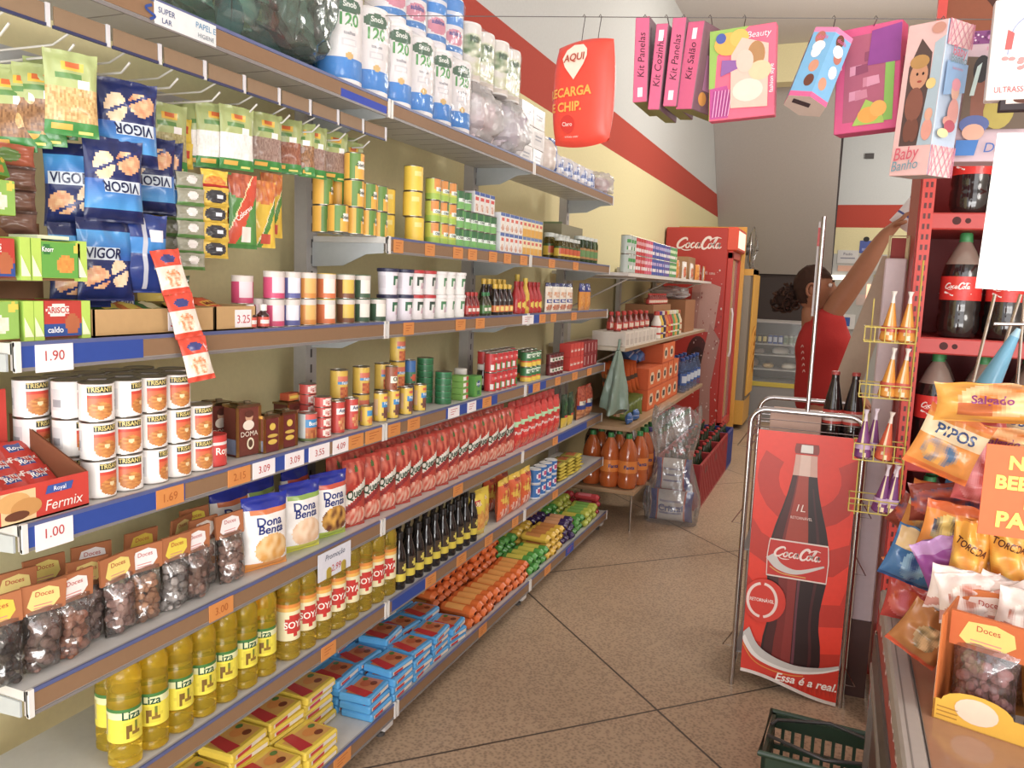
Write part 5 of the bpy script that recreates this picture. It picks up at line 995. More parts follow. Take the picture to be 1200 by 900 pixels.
m.ellipse(-.025, -.078, .022, .022, SP_(.002), '#d32f26', PLAS); m.text('Claro', SP_(.003), .014, '#f4e4da', PLAS, at=(-.025, -.078)); m.text('telefonia celular', SP_(.003), .007, '#f4d0c4', PLAS, at=(-.015, -.108))
o = m.build('inflatable_sign', loc=c, rz=-.28, smooth=60); tag(o, 'puffed red inflatable sign with yellow lettering hanging over the aisle', 'sign'); BASE.update()
for dx in (-.012, .03): hooked(o, (c.x+dx, SY, c.z+H_*.46))
# toy boxes
def tbox(w, d, h, cols): m = MB(); m.box(-w/2, w/2, -d/2, d/2, 0, h, cols, PAPER, bev=.0015); return m
def FRONT(d, cz): return flat((0, -1, 0), (1, 0, 0), (0, 0, 1), (0, -d/2, cz))
def SIDE(w, cz): return flat((1, 0, 0), (0, 1, 0), (0, 0, 1), (w/2, 0, cz))
def put_box(m, name, px, pyt, Y, h, rz, lab, cat='toy box', grp=None, tilt=(0, 0), extra=()):
    p = aty(px, pyt, Y); o = m.build(name, loc=(p.x, p.y, p.z-h), rot=(tilt[0], tilt[1], rz)); tag(o, lab, cat, grp)
    for n, q in extra: q.build(n, o)
    BASE.update(); t = o.matrix_world @ Vector((0, 0, h)); hooked(o, t); return o
PK = '#cf5a80'
for i, (px, py, wd, tx, ti, rz, hh, lab) in enumerate([(753, 23, .036, 'Kit Panelas', -.02, -.02, .2, 'pink toy kit box seen spine-on, first after the red sign'), (770, 31, .03, 'Kit Cozinha', .05, -.05, .2, 'narrow pink toy kit box hanging lower between two others'), (789, 24, .034, 'Kit Panelas', .06, -.06, .205, 'pink toy kit box seen spine-on, third from the red sign'), (815, 28, .045, 'Kit Salão', .1, -.32, .2, 'pink toy kit box showing its printed side beside the green and pink one')]):
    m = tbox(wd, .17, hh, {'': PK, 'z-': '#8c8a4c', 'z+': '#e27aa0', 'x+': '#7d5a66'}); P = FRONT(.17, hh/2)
    m.text(tx, P, .024, '#4a2030', at=(0, .01), rot=-PI/2 if False else PI/2, fit=hh*.62, shear=.2); m.shape([(-.006, -.088), (.006, -.088), (.006, -.066), (-.006, -.066)] if i % 2 == 0 else [(-.006, .06), (.006, .06), (.006, .085), (-.006, .085)], P, '#f2dce4')
    S = SIDE(wd, hh/2); m.shape([(-.07, -.085), (.07, -.085), (.07, .08), (-.07, .08)], S, '#7a5662'); m.shape([(-.05, -.05), (-.01, -.05), (-.01, .03), (-.05, .03)], S, '#b87aa0'); m.shape([(.0, .0), (.05, .0), (.05, .06), (.0, .06)], S, '#a58a6a'); m.ellipse(-.045, -.07, .02, .016, S, '#d9923c'); m.ellipse(.02, -.04, .02, .03, S, '#8a4a7c')
    put_box(m, 'toy_kit_box', px+12, py+9, 2.085, hh, rz, lab, grp='pink toy kit boxes', tilt=(0, ti))
w_, h_, d_ = .152, .208, .03; m = tbox(w_, d_, h_, {'': '#e0607c', 'x-': '#a8b04a', 'z+': '#b9c05c'}); P = FRONT(d_, h_/2); e = lambda x, y: ((x-.5)*w_, (y-.5)*h_)
m.shape([e(0, .36), e(.09, .36), e(.12, .72), e(.6, 1), e(0, 1)], P, '#8db04a'); m.shape([e(.02, .02), e(.3, .02), e(.36, .2), e(.28, .38), e(.02, .36)], P, '#b8488a')
for k in range(12): a, b = e(.04+.024*k, .04), e(.08+.026*k, .33); m.ribbon([a, b], .0016, P, '#e3a8cc' if k % 2 else '#8c3a78')
m.ellipse(*e(.3, .83), .034, .026, P, '#e0a13c'); m.ellipse(*e(.46, .88), .022, .02, P, '#e3ab4a'); m.ellipse(*e(.18, .9), .012, .012, P, '#4a58a0')
m.shape([e(.34, .12), e(.9, .1), e(.9, .78), e(.5, .88), e(.34, .7)], P, '#edb0a0'); m.shape([e(.18, .48), e(.46, .55), e(.44, .64), e(.2, .66)], P, '#8a5a9a'); m.ellipse(*e(.72, .68), .02, .03, P, '#a87a4a'); m.ellipse(*e(.6, .3), .035, .026, P, '#ecc8b8'); m.ellipse(*e(.78, .5), .026, .022, P, '#e9b890'); m.ellipse(*e(.55, .62), .02, .026, P, '#e3b4a4')
m.text('Beauty', flat((0, -1, 0), (1, 0, 0), (0, 0, 1), (0, -d_/2, h_/2), off=.003), .02, '#f6d4dc', at=e(.75, .9), shear=.2); m.text('fashion style', flat((0, -1, 0), (1, 0, 0), (0, 0, 1), (0, -d_/2, h_/2), off=.003), .013, '#fbe9ee', at=e(.95, .4), rot=PI/2)
put_box(m, 'toy_set_box', 877, 33, 2.03, h_, -.08, 'green and pink toy set box with a purple brush picture', tilt=(0, -.05))
# blue six-sided doll carton
m = MB(); R6, h_ = .05, .17; hexa = [(R6*math.cos(D2R(a)), R6*math.sin(D2R(a))) for a in range(-150, 210, 60)]
for k in range(6):
    a, b = Vector((*hexa[k], 0)), Vector((*hexa[(k+1) % 6], 0)); ex = (b-a).normalized(); nn = Vector((ex.y, -ex.x, 0)); P = flat(nn, ex, (0, 0, 1), a, off=0); L2 = (b-a).length
    m.face([P(0, .012), P(L2, .012), P(L2, h_-.012), P(0, h_-.012)], '#6fa8cf'); m.face([P(0, 0), P(L2, 0), P(L2, .012), P(0, .012)], '#dd5a8c'); m.face([P(0, h_-.012), P(L2, h_-.012), P(L2, h_), P(0, h_)], '#e27aa4'); rr = random.Random(k)
    for q in range(4): m.ellipse(L2*rr.uniform(.3, .7), .04+.035*q, .011, .015, P, ['#6a3a28', '#c98a6c', '#efe0da', '#b06a5a'][(q+k) % 4])
    m.ellipse(L2*.5, h_*.72, .014, .014, P, '#f2e6e2'); m.text('dolls', P, .014, '#d8588c', at=(L2*.5, h_*.86), shear=.2)
m.face([(x, y, 0) for x, y in hexa[::-1]], '#d9c6bc'); m.face([(x, y, h_) for x, y in hexa], '#e27aa4'); m.shape([(-.03, -.02), (.01, -.02), (.01, .0), (-.03, .0)], flat((0, 0, -1), (1, 0, 0), (0, 1, 0)), '#4a3a40')
put_box(m, 'doll_carton', 950, 33, 2.0, h_, .2, 'tilted six-sided blue doll carton with pink ends', tilt=(-.22, .32))
# pink window kit box
w_, h_, d_ = .14, .235, .05; m = tbox(w_, d_, h_, {'': '#d05080', 'z+': '#dd7aa0', 'x+': '#cf4474'}); P = FRONT(d_, h_/2); e = lambda x, y: ((x-.5)*w_, (y-.5)*h_)
m.shape([e(.14, .1), e(.78, .1), e(.78, .92), e(.14, .92)], P, '#a8566e')
for k in range(7): rr = random.Random(k+40); x, y = .2+.1*(k % 4)+rr.uniform(0, .06), .3+.12*(k//2); m.shape([e(x, y), e(x+.2, y+.02), e(x+.18, y+.1), e(x, y+.09)], P, rr.choice(['#c47a90', '#8c4460', '#d08ca4']))
m.shape([e(.78, .08), e(.92, .08), e(.92, .7), e(.78, .7)], P, '#7fae4a'); m.shape([e(.5, .62), e(1, .62), e(1, .97), e(.55, .94)], P, '#8c3f8c'); m.shape([e(.3, .06), e(.8, .06), e(.74, .22), e(.5, .3)], P, '#9bb84a'); m.ellipse(*e(.55, .15), .024, .018, P, '#e09a3c'); m.ellipse(*e(.7, .2), .018, .018, P, '#dfa24a')
m.text('Kit Salon', SIDE(w_, h_/2), .024, '#4a1830', at=(0, .0), rot=PI/2, fit=.15, shear=.2); m.text('Beleza', flat((0, -1, 0), (1, 0, 0), (0, 0, 1), (0, -d_/2, h_/2), off=.003), .016, '#f2d8e6', at=e(.06, .7), rot=PI/2)
put_box(m, 'toy_kit_box', 1028, 32, 2.09, h_, -.3, 'pink window box of toy pots with a green stripe and purple badge', tilt=(0, -.04))
# big doll box with a window
w_, h_, d_ = .09, .315, .086; m = tbox(w_, d_, h_, {'': '#e6b8b4', 'x+': '#b9cbe0', 'z-': '#b9b0ac'}); P = FRONT(d_, h_/2); e = lambda x, y: ((x-.5)*w_, (y-.5)*h_)
m.shape([e(.16, .2), e(.62, .2), e(.72, .6), e(.7, .8), e(.4, .9), e(.16, .72)], P, '#5a4440'); m.shape([e(.62, .2), e(.98, .2), e(.98, .9), e(.74, .86), e(.72, .6)], P, '#a9bcc8')
m.ellipse(*e(.44, .66), 0.0204, 0.0288, P, '#c98e6c'); m.ellipse(*e(.42, .75), 0.0218, 0.0144, P, '#b98a4c'); m.ellipse(*e(.4, .67), 0.0027, 0.0032, P, '#3a2420'); m.ellipse(*e(.55, .67), 0.0027, 0.0032, P, '#3a2420'); m.ellipse(*e(.48, .62), 0.0054, 0.0024, P, '#a8483c'); m.ellipse(*e(.42, .47), 0.0204, 0.0360, P, '#8a5444'); m.ellipse(*e(.35, .3), 0.0109, 0.0240, P, '#7a4a3c'); m.ellipse(*e(.5, .3), 0.0109, 0.0240, P, '#7a4a3c'); m.ellipse(*e(.78, .6), 0.0109, 0.0112, P, '#e3c478')
m.ellipse(*e(.83, .3), 0.0122, 0.0224, P, '#e09a8a'); m.ellipse(*e(.83, .4), 0.0088, 0.0128, P, '#dfa68c'); m.ellipse(*e(.8, .95), 0.0150, 0.0112, P, '#c98e7c')
m.text('Baby', flat((0, -1, 0), (1, 0, 0), (0, 0, 1), (0, -d_/2, h_/2), off=.005), .038, '#d85a6c', at=e(.4, .15), fit=.055, shear=.2, rot=.1); m.text('Banho', flat((0, -1, 0), (1, 0, 0), (0, 0, 1), (0, -d_/2, h_/2), off=.005), .03, '#6a9aa8', at=e(.4, .07), fit=.06, shear=.2, rot=.1)
S = SIDE(w_, h_/2); g = lambda x, y: ((x-.5)*d_, (y-.5)*h_)
for lo, hi in ((0.0, .2), (.84, 1.0)):
    m.shape([g(0, lo), g(1, lo), g(1, hi), g(0, hi)], S, '#eec9c6')
    for k in range(8): m.ribbon([g(min(1, max(0, k*.25-.6)), lo), g(min(1, max(0, k*.25-.1)), hi)], .002, S, '#d98aa0'); m.ribbon([g(min(1, max(0, k*.25-.1)), lo), g(min(1, max(0, k*.25-.6)), hi)], .002, S, '#d98aa0')
m.shape([g(.05, .52), g(.95, .56), g(.95, .74), g(.05, .74)], S, '#8fb4dc'); m.ellipse(*g(.55, .56), 0.0150, 0.0192, S, '#e3b09a'); m.ellipse(*g(.55, .6), 0.0163, 0.0128, S, '#e59aa8'); m.ellipse(*g(.57, .42), 0.0204, 0.0288, S, '#dd9c94'); m.ellipse(*g(.35, .36), 0.0150, 0.0096, S, '#e0a090'); m.ellipse(*g(.5, .33), 0.0204, 0.0128, S, '#c25a6c'); m.ellipse(*g(.25, .28), 0.0204, 0.0096, S, '#ecd9a0'); m.text('Baby', S, .03, '#dd6a80', at=g(.5, .81), fit=.05); m.text('Banho', S, .024, '#7a98a0', at=g(.5, .76), fit=.06)
for k in range(3): m.text('bebe bonito', S, .008, '#d88aa4', at=g(.5, .7-.03*k) if k == 0 else g(.5, .22-.03*k), fit=.06)
put_box(m, 'doll_box', 1094, 33, 2.02, h_, -.62, 'tall pale pink and blue baby doll box with a window, largest of the hanging toys', tilt=(.02, .06))
# purple glitter doll box
w_, h_, d_ = .15, .285, .07; m = tbox(w_, d_, h_, {'': '#cdb4bc', 'x+': '#b79aa8'}); P = FRONT(d_, h_/2); e = lambda x, y: ((x-.5)*w_, (y-.5)*h_)
m.shape([e(0, .9), e(1, .9), e(1, 1), e(0, 1)], P, '#8c4c86')
rr = random.Random(5)
for k in range(60): m.ellipse(*e(rr.uniform(.02, .98), rr.uniform(.905, .99)), .0025, .0025, P, rr.choice(['#c98ac0', '#e3cfe0', '#6a3468']), n=5)
m.shape([e(.06, .24), e(.94, .24), e(.94, .76), e(.06, .8)], P, '#6a5a4c'); m.ellipse(*e(.62, .6), .03, .05, P, '#6f9a58'); m.ellipse(*e(.3, .48), .02, .08, P, '#8a5a4a'); m.ellipse(*e(.26, .7), .016, .03, P, '#3a3a3c'); m.shape([e(.14, .5), e(.2, .72), e(.26, .75), e(.2, .5)], P, '#bcd4d0'); m.ellipse(*e(.55, .38), .03, .04, P, '#b0a04a')
m.ellipse(*e(.25, .28), .03, .02, P, '#5a6aa0'); m.ellipse(*e(.25, .22), .022, .018, P, '#d9a890'); m.shape([e(.04, .04), e(.3, .04), e(.34, .16), e(.04, .16)], P, '#3f7ac0'); m.text('Dolls', flat((0, -1, 0), (1, 0, 0), (0, 0, 1), (0, -d_/2, h_/2), off=.014), .03, '#3f6ab4', at=e(.62, .1), shear=.15); m.text('princesas do lar', P, .012, '#dd7aa0', at=e(.55, .86))
put_box(m, 'doll_box', 1172, 40, 2.16, h_, -.05, 'purple glitter topped doll box with a dark window behind the white sheet', tilt=(0, .02))
# white illustrated box and a small dark box at the frame edge
w_, h_, d_ = .12, .19, .03; m = tbox(w_, d_, h_, '#eae3e2'); P = FRONT(d_, h_/2); e = lambda x, y: ((x-.5)*w_, (y-.5)*h_)
m.ribbon(spline([e(.25, .45), e(.3, .7), e(.5, .82), e(.62, .7)], 6), .003, P, '#9aa4c0'); m.shape([e(.2, .5), e(.3, .5), e(.32, .66), e(.22, .7)], P, '#c05a58')
for k in range(7): rr = random.Random(k+9); m.ellipse(*e(rr.uniform(.15, .8), rr.uniform(.2, .5)), .006, .004, P, '#d88a88')
m.text('ULTRASSOM', P, .016, '#c23a3c', at=e(.4, .1), fit=.07)
put_box(m, 'toy_box', 1207, 0, 1.9, h_, 0, 'white toy box with a thin cord drawing at the edge beside the doll box')
w_, h_, d_ = .1, .065, .025; m = tbox(w_, d_, h_, '#3a3034'); P = FRONT(d_, h_/2); m.shape([(-.04, -.02), (.04, -.02), (.04, .022), (-.04, .022)], P, '#d9c8c0'); m.ellipse(-.015, .004, .014, .014, P, '#e0a23c'); m.ellipse(.018, 0, .012, .014, P, '#c9802c'); m.ellipse(-.008, -.012, .02, .008, P, '#5a3020')
put_box(m, 'toy_box', 1208, 90, 1.9, h_, 0, 'small dark toy box with an orange picture below the white one')

# ================================================================== RED BOTTLE RACK
RX0, RX1, RY0, RY1 = .195, 1.28, 2.75, 3.2; RDK, RED = '#8f1f1c', '#cf3527'
rk = empty('bottle_rack', (RX0, RY0, 0)); tag(rk, 'red perforated steel rack of cola bottles behind the counter', 'rack')
RZ = [.12, .52, .915, 1.285, 1.66]
for x in (RX0, RX1-.035):
    for y in (RY0, RY1-.04):
        m = MB(); m.box(x, x+.035, y, y+.04, 0, 2.05, RED, PAINT)
        if y == RY0:
            for k in range(64): m.box(x+.008, x+.015, y-.0006, y+.0002, .06+.031*k, .076+.031*k, '#5a1512', PAINT); m.box(x+.021, x+.028, y-.0006, y+.0002, .06+.031*k, .076+.031*k, '#5a1512', PAINT)
        child(m, 'upright', rk)
m = MB(); m.box(RX0, RX1, RY1, RY1+.02, .1, 2.05, '#a3231f', PAINT); child(m, 'back_panel', rk)
m = MB(); m.box(RX0-.004, RX0, RY0+.04, RY1, .1, 2.05, '#b02a22', PAINT); child(m, 'side_panel', rk)
for z in RZ:
    m = MB(); m.box(RX0+.03, RX1-.03, RY0+.004, RY1, z-.05, z, '#c23a34', PAINT, bev=.004); m.ellipse(RX0+.1, z-.024, .012, .012, lambda x, y: (x, RY0+.0034, y), '#4a1a18'); m.ellipse(RX0+.13, z-.024, .008, .008, lambda x, y: (x, RY0+.0034, y), '#4a1a18'); child(m, 'shelf', rk)
# portrait poster in a red frame on top of the rack
m = MB(); pz0, pz1 = 2.05, 2.55; px0, px1 = RX0+.02, RX1-.3; m.box(px0, px1, RY0+.04, RY0+.06, pz0, pz1, '#8a4a2c', PAPER)
P = flat((0, -1, 0), (1, 0, 0), (0, 0, 1), ((px0+px1)/2, RY0+.04, (pz0+pz1)/2)); 
m.ellipse(0, .05, .3, .22, P, '#4a2418'); m.ellipse(.02, .0, .2, .235, P, '#c98a54'); m.ellipse(-.02, -.09, .15, .12, P, '#d49a62'); m.ellipse(-.07, .02, .045, .014, P, '#5a2c1c'); m.ellipse(.1, .02, .045, .014, P, '#5a2c1c'); m.ellipse(-.07, .05, .05, .008, P, '#3a1c12'); m.ellipse(.1, .05, .05, .008, P, '#3a1c12'); m.ellipse(.015, -.06, .022, .03, P, '#b9783f'); m.ellipse(.015, -.14, .08, .024, P, '#9a3a2c'); m.ellipse(.015, -.137, .06, .01, P, '#f2e6dc'); m.shape([(-.3, -.25), (.3, -.25), (.3, -.215), (-.3, -.215)], P, '#d8b8a4')
o = m.build('portrait_poster', smooth=0); tag(o, 'orange-brown poster of a smiling face on top of the red rack', 'poster')
fr = MB(); fr.box(px0-.025, px0, RY0+.03, RY0+.065, pz0, pz1, RED, PAINT); fr.box(px1, px1+.025, RY0+.03, RY0+.065, pz0, pz1, RED, PAINT); fr.box(px0-.025, px1+.025, RY0+.03, RY0+.065, pz1, pz1+.025, RED, PAINT); fr.build('frame', o)
# two litre bottles
def pet(nm, r, h, liq, labc, lz, logo, capc, fill=.8):
    pr = [(r*.55, 0), (r*.85, .004), (r, .03), (r*1.0, h*.2), (r*.93, h*.24), (r*.99, h*.28), (r*.97, h*.36), (r*.97, h*.56), (r*.97, h*.6), (r*.86, h*.7), (r*.55, h*.83), (r*.27, h*.92), (r*.25, h*.945)]
    m = MB(); m.lathe(pr, 26, lambda u, j: liq if pr[j][1] < h*fill*.82 else '#8a7468', DARK)
    l = MB(); l.grid(lambda u, v: (r*.985*math.cos(2*PI*u-PI), r*.985*math.sin(2*PI*u-PI), h*(lz[0]+(lz[1]-lz[0])*v)), 36, 8, labc, GLOSS, wrap=True)
    if logo == 'LOGO':
        for th in (-.0, 2.1, -2.1): script_logo(l, cyl(r*.985, h*(lz[0]+lz[1])/2, th0=th), r*1.25, '#f2e9e4', GLOSS, (0, .006), 3); l.ribbon([(-r*.62, -.012), (-r*.2, -.022), (r*.7, -.016)], lambda t: .006*(1-t*.8), cyl(r*.985, h*(lz[0]+lz[1])/2, off=.0012, th0=th), '#efe2dc', GLOSS)
    elif logo: 
        for th in (0, 2.1, -2.1): l.text(logo, cyl(r*.985, h*(lz[0]+lz[1])/2, th0=th), .03, '#26407c', GLOSS, fit=r*1.2, bold=.03)
    c = MB(); c.lathe([(r*.29, h*.925), (r*.31, h*.93), (r*.31, h*.985), (r*.27, h)], 16, capc, PLAS); c.lathe([(r*.33, h*.915), (r*.33, h*.925)], 16, capc, PLAS)
    return Proto(nm, m, [('label', l), ('cap', c)])
cola = pet('soda_bottle', .059, .32, '#1c0f0d', art(('c', '#d8281f')), (.36, .585), 'LOGO', '#2f8a4a')
RN = ['lowest', 'second lowest', 'middle', 'second highest', 'top']
for k, z in enumerate(RZ):
    x0 = aty(1126, 340, RY0+.085).x if k >= 3 else (aty(1098, 440, RY0+.085).x if k == 2 else RX0+.11); n = int((RX1-.125-x0)/.126)+1
    for i in range(n):
        cola.put((x0+.126*i, RY0+.085, z+.0005), -PI/2-.3+R(-.3, .3), f'large cola bottle, {nth(i)} from the aisle on the {RN[k]} rack shelf', 'bottle', 'cola bottles in the red rack')
        if k in (1, 2, 3): cola.put((x0+.126*i+.02, RY0+.23, z+.0005), R(-2, -1), f'rear cola bottle, {nth(i)} from the aisle on the {RN[k]} rack shelf', 'bottle', 'cola bottles in the red rack')
# boards leaning between rack and aisle
m = MB(); a = [aty(1056, 305, 2.9), aty(1064, 305, 2.9), aty(1028, 742, 2.9), aty(996, 742, 2.9)]
m.box(RX0-.075, RX0-.01, 2.95, 2.99, .28, 1.53, '#d3bfc2', PAINT, bev=.004); m.box(RX0-.075, RX0-.01, 2.95, 2.99, 0, .28, '#5a3a34', PAINT); tag(m.build('narrow_panel', smooth=0), 'tall narrow pinkish white panel standing beside the red rack', 'panel')
t0, t1, b0, b1 = aty(1034, 300, 3.3), aty(1062, 300, 3.3), aty(978, 445, 3.3), aty(1012, 445, 3.3)
m = MB(); ext = lambda a, b: b+(b-a)*((b.z-.002)/(a.z-b.z)); q0, q1 = ext(t0, b0), ext(t1, b1)
pts = [t0, t1, q1, q0]; m.face([tuple(p) for p in pts][::-1], '#b8a48c', PAPER); m.face([(p.x, p.y+.02, p.z) for p in pts], '#a8947c', PAPER)
for i in range(4): p, q = pts[i], pts[(i+1) % 4]; m.face([tuple(p), tuple(q), (q.x, q.y+.02, q.z), (p.x, p.y+.02, p.z)], '#a08c74', PAPER)
tag(m.build('leaning_board', smooth=0), 'beige board leaning beside the red rack behind the cone sweets', 'board')
# yellow wire rack with cone sweets
wr = empty('wire_rack', (.1, 2.66, 1.0)); tag(wr, 'yellow wire rack of cone shaped sweets hung beside the red rack', 'wire rack'); WYw = '#c9b23c'
xa, xb = aty(1012, 400, 2.66).x, aty(1072, 400, 2.66).x; xr = xb+.004
m = MB(); m.tube([(xr, 2.69, aty(1078, 305, 2.69).z), (xr, 2.69, aty(1056, 605, 2.69).z)], .003, 6, WYw, PAINT); m.tube([(xa+.02, 2.705, aty(1030, 350, 2.69).z), (xa+.02, 2.705, aty(1010, 605, 2.69).z)], .0022, 6, WYw, PAINT); child(m, 'upright', wr, 60)
CT = []
for k, (pa, pb) in enumerate(((384, 401), (451, 466), (521, 540), (586, 601))):
    za, zb = aty(1045, pa, 2.66).z, aty(1045, pb, 2.66).z; CT.append(zb); m = MB()
    for z in (za, zb): m.tube([(xa, 2.715, z), (xa, 2.62, z), (xb, 2.62, z), (xb, 2.715, z), (xa, 2.715, z)], .002, 6, WYw, PAINT)
    for q in range(6): x = xa+(xb-xa)*q/5; m.tube([(x, 2.62, za), (x, 2.62, zb), (x, 2.715, zb)], .0016, 5, WYw, PAINT)
    child(m, 'basket', wr, 60)
def cone(c1, c2): m = MB(); m.lathe([(.018, 0), (.0255, .006), (.024, .02), (.006, .115), (.004, .135), (.009, .15)], 16, lambda u, j: c2 if j >= 3 else c1 if (int(u*16)+j) % 5 else '#f0d8b0', GLOSS); m.lathe([(.0245, .03), (.0225, .046)], 16, '#c9503c' if c1 != '#7c3a7c' else '#c9a8d0', GLOSS, cap=False); return Proto('cone_sweet', m)
cy, cp, cr = cone('#e0921f', '#e8e0d8'), cone('#7c3a7c', '#e3d4e0'), cone('#d95a34', '#ecdcd2')
for k, its in enumerate([[(cy, 1040, 'orange'), (cy, 1062, 'orange')], [(cy, 1038, 'orange'), (cy, 1058, 'orange')], [(cp, 1010, 'purple'), (cr, 1034, 'red'), (cp, 1021, 'purple')], [(cp, 1030, 'purple'), (cp, 1048, 'purple'), (cp, 1040, 'purple')]]):
    for i, (pr, px, nm) in enumerate(its):
        x = aty(px, 400+66*k, 2.66).x; x = min(xb-.026, max(xa+.02, x)); pr.put((x, 2.646+(.047 if i == 2 else 0), CT[k]+.002), 0, f'{nm} wrapped cone sweet, {nth(i)} from the aisle, {nth(k)} wire tier from the top', 'cone sweet', f'cone sweets in the wire rack', tilt=(0, R(0, .12)))
# ================================================================== COLA DISPLAY STAND IN THE AISLE
dX0, dX1, dY = -.258, .104, 2.85; dY1 = 3.16
ds = empty('display_stand', (-.08, dY, 0)); tag(ds, 'chrome wheeled display stand with a red cola bottle poster in the aisle', 'display stand')
def arch(y, zt_, r=.05): 
    pts = [(dX0, y, .0)] + [(dX0, y, .3), (dX0, y, zt_-r)]
    for k in range(1, 7): a = PI/2*k/6; pts.append((dX0+r-r*math.cos(a), y, zt_-r+r*math.sin(a)))
    for k in range(0, 7): a = PI/2*k/6; pts.append((dX1-r+r*math.sin(a), y, zt_-r+r*math.cos(a)))
    return pts+[(dX1, y, .3), (dX1, y, .0)]
m = MB(); m.tube(arch(dY, 1.005), .0095, 10, '#c9c4c4', CHROME); child(m, 'front_frame', ds, 60)
m = MB(); m.tube(arch(dY1, 1.01), .0085, 10, '#c9c4c4', CHROME); child(m, 'rear_frame', ds, 60)
m = MB()
for x in (dX0, dX1):
    for z in (.05, .9): m.tube([(x, dY, z), (x, dY1, z)], .004, 6, '#b9b4b4', CHROME)
child(m, 'side_rail', ds, 60)
m = MB()
for k in range(5): z = .86+.028*k; m.tube([(dX0, dY+.006, z), (dX1, dY+.006, z), (dX1, dY1, z), (dX0, dY1, z), (dX0, dY+.006, z)], .0016, 5, '#b9b2b2', CHROME)
for k in range(8): x = dX0+(dX1-dX0)*k/7; m.tube([(x, dY+.006, .86), (x, dY1, .86)], .0016, 5, '#b9b2b2', CHROME)
child(m, 'wire_basket', ds, 60)
for z in (.12, .5): m = MB(); m.box(dX0, dX1, dY+.02, dY1, z-.006, z, '#8a8484', PAINT); child(m, 'shelf', ds)
for s, x, zs_ in ((-1, dX0, (.86, .58, .12)), (1, dX1, (.66, .46, .06))):
    for z in zs_: m = MB(); m.tube([(x, dY+.05, z+.075), (x+s*.045, dY+.05, z), (x, dY+.05, z)], .0022, 6, '#d9d2cc', CHROME); child(m, 'side_hook', ds, 60)
m = MB(); m.tube([(-.078, dY+.0, 1.0), (-.078, dY+.0, 1.655)], .0072, 10, '#c9c4c8', CHROME); child(m, 'pole', ds, 60)
m = MB(); m.box(-.093, -.087, dY+.01, dY+.2, 1.33, 1.64, '#b9b0ae', PAINT); m.box(-.0935, -.0865, dY+.008, dY+.202, 1.56, 1.62, '#b8302a', PAINT); child(m, 'pole_sign', ds)
# the poster
m = MB(); w0, w1, z0, z1 = dX0+.028, dX1-.012, .035, .935; W_ = w1-w0; H_ = z1-z0; yf = dY-.004
def BOT(x): return z0+.032*math.cos(PI*(x-w0)/W_)*.9-.0
nx = 24
for i in range(nx):
    xa_, xb_ = w0+W_*i/nx, w0+W_*(i+1)/nx
    m.face([(xa_, yf, BOT(xa_)), (xb_, yf, BOT(xb_)), (xb_, yf, z1), (xa_, yf, z1)], '#e8300f', PLAS); m.face([(xa_, yf+.003, z1), (xb_, yf+.003, z1), (xb_, yf+.003, BOT(xb_)), (xa_, yf+.003, BOT(xa_))], '#d9cfca', PLAS)
    m.face([(xa_, yf+.003, BOT(xa_)), (xb_, yf+.003, BOT(xb_)), (xb_, yf, BOT(xb_)), (xa_, yf, BOT(xa_))], '#e8300f', PLAS)
class clamped(flat):
    def __call__(s, x, y): return flat.__call__(s, min(W_-.0005, max(.0005, x)), y)
P = clamped((0, -1, 0), (1, 0, 0), (0, 0, 1), (w0, yf, 0), off=.0003)
cxp, czp = W_*.55, .78
def wedge(r0, r1, a0, a1, col):
    L2 = [(cxp+r0*math.cos(D2R(a0+(a1-a0)*k/14)), czp+r0*math.sin(D2R(a0+(a1-a0)*k/14))) for k in range(15)]; L3 = [(cxp+r1*math.cos(D2R(a0+(a1-a0)*k/14)), czp+r1*math.sin(D2R(a0+(a1-a0)*k/14))) for k in range(15)]
    P.step()
    for k in range(14):
        q = [L2[k], L2[k+1], L3[k+1], L3[k]]; q = [(min(W_-.001, max(.001, x)), min(z1-.001, max(.12, z))) for x, z in q]; m.face([P(*t) for t in q], col, PLAS)
for r0, r1 in ((.1, .17), (.25, .34), (.44, .52), (.62, .72)): wedge(r0, r1, 150, 390, '#c02812')
# bottle picture
bx = W_*.5; prof = [(r_*1.08, z_) for r_, z_ in [(.088, .118), (.092, .14), (.088, .2), (.078, .26), (.077, .32), (.082, .37), (.09, .43), (.092, .5), (.088, .55), (.076, .61), (.06, .67), (.046, .73), (.037, .785), (.033, .84), (.032, .865), (.036, .868), (.036, .885), (.033, .9)]]
def BT(z):
    for (ra, za), (rb_, zb) in zip(prof, prof[1:]):
        if za <= z <= zb: return ra+(rb_-ra)*(z-za)/(zb-za)
    return prof[-1][0]
def strip(za, zb, f0, f1, col, n=16):
    P.step()
    for k in range(n):
        a, b = za+(zb-za)*k/n, za+(zb-za)*(k+1)/n; m.face([P(bx+f0*BT(a), a), P(bx+f1*BT(a), a), P(bx+f1*BT(b), b), P(bx+f0*BT(b), b)], col, PLAS)
SC_ = .0
strip(.118, .79, -1, 1, '#2a0f10', 40); strip(.12, .79, -.92, -.55, '#4a1614', 30); strip(.12, .79, -.6, -.05, '#7c201a', 30); strip(.56, .79, -.5, .3, '#a83a26', 12); strip(.12, .43, -.3, .02, '#8c2a24', 20); strip(.12, .55, .05, .14, '#6a3440', 20); strip(.12, .75, .6, .7, '#4a1a1c', 24)
strip(.79, .862, -1, 1, '#d9a898', 6); strip(.79, .862, -.5, .4, '#e6c4b4', 6); strip(.866, .9, -1.0, 1.0, '#8a2c20', 4); strip(.87, .897, -.5, .5, '#e3ddd6', 4)
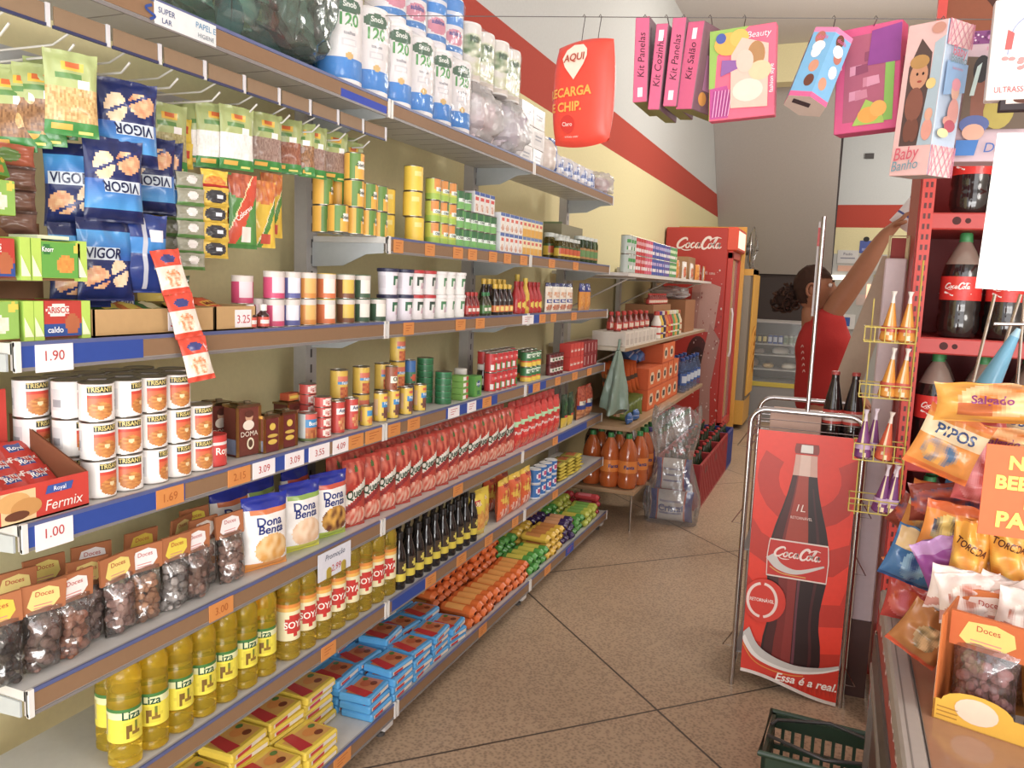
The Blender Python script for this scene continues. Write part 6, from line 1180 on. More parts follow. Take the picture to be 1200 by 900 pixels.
# label on the bottle picture
strip(.425, .56, -1.03, 1.0, '#e3d2ca', 10); strip(.43, .555, -1.0, .97, '#c9291f', 10)
m.ribbon(spline([(bx-.09, .5), (bx-.06, .465), (bx, .452), (bx+.085, .485)], 6), lambda t: .03*(1-t)+.006, P, '#cfc8c4', PLAS); m.ribbon(spline([(bx-.09, .46), (bx-.05, .441), (bx+.03, .437)], 6), .004, P, '#d9a050', PLAS)
script_logo(m, P, .155, '#f2dcd4', PLAS, (bx-.002, .515), 6); P.k += .004
m.text('1L', P, .036, '#f0dcd2', PLAS, at=(bx-.004, .68), shear=.2); m.text('RETORNÁVEL', P, .014, '#f0d2c8', PLAS, at=(bx, .645), fit=.07)
m.ellipse(.062, .335, .072, .078, P, '#d8301c', PLAS, n=30)
for a0, a1 in ((100, 265), (-80, 85)): m.ribbon([(.055+.048*math.cos(D2R(a0+(a1-a0)*k/20)), .335+.06*math.sin(D2R(a0+(a1-a0)*k/20))) for k in range(21)], .0095, P, '#efd4cc', PLAS)
m.text('RETORNÁVEL', P, .017, '#f2dcd4', PLAS, at=(.055, .335), fit=.082, bold=.02)
# wave at the foot
def wave(dz, wd, col, x0_=0, x1_=1): m.ribbon([(W_*(x0_+(x1_-x0_)*k/20), dz+.105*(1-min(1, (x0_+(x1_-x0_)*k/20)/.62))**1.7+.028*max(0, (x0_+(x1_-x0_)*k/20)-.62)/.38) for k in range(21)], wd, P, col, PLAS)
foot = [(0, .22), (W_*.12, .16), (W_*.3, .128), (W_*.55, .112), (W_*.8, .122), (W_, .145)]
P.step(); q = spline(foot, 5)
for a, b in zip(q, q[1:]): m.face([P(a[0], max(.072, BOT(w0+a[0])+.004)), P(b[0], max(.03, BOT(w0+b[0])+.004)), P(*b), P(*a)], '#d52a12', PLAS)
m.ribbon(q, lambda t: .034*(1-t)**1.5+.012, P, '#c3bebb', PLAS); m.ribbon([(x, y-.018*(1-x/W_)-.006) for x, y in q], lambda t: .012*(1-t)+.005, P, '#e6e2de', PLAS); m.ribbon([(x, y-.04*(1-x/W_)-.01) for x, y in q[:18]], .004, P, '#dd8a2c', PLAS)
m.ribbon([(W_*k/24, BOT(w0+W_*k/24)+.006) for k in range(25)], .012, P, '#dccfca', PLAS)
m.text('Essa é a real.', P, .04, '#f6ece6', PLAS, at=(W_*.68, .07), fit=.2, bold=.02, shear=.25)
child(m, 'poster', ds)
# things in the basket
m = MB(); a, b = aty(902, 500, 2.95).x, aty(962, 500, 2.95).x; m.box(a, b, 2.93, 3.1, .8615, .985, '#c9a594', PAPER, bev=.002); tag(m.build('carton', smooth=0), 'plain pinkish carton in the wire basket of the display stand', 'carton')
gb = bottle('glass_bottle', [(.03, 0), (.033, .004), (.034, .09), (.031, .11), (.032, .15), (.026, .19), (.014, .245), (.012, .27), (.0125, .272)], '#1d0f0e', DARK, art(('c', '#c9453a'), ('r', .3, .7, .2, .8, '#dcc8c0')), (.1, .148), .0335, cap=[(.014, .268), (.0145, .276), (.0125, .28)], capc='#b0413a')
for i, px in enumerate((976, 1000)): gb.put((aty(px, 480, 2.98).x, 2.98+.0*i, .862), -PI/2, f'tall glass cola bottle in the display stand basket, {["beside the carton", "at the outer corner"][i]}', 'bottle', 'glass cola bottles in the basket')

# ================================================================== COUNTER AND WHAT STANDS ON IT
CX0, CX1, CY0, CY1, CTZ = .132, 1.05, .45, 1.93, .75
ct = empty('counter', (CX0, CY0, 0)); tag(ct, 'low counter with a grey metal edge, red side and glossy brown top', 'counter')
m = MB(); m.box(CX0+.01, CX1, CY0, CY1-.012, .04, CTZ-.05, '#5a3a33', PAINT); child(m, 'body', ct)
m = MB(); m.box(CX0+.03, CX1, CY0, CY1-.015, CTZ-.05, CTZ-.006, '#a4785c', finish('glossy_counter_top', .12, spec=.6)); child(m, 'top', ct)
m = MB(); m.box(CX0, CX0+.036, CY0, CY1, CTZ-.045, CTZ, '#a39a94', PAINT, bev=.005); m.box(CX0+.0363, CX0+.0375, CY0, CY1, CTZ-.02, CTZ-.001, '#6a625e', PAINT); m.box(CX0, CX1, CY1-.02, CY1, CTZ-.045, CTZ-.001, '#a39a94', PAINT, bev=.004); m.box(CX0+.012, CX0+.0145, CY0, CY1, CTZ-.002, CTZ+.0006, '#77706c', PAINT); child(m, 'metal_edge', ct)
m = MB(); m.box(CX0+.002, CX0+.012, CY0, CY1, CTZ-.1, CTZ-.046, '#a8382e', PAINT); rr = random.Random(3)
for k in range(60): y = rr.uniform(CY0, CY1-.03); m.box(CX0+.001, CX0+.003, y, y+rr.uniform(.004, .02), CTZ-rr.uniform(.05, .06), CTZ-.046, '#b9a49c', PAINT)
child(m, 'red_strip', ct)
m = MB(); m.box(CX0-.004, CX0+.012, CY0, CY1-.0, CTZ-.17, CTZ-.1, '#4a423f', PAINT, bev=.004); m.box(CX0-.006, CX0+.01, CY0, CY1, CTZ-.2, CTZ-.172, '#8a827c', PAINT, bev=.004); m.box(CX0-.002, CX0+.01, CY1-.016, CY1+.004, .0, CTZ-.1, '#a8a09a', CHROME); child(m, 'side_moulding', ct)
m = MB(); m.box(CX0+.02, CX0+.06, CY0, CY1-.03, 0, .04, '#2f2826', PAINT); child(m, 'plinth', ct)
# yellow display box of sweets
bx0, by1 = aty(1096, 860, 1.5).x, 1.52
def onct(px, py): return atz(px, py, CTZ)
A0, A1 = onct(1092, 836), onct(1205, 874); fx_ = Vector((A1.x-A0.x, A1.y-A0.y, 0)).normalized(); yaw = math.atan2(fx_.y, fx_.x)
db = empty('display_box', (A0.x, A0.y, CTZ-.006), yaw); tag(db, 'yellow and orange open display box of sweets bags on the counter', 'display box')
BW, BD = .34, .2
m = MB(); m.box(0, BW, 0, .003, .001, .034, '#e9b227', PAPER); m.ellipse(.06, .03, .03, .02, lambda x, y: (x, -.0006, y), '#f0d4bc'); m.ellipse(.06, .032, .05, .024, lambda x, y: (x, .0002, y), '#e9b227'); m.text('Doce', lambda x, y: (x, -.001, y), .014, '#c96a1c', at=(.2, .018))
for k in range(3): m.box(.006, .035, -.0006, .0, .008+.007*k, .01+.007*k, '#b9801c', PAPER)
m.build('front_panel', db, 0)
m = MB(); m.box(0, .003, 0, BD, .001, .17, {'': '#c96a24', 'x-': '#d9742a'}, PAPER); m.box(-.0008, 0, .002, .03, .03, .168, '#e9cfb4', PAPER); m.build('side_panel', db, 0)
m = MB(); m.box(BW-.003, BW, 0, BD, .001, .17, '#c96a24', PAPER); m.build('side_panel', db, 0)
m = MB(); m.box(0, BW, BD-.003, BD, .001, .165, '#d98a2c', PAPER); m.shape([(.02, .1), (.12, .1), (.12, .15), (.02, .15)], lambda x, y: (x, BD-.0035, y), '#e3a83c'); m.build('back_panel', db, 0)
m = MB(); m.box(0, BW, 0, BD, .0, .002, '#b9803c', PAPER); m.build('base', db, 0)
SBX = [sweetbag('#8a5c5c', '#e3c96a', 71, .095, .15, '#c9652c'), sweetbag('#9a6a62', '#efd9d0', 72, .095, .15, '#d0702f'), sweetbag('#7c5458', '#e9d27a', 73, .095, .15, '#c05a2c')]
def indb(x, y, z): c_, s_ = math.cos(yaw), math.sin(yaw); return (A0.x+x*c_-y*s_, A0.y+x*s_+y*c_, CTZ-.006+z)
for r in range(2):
    for i in range(3): SBX[(i+r) % 3].put(indb(.06+.105*i, .045+.08*r, .003), yaw-PI/2+R(-.1, .1), f'bag of purplish sweets in the yellow box, {nth(i)} from the aisle, {["front", "rear"][r]} row', 'bag of sweets', 'bags of sweets in the counter display box', tilt=(R(-.08, .08), R(.02, .12)), sc=(1, 1, 1.05+.1*r))
sm = Proto('price_card', (lambda m: (m.box(0, .002, -.02, .02, 0, .22, '#e3c93a', PAPER), m)[1])(MB())); sm.put(indb(.03, .205, .01), yaw-PI/2-.5, 'small yellow card sticking up at the aisle corner of the display box', 'card')
# orange notice
nt_ = [aty(1157, 520, 1.38), aty(1154, 626, 1.38)]; nw = .126; nz0, nz1 = nt_[1].z, nt_[0].z
m = MB(); m.box(0, nw, 0, .003, nz0-nz1, 0, '#e8622a', PAPER); P = flat((0, -1, 0), (1, 0, 0), (0, 0, 1), (nw*.5, 0, 0))
kz = (nz1-nz0)/.132
for t, dz, sz, ft in (('NÃO', -.024, .028, .08), ('BEBIDA', -.053, .028, .105), ('E', -.079, .028, .02), ('PARA', -.107, .033, .102)): m.text(t, P, sz, '#f2e04a', at=(0, dz*kz), bold=.035, fit=ft)
o = m.build('notice', loc=(nt_[0].x, 1.38, nt_[0].z), smooth=0); tag(o, 'orange notice with yellow capital letters in front of the snack bags', 'notice')
st = MB(); st.tube([(nw*.75, .006, -(nz1-nz0)*.3), (nw*.75, .006, CTZ-nt_[0].z)], .003, 6, '#b9b2ae', CHROME); st.box(nw*.75-.03, nw*.75+.03, -.02, .035, CTZ-nt_[0].z, CTZ-nt_[0].z+.004, '#b9b2ae', PAINT); st.build('notice_stand', o)
# white paper sheet hanging nearer
wp = [aty(1169, 156, 1.25), aty(1150, 338, 1.25)]; m = MB(); hh = wp[0].z-wp[1].z
m.box(0, .21, 0, .0015, -hh, 0, '#f4f2f0', PAPER); P = flat((0, -1, 0), (1, 0, 0), (0, 0, 1), (0, 0, 0)); m.shape([(.008, -.026), (.1, -.026), (.1, -.022), (.008, -.022)], P, '#b4b2b8')
for k in range(2): m.shape([(.01, -hh*.78-.018*k), (.16-.05*k, -hh*.78-.018*k), (.16-.05*k, -hh*.78-.015*k), (.01, -hh*.78-.015*k)], P, '#dcd8cc')
o = m.build('paper_sheet', loc=wp[0], rot=(0, .03, 0), smooth=0); tag(o, 'blank bright white paper sheet hanging in front of the cola rack', 'paper sheet')
st = MB(); st.tube([(.1, .004, -.005), (.1, .02, .3), (.1, SY-1.25, zs(wp[0].x+.1)-wp[0].z)], .0008, 5, '#8a8684', PLAS); st.build('hanging_thread', o)
# snack bags on a wire stand
sn = empty('snack_stand', (.62, 1.72, CTZ)); tag(sn, 'chrome wire stand on the counter carrying clipped snack bags', 'snack stand')
m = MB(); m.tube([(.62, 1.74, CTZ), (.62, 1.74, 1.42)], .006, 8, '#b9b2ae', CHROME); m.tube([(.46, 1.66, CTZ+.004), (.78, 1.82, CTZ+.004)], .006, 8, '#b9b2ae', CHROME); m.tube([(.78, 1.66, CTZ+.004), (.46, 1.82, CTZ+.004)], .006, 8, '#b9b2ae', CHROME); child(m, 'pole', sn, 60)
for z in (1.03, 1.2, 1.36): m = MB(); m.tube([(.26, 1.70, z), (.62, 1.735, z+.01), (.95, 1.70, z)], .0032, 6, '#c9c2be', CHROME); child(m, 'hanging_bar', sn, 60)
for x0_, x1_ in ((1140, 1166), (1163, 1196), (1192, 1201)):
    a, b = aty(x1_, 345, 1.72), aty(x0_, 448, 1.72); m = MB(); m.tube([tuple(a), tuple(b), (b.x+.02, b.y+.01, b.z-.05)], .003, 6, '#d3c9c4', CHROME); child(m, 'wire_arm', sn, 60)
def snack(w, h, a, tx=(), t=.04): return pouch('snack_bag', w, h, t, a, tx, nu=26, nv=30, wr=.012)
OC = snack(.11, .115, art(('c', '#d98a34'), ('r', .0, 1, .55, .8, '#e3cfa8'), ('m', .4, .35, .3, .2, '#4a6a8c', '#e0a040', 6), ('b', .88, 1, '#d9752c'), ('b', 0, .1, '#d9702a')), [('PIPOS', .68, .026, '#2f4a7c')])
GO = snack(.17, .065, art(('c', '#d9962f'), ('m', .6, .6, .4, .4, '#e9c48a', '#c9701f', 5), ('r', .2, .5, .2, .5, '#b9602a')), [('Salgado', .6, .02, '#8a3a7c')])
PR = snack(.085, .11, art(('c', '#c95a5c'), ('m', .5, .5, .5, .5, '#d9888c', '#b03a34', 5)))
BR = snack(.14, .075, art(('c', '#8a3426'), ('m', .5, .5, .5, .4, '#4a4a6c', '#c9502c', 6)))
OR2 = snack(.12, .1, art(('c', '#e0862a'), ('m', .35, .5, .25, .3, '#e9c86a', '#4a4450', 5), ('b', .85, 1, '#d0622a')))
BL = snack(.1, .11, art(('c', '#3a6a9c'), ('r', .05, .5, .6, .95, '#d9b47c'), ('m', .5, .35, .25, .25, '#8ab0c8', '#2f4a7c', 5), ('b', 0, .08, '#2a4a7c')))
PU = snack(.085, .11, art(('c', '#9a4a9c'), ('m', .5, .3, .35, .28, '#e87a5c', '#d9508c', 5), ('b', .8, 1, '#b98ac0')))
YE = snack(.06, .13, art(('c', '#e09a20'), ('m', .5, .4, .5, .4, '#e9b53c', '#d97f1c', 4), ('b', .96, 1, '#c9781c')), [('TORCIDA', .66, .018, '#5a2a1c', 0, .05, -.4)], .05)
RP = snack(.1, .1, art(('c', '#b83a34'), ('m', .4, .4, .35, .3, '#d9707c', '#c9502c', 5)))
BN = snack(.09, .095, art(('c', '#a86a34'), ('m', .55, .5, .25, .25, '#d9b07c', '#6a5a3c', 6), ('b', 0, .1, '#c9502c')))
WP = snack(.13, .11, art(('c', '#e3cfc8'), ('d', .3, .5, .5, '#c98a80'), ('m', .5, .5, .35, .3, '#efe3da', '#b9705c', 5)))
GSN = 'snack bags on the counter stand'
F_ = -PI/2
BR_ = [(OC, 1112, 520, 1.56, .35, 'tilted orange and cream snack bag with blue letters nearest the red upright'), (GO, 1163, 472, 1.49, -.06, 'wide golden snack bag lying across the top of the pile'), (PR, 1152, 555, 1.64, .1, 'pinkish red snack bag behind the orange notice'), (BR, 1112, 588, 1.7, -.12, 'dark brown-red snack bag lying sideways'), (OR2, 1120, 622, 1.63, .15, 'bright orange snack bag below the dark brown-red one'), (PR, 1172, 600, 1.7, -.3, 'pinkish red snack bag tucked behind others by the notice foot'), (BL, 1072, 652, 1.67, .3, 'blue snack bag with a tan corner'), (PU, 1108, 664, 1.575, -.45, 'purple and pink snack bag beside the blue one'), (YE, 1136, 652, 1.54, .05, 'first of the tall yellow snack bags, beside the purple one'), (YE, 1158, 655, 1.56, -.1, 'second of the tall yellow snack bags, in the middle'), (YE, 1182, 650, 1.53, -.15, 'third of the tall yellow snack bags, farthest from the aisle'), (RP, 1068, 700, 1.75, .1, 'dark pink and red snack bag low beside the counter edge'), (OC, 1095, 600, 1.79, .2, 'orange and cream snack bag deep in the pile'), (GO, 1170, 520, 1.73, .05, 'golden snack bag hidden behind the notice'), (RP, 1150, 610, 1.8, .3, 'red snack bag in the dark gap behind the pile'), (OR2, 1190, 560, 1.66, 0, 'orange snack bag behind the notice at the frame edge'), (BN, 1084, 742, 1.5, .5, 'tan and orange snack bag standing askew beside the display box'), (PR, 1142, 600, 1.88, -.2, 'red-pink snack bag at the very back of the pile'), (BR, 1160, 700, 1.66, .2, 'brown snack bag under the tall yellow bags'), (RP, 1195, 705, 1.66, .1, 'red snack bag low at the frame edge'),
 (RP, 1150, 515, 1.78, -.3, 'red snack bag between the blue-lettered bag and the notice'), (OC, 1175, 500, 1.84, .2, 'orange and cream snack bag high at the back above the notice'), (BR, 1085, 615, 1.84, .5, 'dark brown snack bag leaning out at the back towards the rack'), (PU, 1160, 625, 1.88, .6, 'purple snack bag glimpsed under the notice'), (OR2, 1085, 690, 1.86, -.4, 'orange snack bag low at the back by the counter edge'), (RP, 1115, 700, 1.82, .3, 'red snack bag under the purple and pink one'), (BL, 1135, 575, 1.9, .2, 'blue snack bag deep at the back beside the notice'), (OC, 1075, 675, 1.92, -.5, 'orange and cream bag low at the rear by the rack')]
for pr, px, py, Y, ti, lab in BR_:
    p = aty(px, py, Y); h = max(v.co.z for v in pr.me.vertices)
    q = Vector((-math.sin(ti)*h/2*-1, 0, 0)); off = Vector((math.sin(ti)*h/2, 0, math.cos(ti)*h/2)); b_ = p-off
    o = pr.put((b_.x, b_.y, max(CTZ+.002, b_.z)), F_+R(-.2, .2), lab, 'snack bag', GSN); o.rotation_euler = (ti, R(-.12, .12), F_+R(-.15, .15)) if False else (Matrix.Rotation(ti, 3, 'Y') @ Euler((0, 0, F_+R(-.15, .15))).to_matrix()).to_euler()
for i, (px, py, ti, Y) in enumerate([(1118, 718, .3, 1.50), (1140, 725, -.2, 1.47), (1162, 728, .15, 1.50), (1188, 742, -.3, 1.46), (1185, 690, .8, 1.46), (1205, 715, .2, 1.44)]):
    p = aty(px, py, Y); o = WP.put((p.x, p.y, max(CTZ+.12, p.z-.05)), F_, f'white and pink gathered sweets bag top, {nth(i)} from the aisle above the display box', 'sweets bag', 'white and pink bags above the display box', sc=.75); o.rotation_euler = (Matrix.Rotation(ti, 3, 'Y') @ Euler((R(-.2, .2), R(-.3, .3), F_)).to_matrix()).to_euler()
# blue wrapped lollipop cone
a, b = aty(1194, 385, 1.68), aty(1143, 478, 1.68); m = MB(); d = (b-a); n_ = d.length; m.lathe([(.004, 0), (.008, n_*.1), (.021, n_*.75), (.016, n_*.95), (.003, n_)], 14, lambda u, j: ['#8fb4c8', '#5f9ab8', '#9ab4c4', '#c98aa0'][min(3, j)], GLOSS)
o = m.build('lollipop_bag', loc=a); o.rotation_euler = d.to_track_quat('Z', 'Y').to_euler(); tag(o, 'blue and pink long cone bag slanting over the snack pile', 'sweets bag')
# green shopping basket on the floor
m = MB(); bk = empty('shopping_basket', (.06, 2.22, 0), -.05); tag(bk, 'dark green plastic shopping basket on the floor beside the counter end', 'basket')
GB = '#2c4430'; w2, d2, hb = .15, .11, .19
def sidep(x0, y0, x1, y1):
    nb = 11
    for k in range(nb+1):
        t = k/nb; x, y = x0+(x1-x0)*t, y0+(y1-y0)*t; m.box(x-.0045, x+.0045, y-.0045, y+.0045, .01, hb-.02, GB, PLAS)
    for za, zb in ((.0, .045), (.085, .1), (hb-.04, hb)): m.box(min(x0, x1)-.005, max(x0, x1)+.005, min(y0, y1)-.005, max(y0, y1)+.005, za, zb, GB, PLAS)
for q in ((-w2, -d2, w2, -d2), (w2, -d2, w2, d2), (-w2, d2, w2, d2), (-w2, -d2, -w2, d2)): sidep(*q)
m.box(-w2, w2, -d2, d2, 0, .008, GB, PLAS); m.build('body', bk, 0)
r_ = MB(); r_.tube([(-w2-.01, -d2-.01, hb), (w2+.01, -d2-.01, hb), (w2+.01, d2+.01, hb), (-w2-.01, d2+.01, hb)], .009, 8, GB, PLAS, closed=True); r_.build('rim', bk, 50)
for s in (-1, 1): r_ = MB(); r_.tube([(-w2, s*.03, hb+.006), (-w2*.9, s*.05, hb+.014), (0, s*.1, hb+.016), (w2*.9, s*.05, hb+.014), (w2, s*.03, hb+.006)], .005, 8, '#3a3636', PLAS); r_.build('handle', bk, 60)
# ================================================================== INNER END OF THE SHOP
# cola refrigerator
GX0, GX1, GY0, GY1, GZ = -1.585, -.955, 7.62, 8.25, 1.985
fg = empty('refrigerator', (GX0, GY0, 0)); tag(fg, 'tall red cola refrigerator against the yellow wall, side panel towards the entrance', 'refrigerator')
m = MB(); m.box(GX0, GX1-.05, GY0, GY1, .06, GZ-.005, '#b32a1f', PAINT, bev=.01); P = flat((0, -1, 0), (1, 0, 0), (0, 0, 1), (GX0, GY0, 0)); script_logo(m, P, .42, '#e9d9d2', PAINT, ((GX1-GX0)*.5, 1.83), 5); m.text('DESDE 1886', P, .03, '#d9b4a8', PAINT, at=(.4, 1.56))
# pouring bottle and glass print on the side
m.shape([(.3, 1.02), (.5, 1.02), (.54, 1.44), (.36, 1.5), (.3, 1.44)], P, '#b5887c', PAINT); m.shape([(.26, .98), (.34, 1.02), (.36, 1.5), (.28, 1.44)], P, '#a87468', PAINT); m.ellipse(.36, .78, .1, .2, P, '#4a1816', PAINT); m.ellipse(.36, .74, .075, .14, P, '#32100f', PAINT); m.shape([(.42, .1), (.52, .1), (.5, .5), (.56, .95), (.46, 1.1), (.4, .7)], P, '#a5746a', PAINT)
rr = random.Random(8)
for k in range(90): m.ellipse(rr.uniform(.3, .58), rr.uniform(.2, 1.6), rr.uniform(.003, .008), rr.uniform(.003, .012), P, rr.choice(['#d9c4bc', '#8c2a22', '#c9a8a0']), PAINT, n=6)
child(m, 'cabinet', fg)
m = MB(); m.box(GX1-.05, GX1-.028, GY0+.01, GY1-.01, .18, 1.74, '#8c8f8c', finish('fridge_glass', .08, spec=.7)); child(m, 'glass_pane', fg)
m = MB()
for y0, y1, z0, z1 in ((GY0, GY0+.05, .14, 1.76), (GY1-.05, GY1, .14, 1.76), (GY0, GY1, .1, .18), (GY0, GY1, 1.7, 1.77)): m.box(GX1-.05, GX1-.004, y0, y1, z0, z1, '#c2352a', PAINT, bev=.004)
m.tube([(GX1+.008, GY0+.06, .8), (GX1+.02, GY0+.06, .85), (GX1+.02, GY0+.06, 1.2), (GX1+.008, GY0+.06, 1.25)], .01, 8, '#d9d4d0', PAINT); child(m, 'door', fg)
m = MB(); m.box(GX1-.07, GX1+.03, GY0-.005, GY1, 1.77, GZ, '#dd4a2a', PAINT, bev=.012); m.box(GX1+.028, GX1+.032, GY0+.05, GY1-.05, 1.8, GZ-.03, '#f0b8a0', SCREEN); child(m, 'lit_header', fg)
m = MB(); m.box(GX0+.02, GX1-.04, GY0+.02, GY1, 0, .06, '#3a2a28', PAINT); child(m, 'plinth', fg)
# yellow refrigerator behind it
HX0, HX1, HY0, HY1, HZ = -1.585, -.83, 8.42, 9.0, 1.63
fg = empty('refrigerator', (HX0, HY0, 0)); tag(fg, 'yellow drinks refrigerator with barred door right behind the red one', 'refrigerator')
m = MB(); m.box(HX0, HX1-.04, HY0, HY1, .05, HZ, '#8f8474', PAINT, bev=.008); m.box(HX0, HX1-.02, HY0-.003, HY1, HZ-.06, HZ+.004, '#d9a02c', PAINT); m.box(HX0, HX1-.02, HY0-.003, HY1, .05, .3, '#d9a02c', PAINT); child(m, 'cabinet', fg)
m = MB(); m.box(GX0, GX1+.03, GY1+.002, GY1+.05, .0, GZ+.05, '#dda02c', PAINT); o = m.build('sign_board', smooth=0); tag(o, 'thin yellow board standing behind the red refrigerator, its top edge showing', 'board')
m = MB()
for k in range(9): y = HY0+.02+.066*k; m.tube([(HX1-.01, y, .35), (HX1-.01, y, 1.58)], .009, 6, '#d9a02c', PAINT)
for k in range(4): m.tube([(HX1-.006, HY0+.03, .55+.1*k), (HX1+.012, HY0+.25, .75+.1*k), (HX1-.006, HY0+.5, .55+.1*k)], .009, 6, '#dd9a24', PAINT)
m.box(HX1-.04, HX1-.02, HY0+.02, HY1-.02, .3, 1.65, '#6a5a44', PAINT); child(m, 'barred_door', fg)
# standing fan
fx, fy, fz = aty(882, 293, 9.25).x, 9.25, aty(882, 293, 9.25).z
fn = empty('wall_fan', (fx, fy, fz)); tag(fn, 'grey caged fan seen edge-on above the yellow refrigerator', 'fan')
m = MB()
for k in range(14): a = PI*k/14; m.tube([(fx+.16*math.cos(2*PI*q/20)*math.cos(a)*.35, fy+.22*math.cos(2*PI*q/20)*math.sin(a)*0-.0+.06*math.cos(2*PI*q/20), fz+.26*math.sin(2*PI*q/20)) for q in range(21)] if False else [(fx+.06*math.sin(PI*q/10)*math.cos(a), fy+.24*math.cos(a)*math.sin(PI*q/10) if False else fy+.22*math.cos(PI*q/10)*math.cos(a), fz+.24*math.cos(PI*q/10)*math.sin(a)) for q in range(11)], .004, 5, '#b9b6b4', CHROME)
m.tube([(fx, fy+.23*math.cos(2*PI*q/24), fz+.25*math.sin(2*PI*q/24)) for q in range(24)], .007, 6, '#c9c6c4', CHROME, closed=True); child(m, 'cage', fn, 60)
m = MB()
for k in range(3):
    a = 2*PI*k/3; 
    m.grid(lambda u, v: (fx-.02+.03*(v-.5), fy+(.05+.15*u)*math.cos(a+(v-.5)*.9), fz+(.05+.15*u)*math.sin(a+(v-.5)*.9)), 5, 5, '#5a5654', PLAS)
child(m, 'blades', fn, 60)
m = MB(); m.lathe([(.05, 0), (.06, .03), (.06, .12), (.03, .16)], 14, '#5a5654', PLAS); 
m.v = [(fx-.02-z, fy+y, fz+x) for x, y, z in m.v]; child(m, 'motor', fn, 60)
m = MB(); m.tube([(fx-.12, fy, fz), (fx-.2, fy, fz-.12), (-1.59, fy+.02, fz-.15)], .014, 8, '#6a6664', PAINT); m.box(WX0+.001, WX0+.03, fy-.06, fy+.08, fz-.22, fz-.08, '#6a6664', PAINT); child(m, 'wall_bracket', fn, 60)

# second run of shelves, farther in
SY0, SY1 = 4.5, 7.5; W2 = '#cfcac4'; WD = '#b08d66'
s2 = empty('inner_shelving', (-1.5, SY0, 0)); tag(s2, 'second run of white and wooden shelves between the steel shelving and red refrigerator', 'shelving')
for y in (4.75, 5.95, 7.2): m = MB(); m.box(-1.585, -1.555, y-.03, y+.03, .5, 1.55, '#c9c5bf', PAINT); child(m, 'upright', s2)
for z, y0, y1, fx_, c, th in ((1.485, 4.46, 7.55, -1.13, W2, .02), (1.06, 4.46, 7.3, -1.12, '#c9bda8', .022), (.6, 4.48, 7.05, -1.07, WD, .025)):
    m = MB(); m.box(-1.585, fx_, y0, y1, z-th, z, c, PAINT, bev=.003); m.box(fx_, fx_+.003, y0, y1, z-th, z-.002, '#d9d4cc' if z > 1.2 else '#a58460', PAINT); child(m, 'shelf_board', s2)
for z in (1.465, 1.038):
    for y in (4.78, 5.95, 7.2): m = MB(); m.tube([(-1.57, y, z-.2), (-1.2, y, z-.006)], .006, 6, '#c9c4bc', PAINT); m.tube([(-1.57, y, z-.008), (-1.16, y, z-.008)], .006, 6, '#c9c4bc', PAINT); child(m, 'bracket', s2, 60)
lt = empty('low_table', (-1.2, 4.15, 0)); tag(lt, 'low wooden plank table with thin metal legs carrying orange soda', 'table')
m = MB(); m.box(-1.57, -1.015, 4.43, 4.72, .216, .24, WD, PAPER, bev=.003); m.box(-1.57, -.985, 4.72, 5.05, .216, .2399, WD, PAPER, bev=.003); child(m, 'top', lt)
for x, y in ((-1.035, 4.46), (-1.0, 4.76), (-1.5, 4.46), (-1.02, 5.0), (-1.5, 5.0)): m = MB(); m.tube([(x, y, 0), (x, y, .217)], .007, 8, '#b9b4b0', CHROME); child(m, 'leg', lt, 60)
# top inner shelf: drink cans and sachets
z2 = 1.4855
drk = {'silver green': ('#b9c4bc', '#3f9a4a'), 'red': ('#c93a3c', '#e0a0a4'), 'pink': ('#d9607c', '#efc9d0'), 'blue': ('#4a5aa8', '#b9a4d0'), 'violet': ('#6a5a9c', '#a8b4d9'), 'green': ('#5a9a5c', '#cfe0b0')}
y = 4.52
for nm, n in (('silver green', 3), ('red', 4), ('pink', 3), ('blue', 6), ('violet', 3), ('green', 4)):
    c, d = drk[nm]; pr = can('drink_can', .03, .105, art(('c', c), ('r', .35, .65, .2, .8, d), ('b', .45, .6, c), ('e', .5, .3, .08, .1, '#e9e4e2')))
    for i in range(n):
        for t_ in (0, 1): pr.put((-1.165, y, z2+.106*t_), R(-.3, .3), f'{nm} drink can, {nth(i)} of its colour, {["lower", "upper"][t_]} tier on the inner white shelf', 'can', 'drink cans on the inner white shelf')
        y += .0625
sx = pouch('drink_sachet', .085, .13, .02, art(('c', '#dcd2c6'), ('m', .5, .4, .35, .3, '#d98a34', '#c94a4a', 6), ('r', .2, .8, .7, .9, '#e9e4e0')), nu=10, nv=10); sz = pouch('drink_sachet', .085, .13, .02, art(('c', '#dd8a2c'), ('m', .5, .4, .35, .3, '#e9b43c', '#c9602a', 6)), nu=10, nv=10)
for i in range(10): (sx if i % 3 else sz).put((-1.15-.02*(i % 2), 5.98+.15*i, z2), R(-.3, .3), f'upright {"cream" if i % 3 else "orange"} juice sachet, {nth(i)} along the inner end of the white shelf', 'sachet', 'juice sachets on the white shelf')
m = MB(); m.box(-1.5, -1.25, 7.02, 7.35, z2, z2+.2, '#a5805a', PAPER); tag(m.build('cardboard_box', smooth=0), 'brown cardboard box at the inner end of the white shelf', 'box')
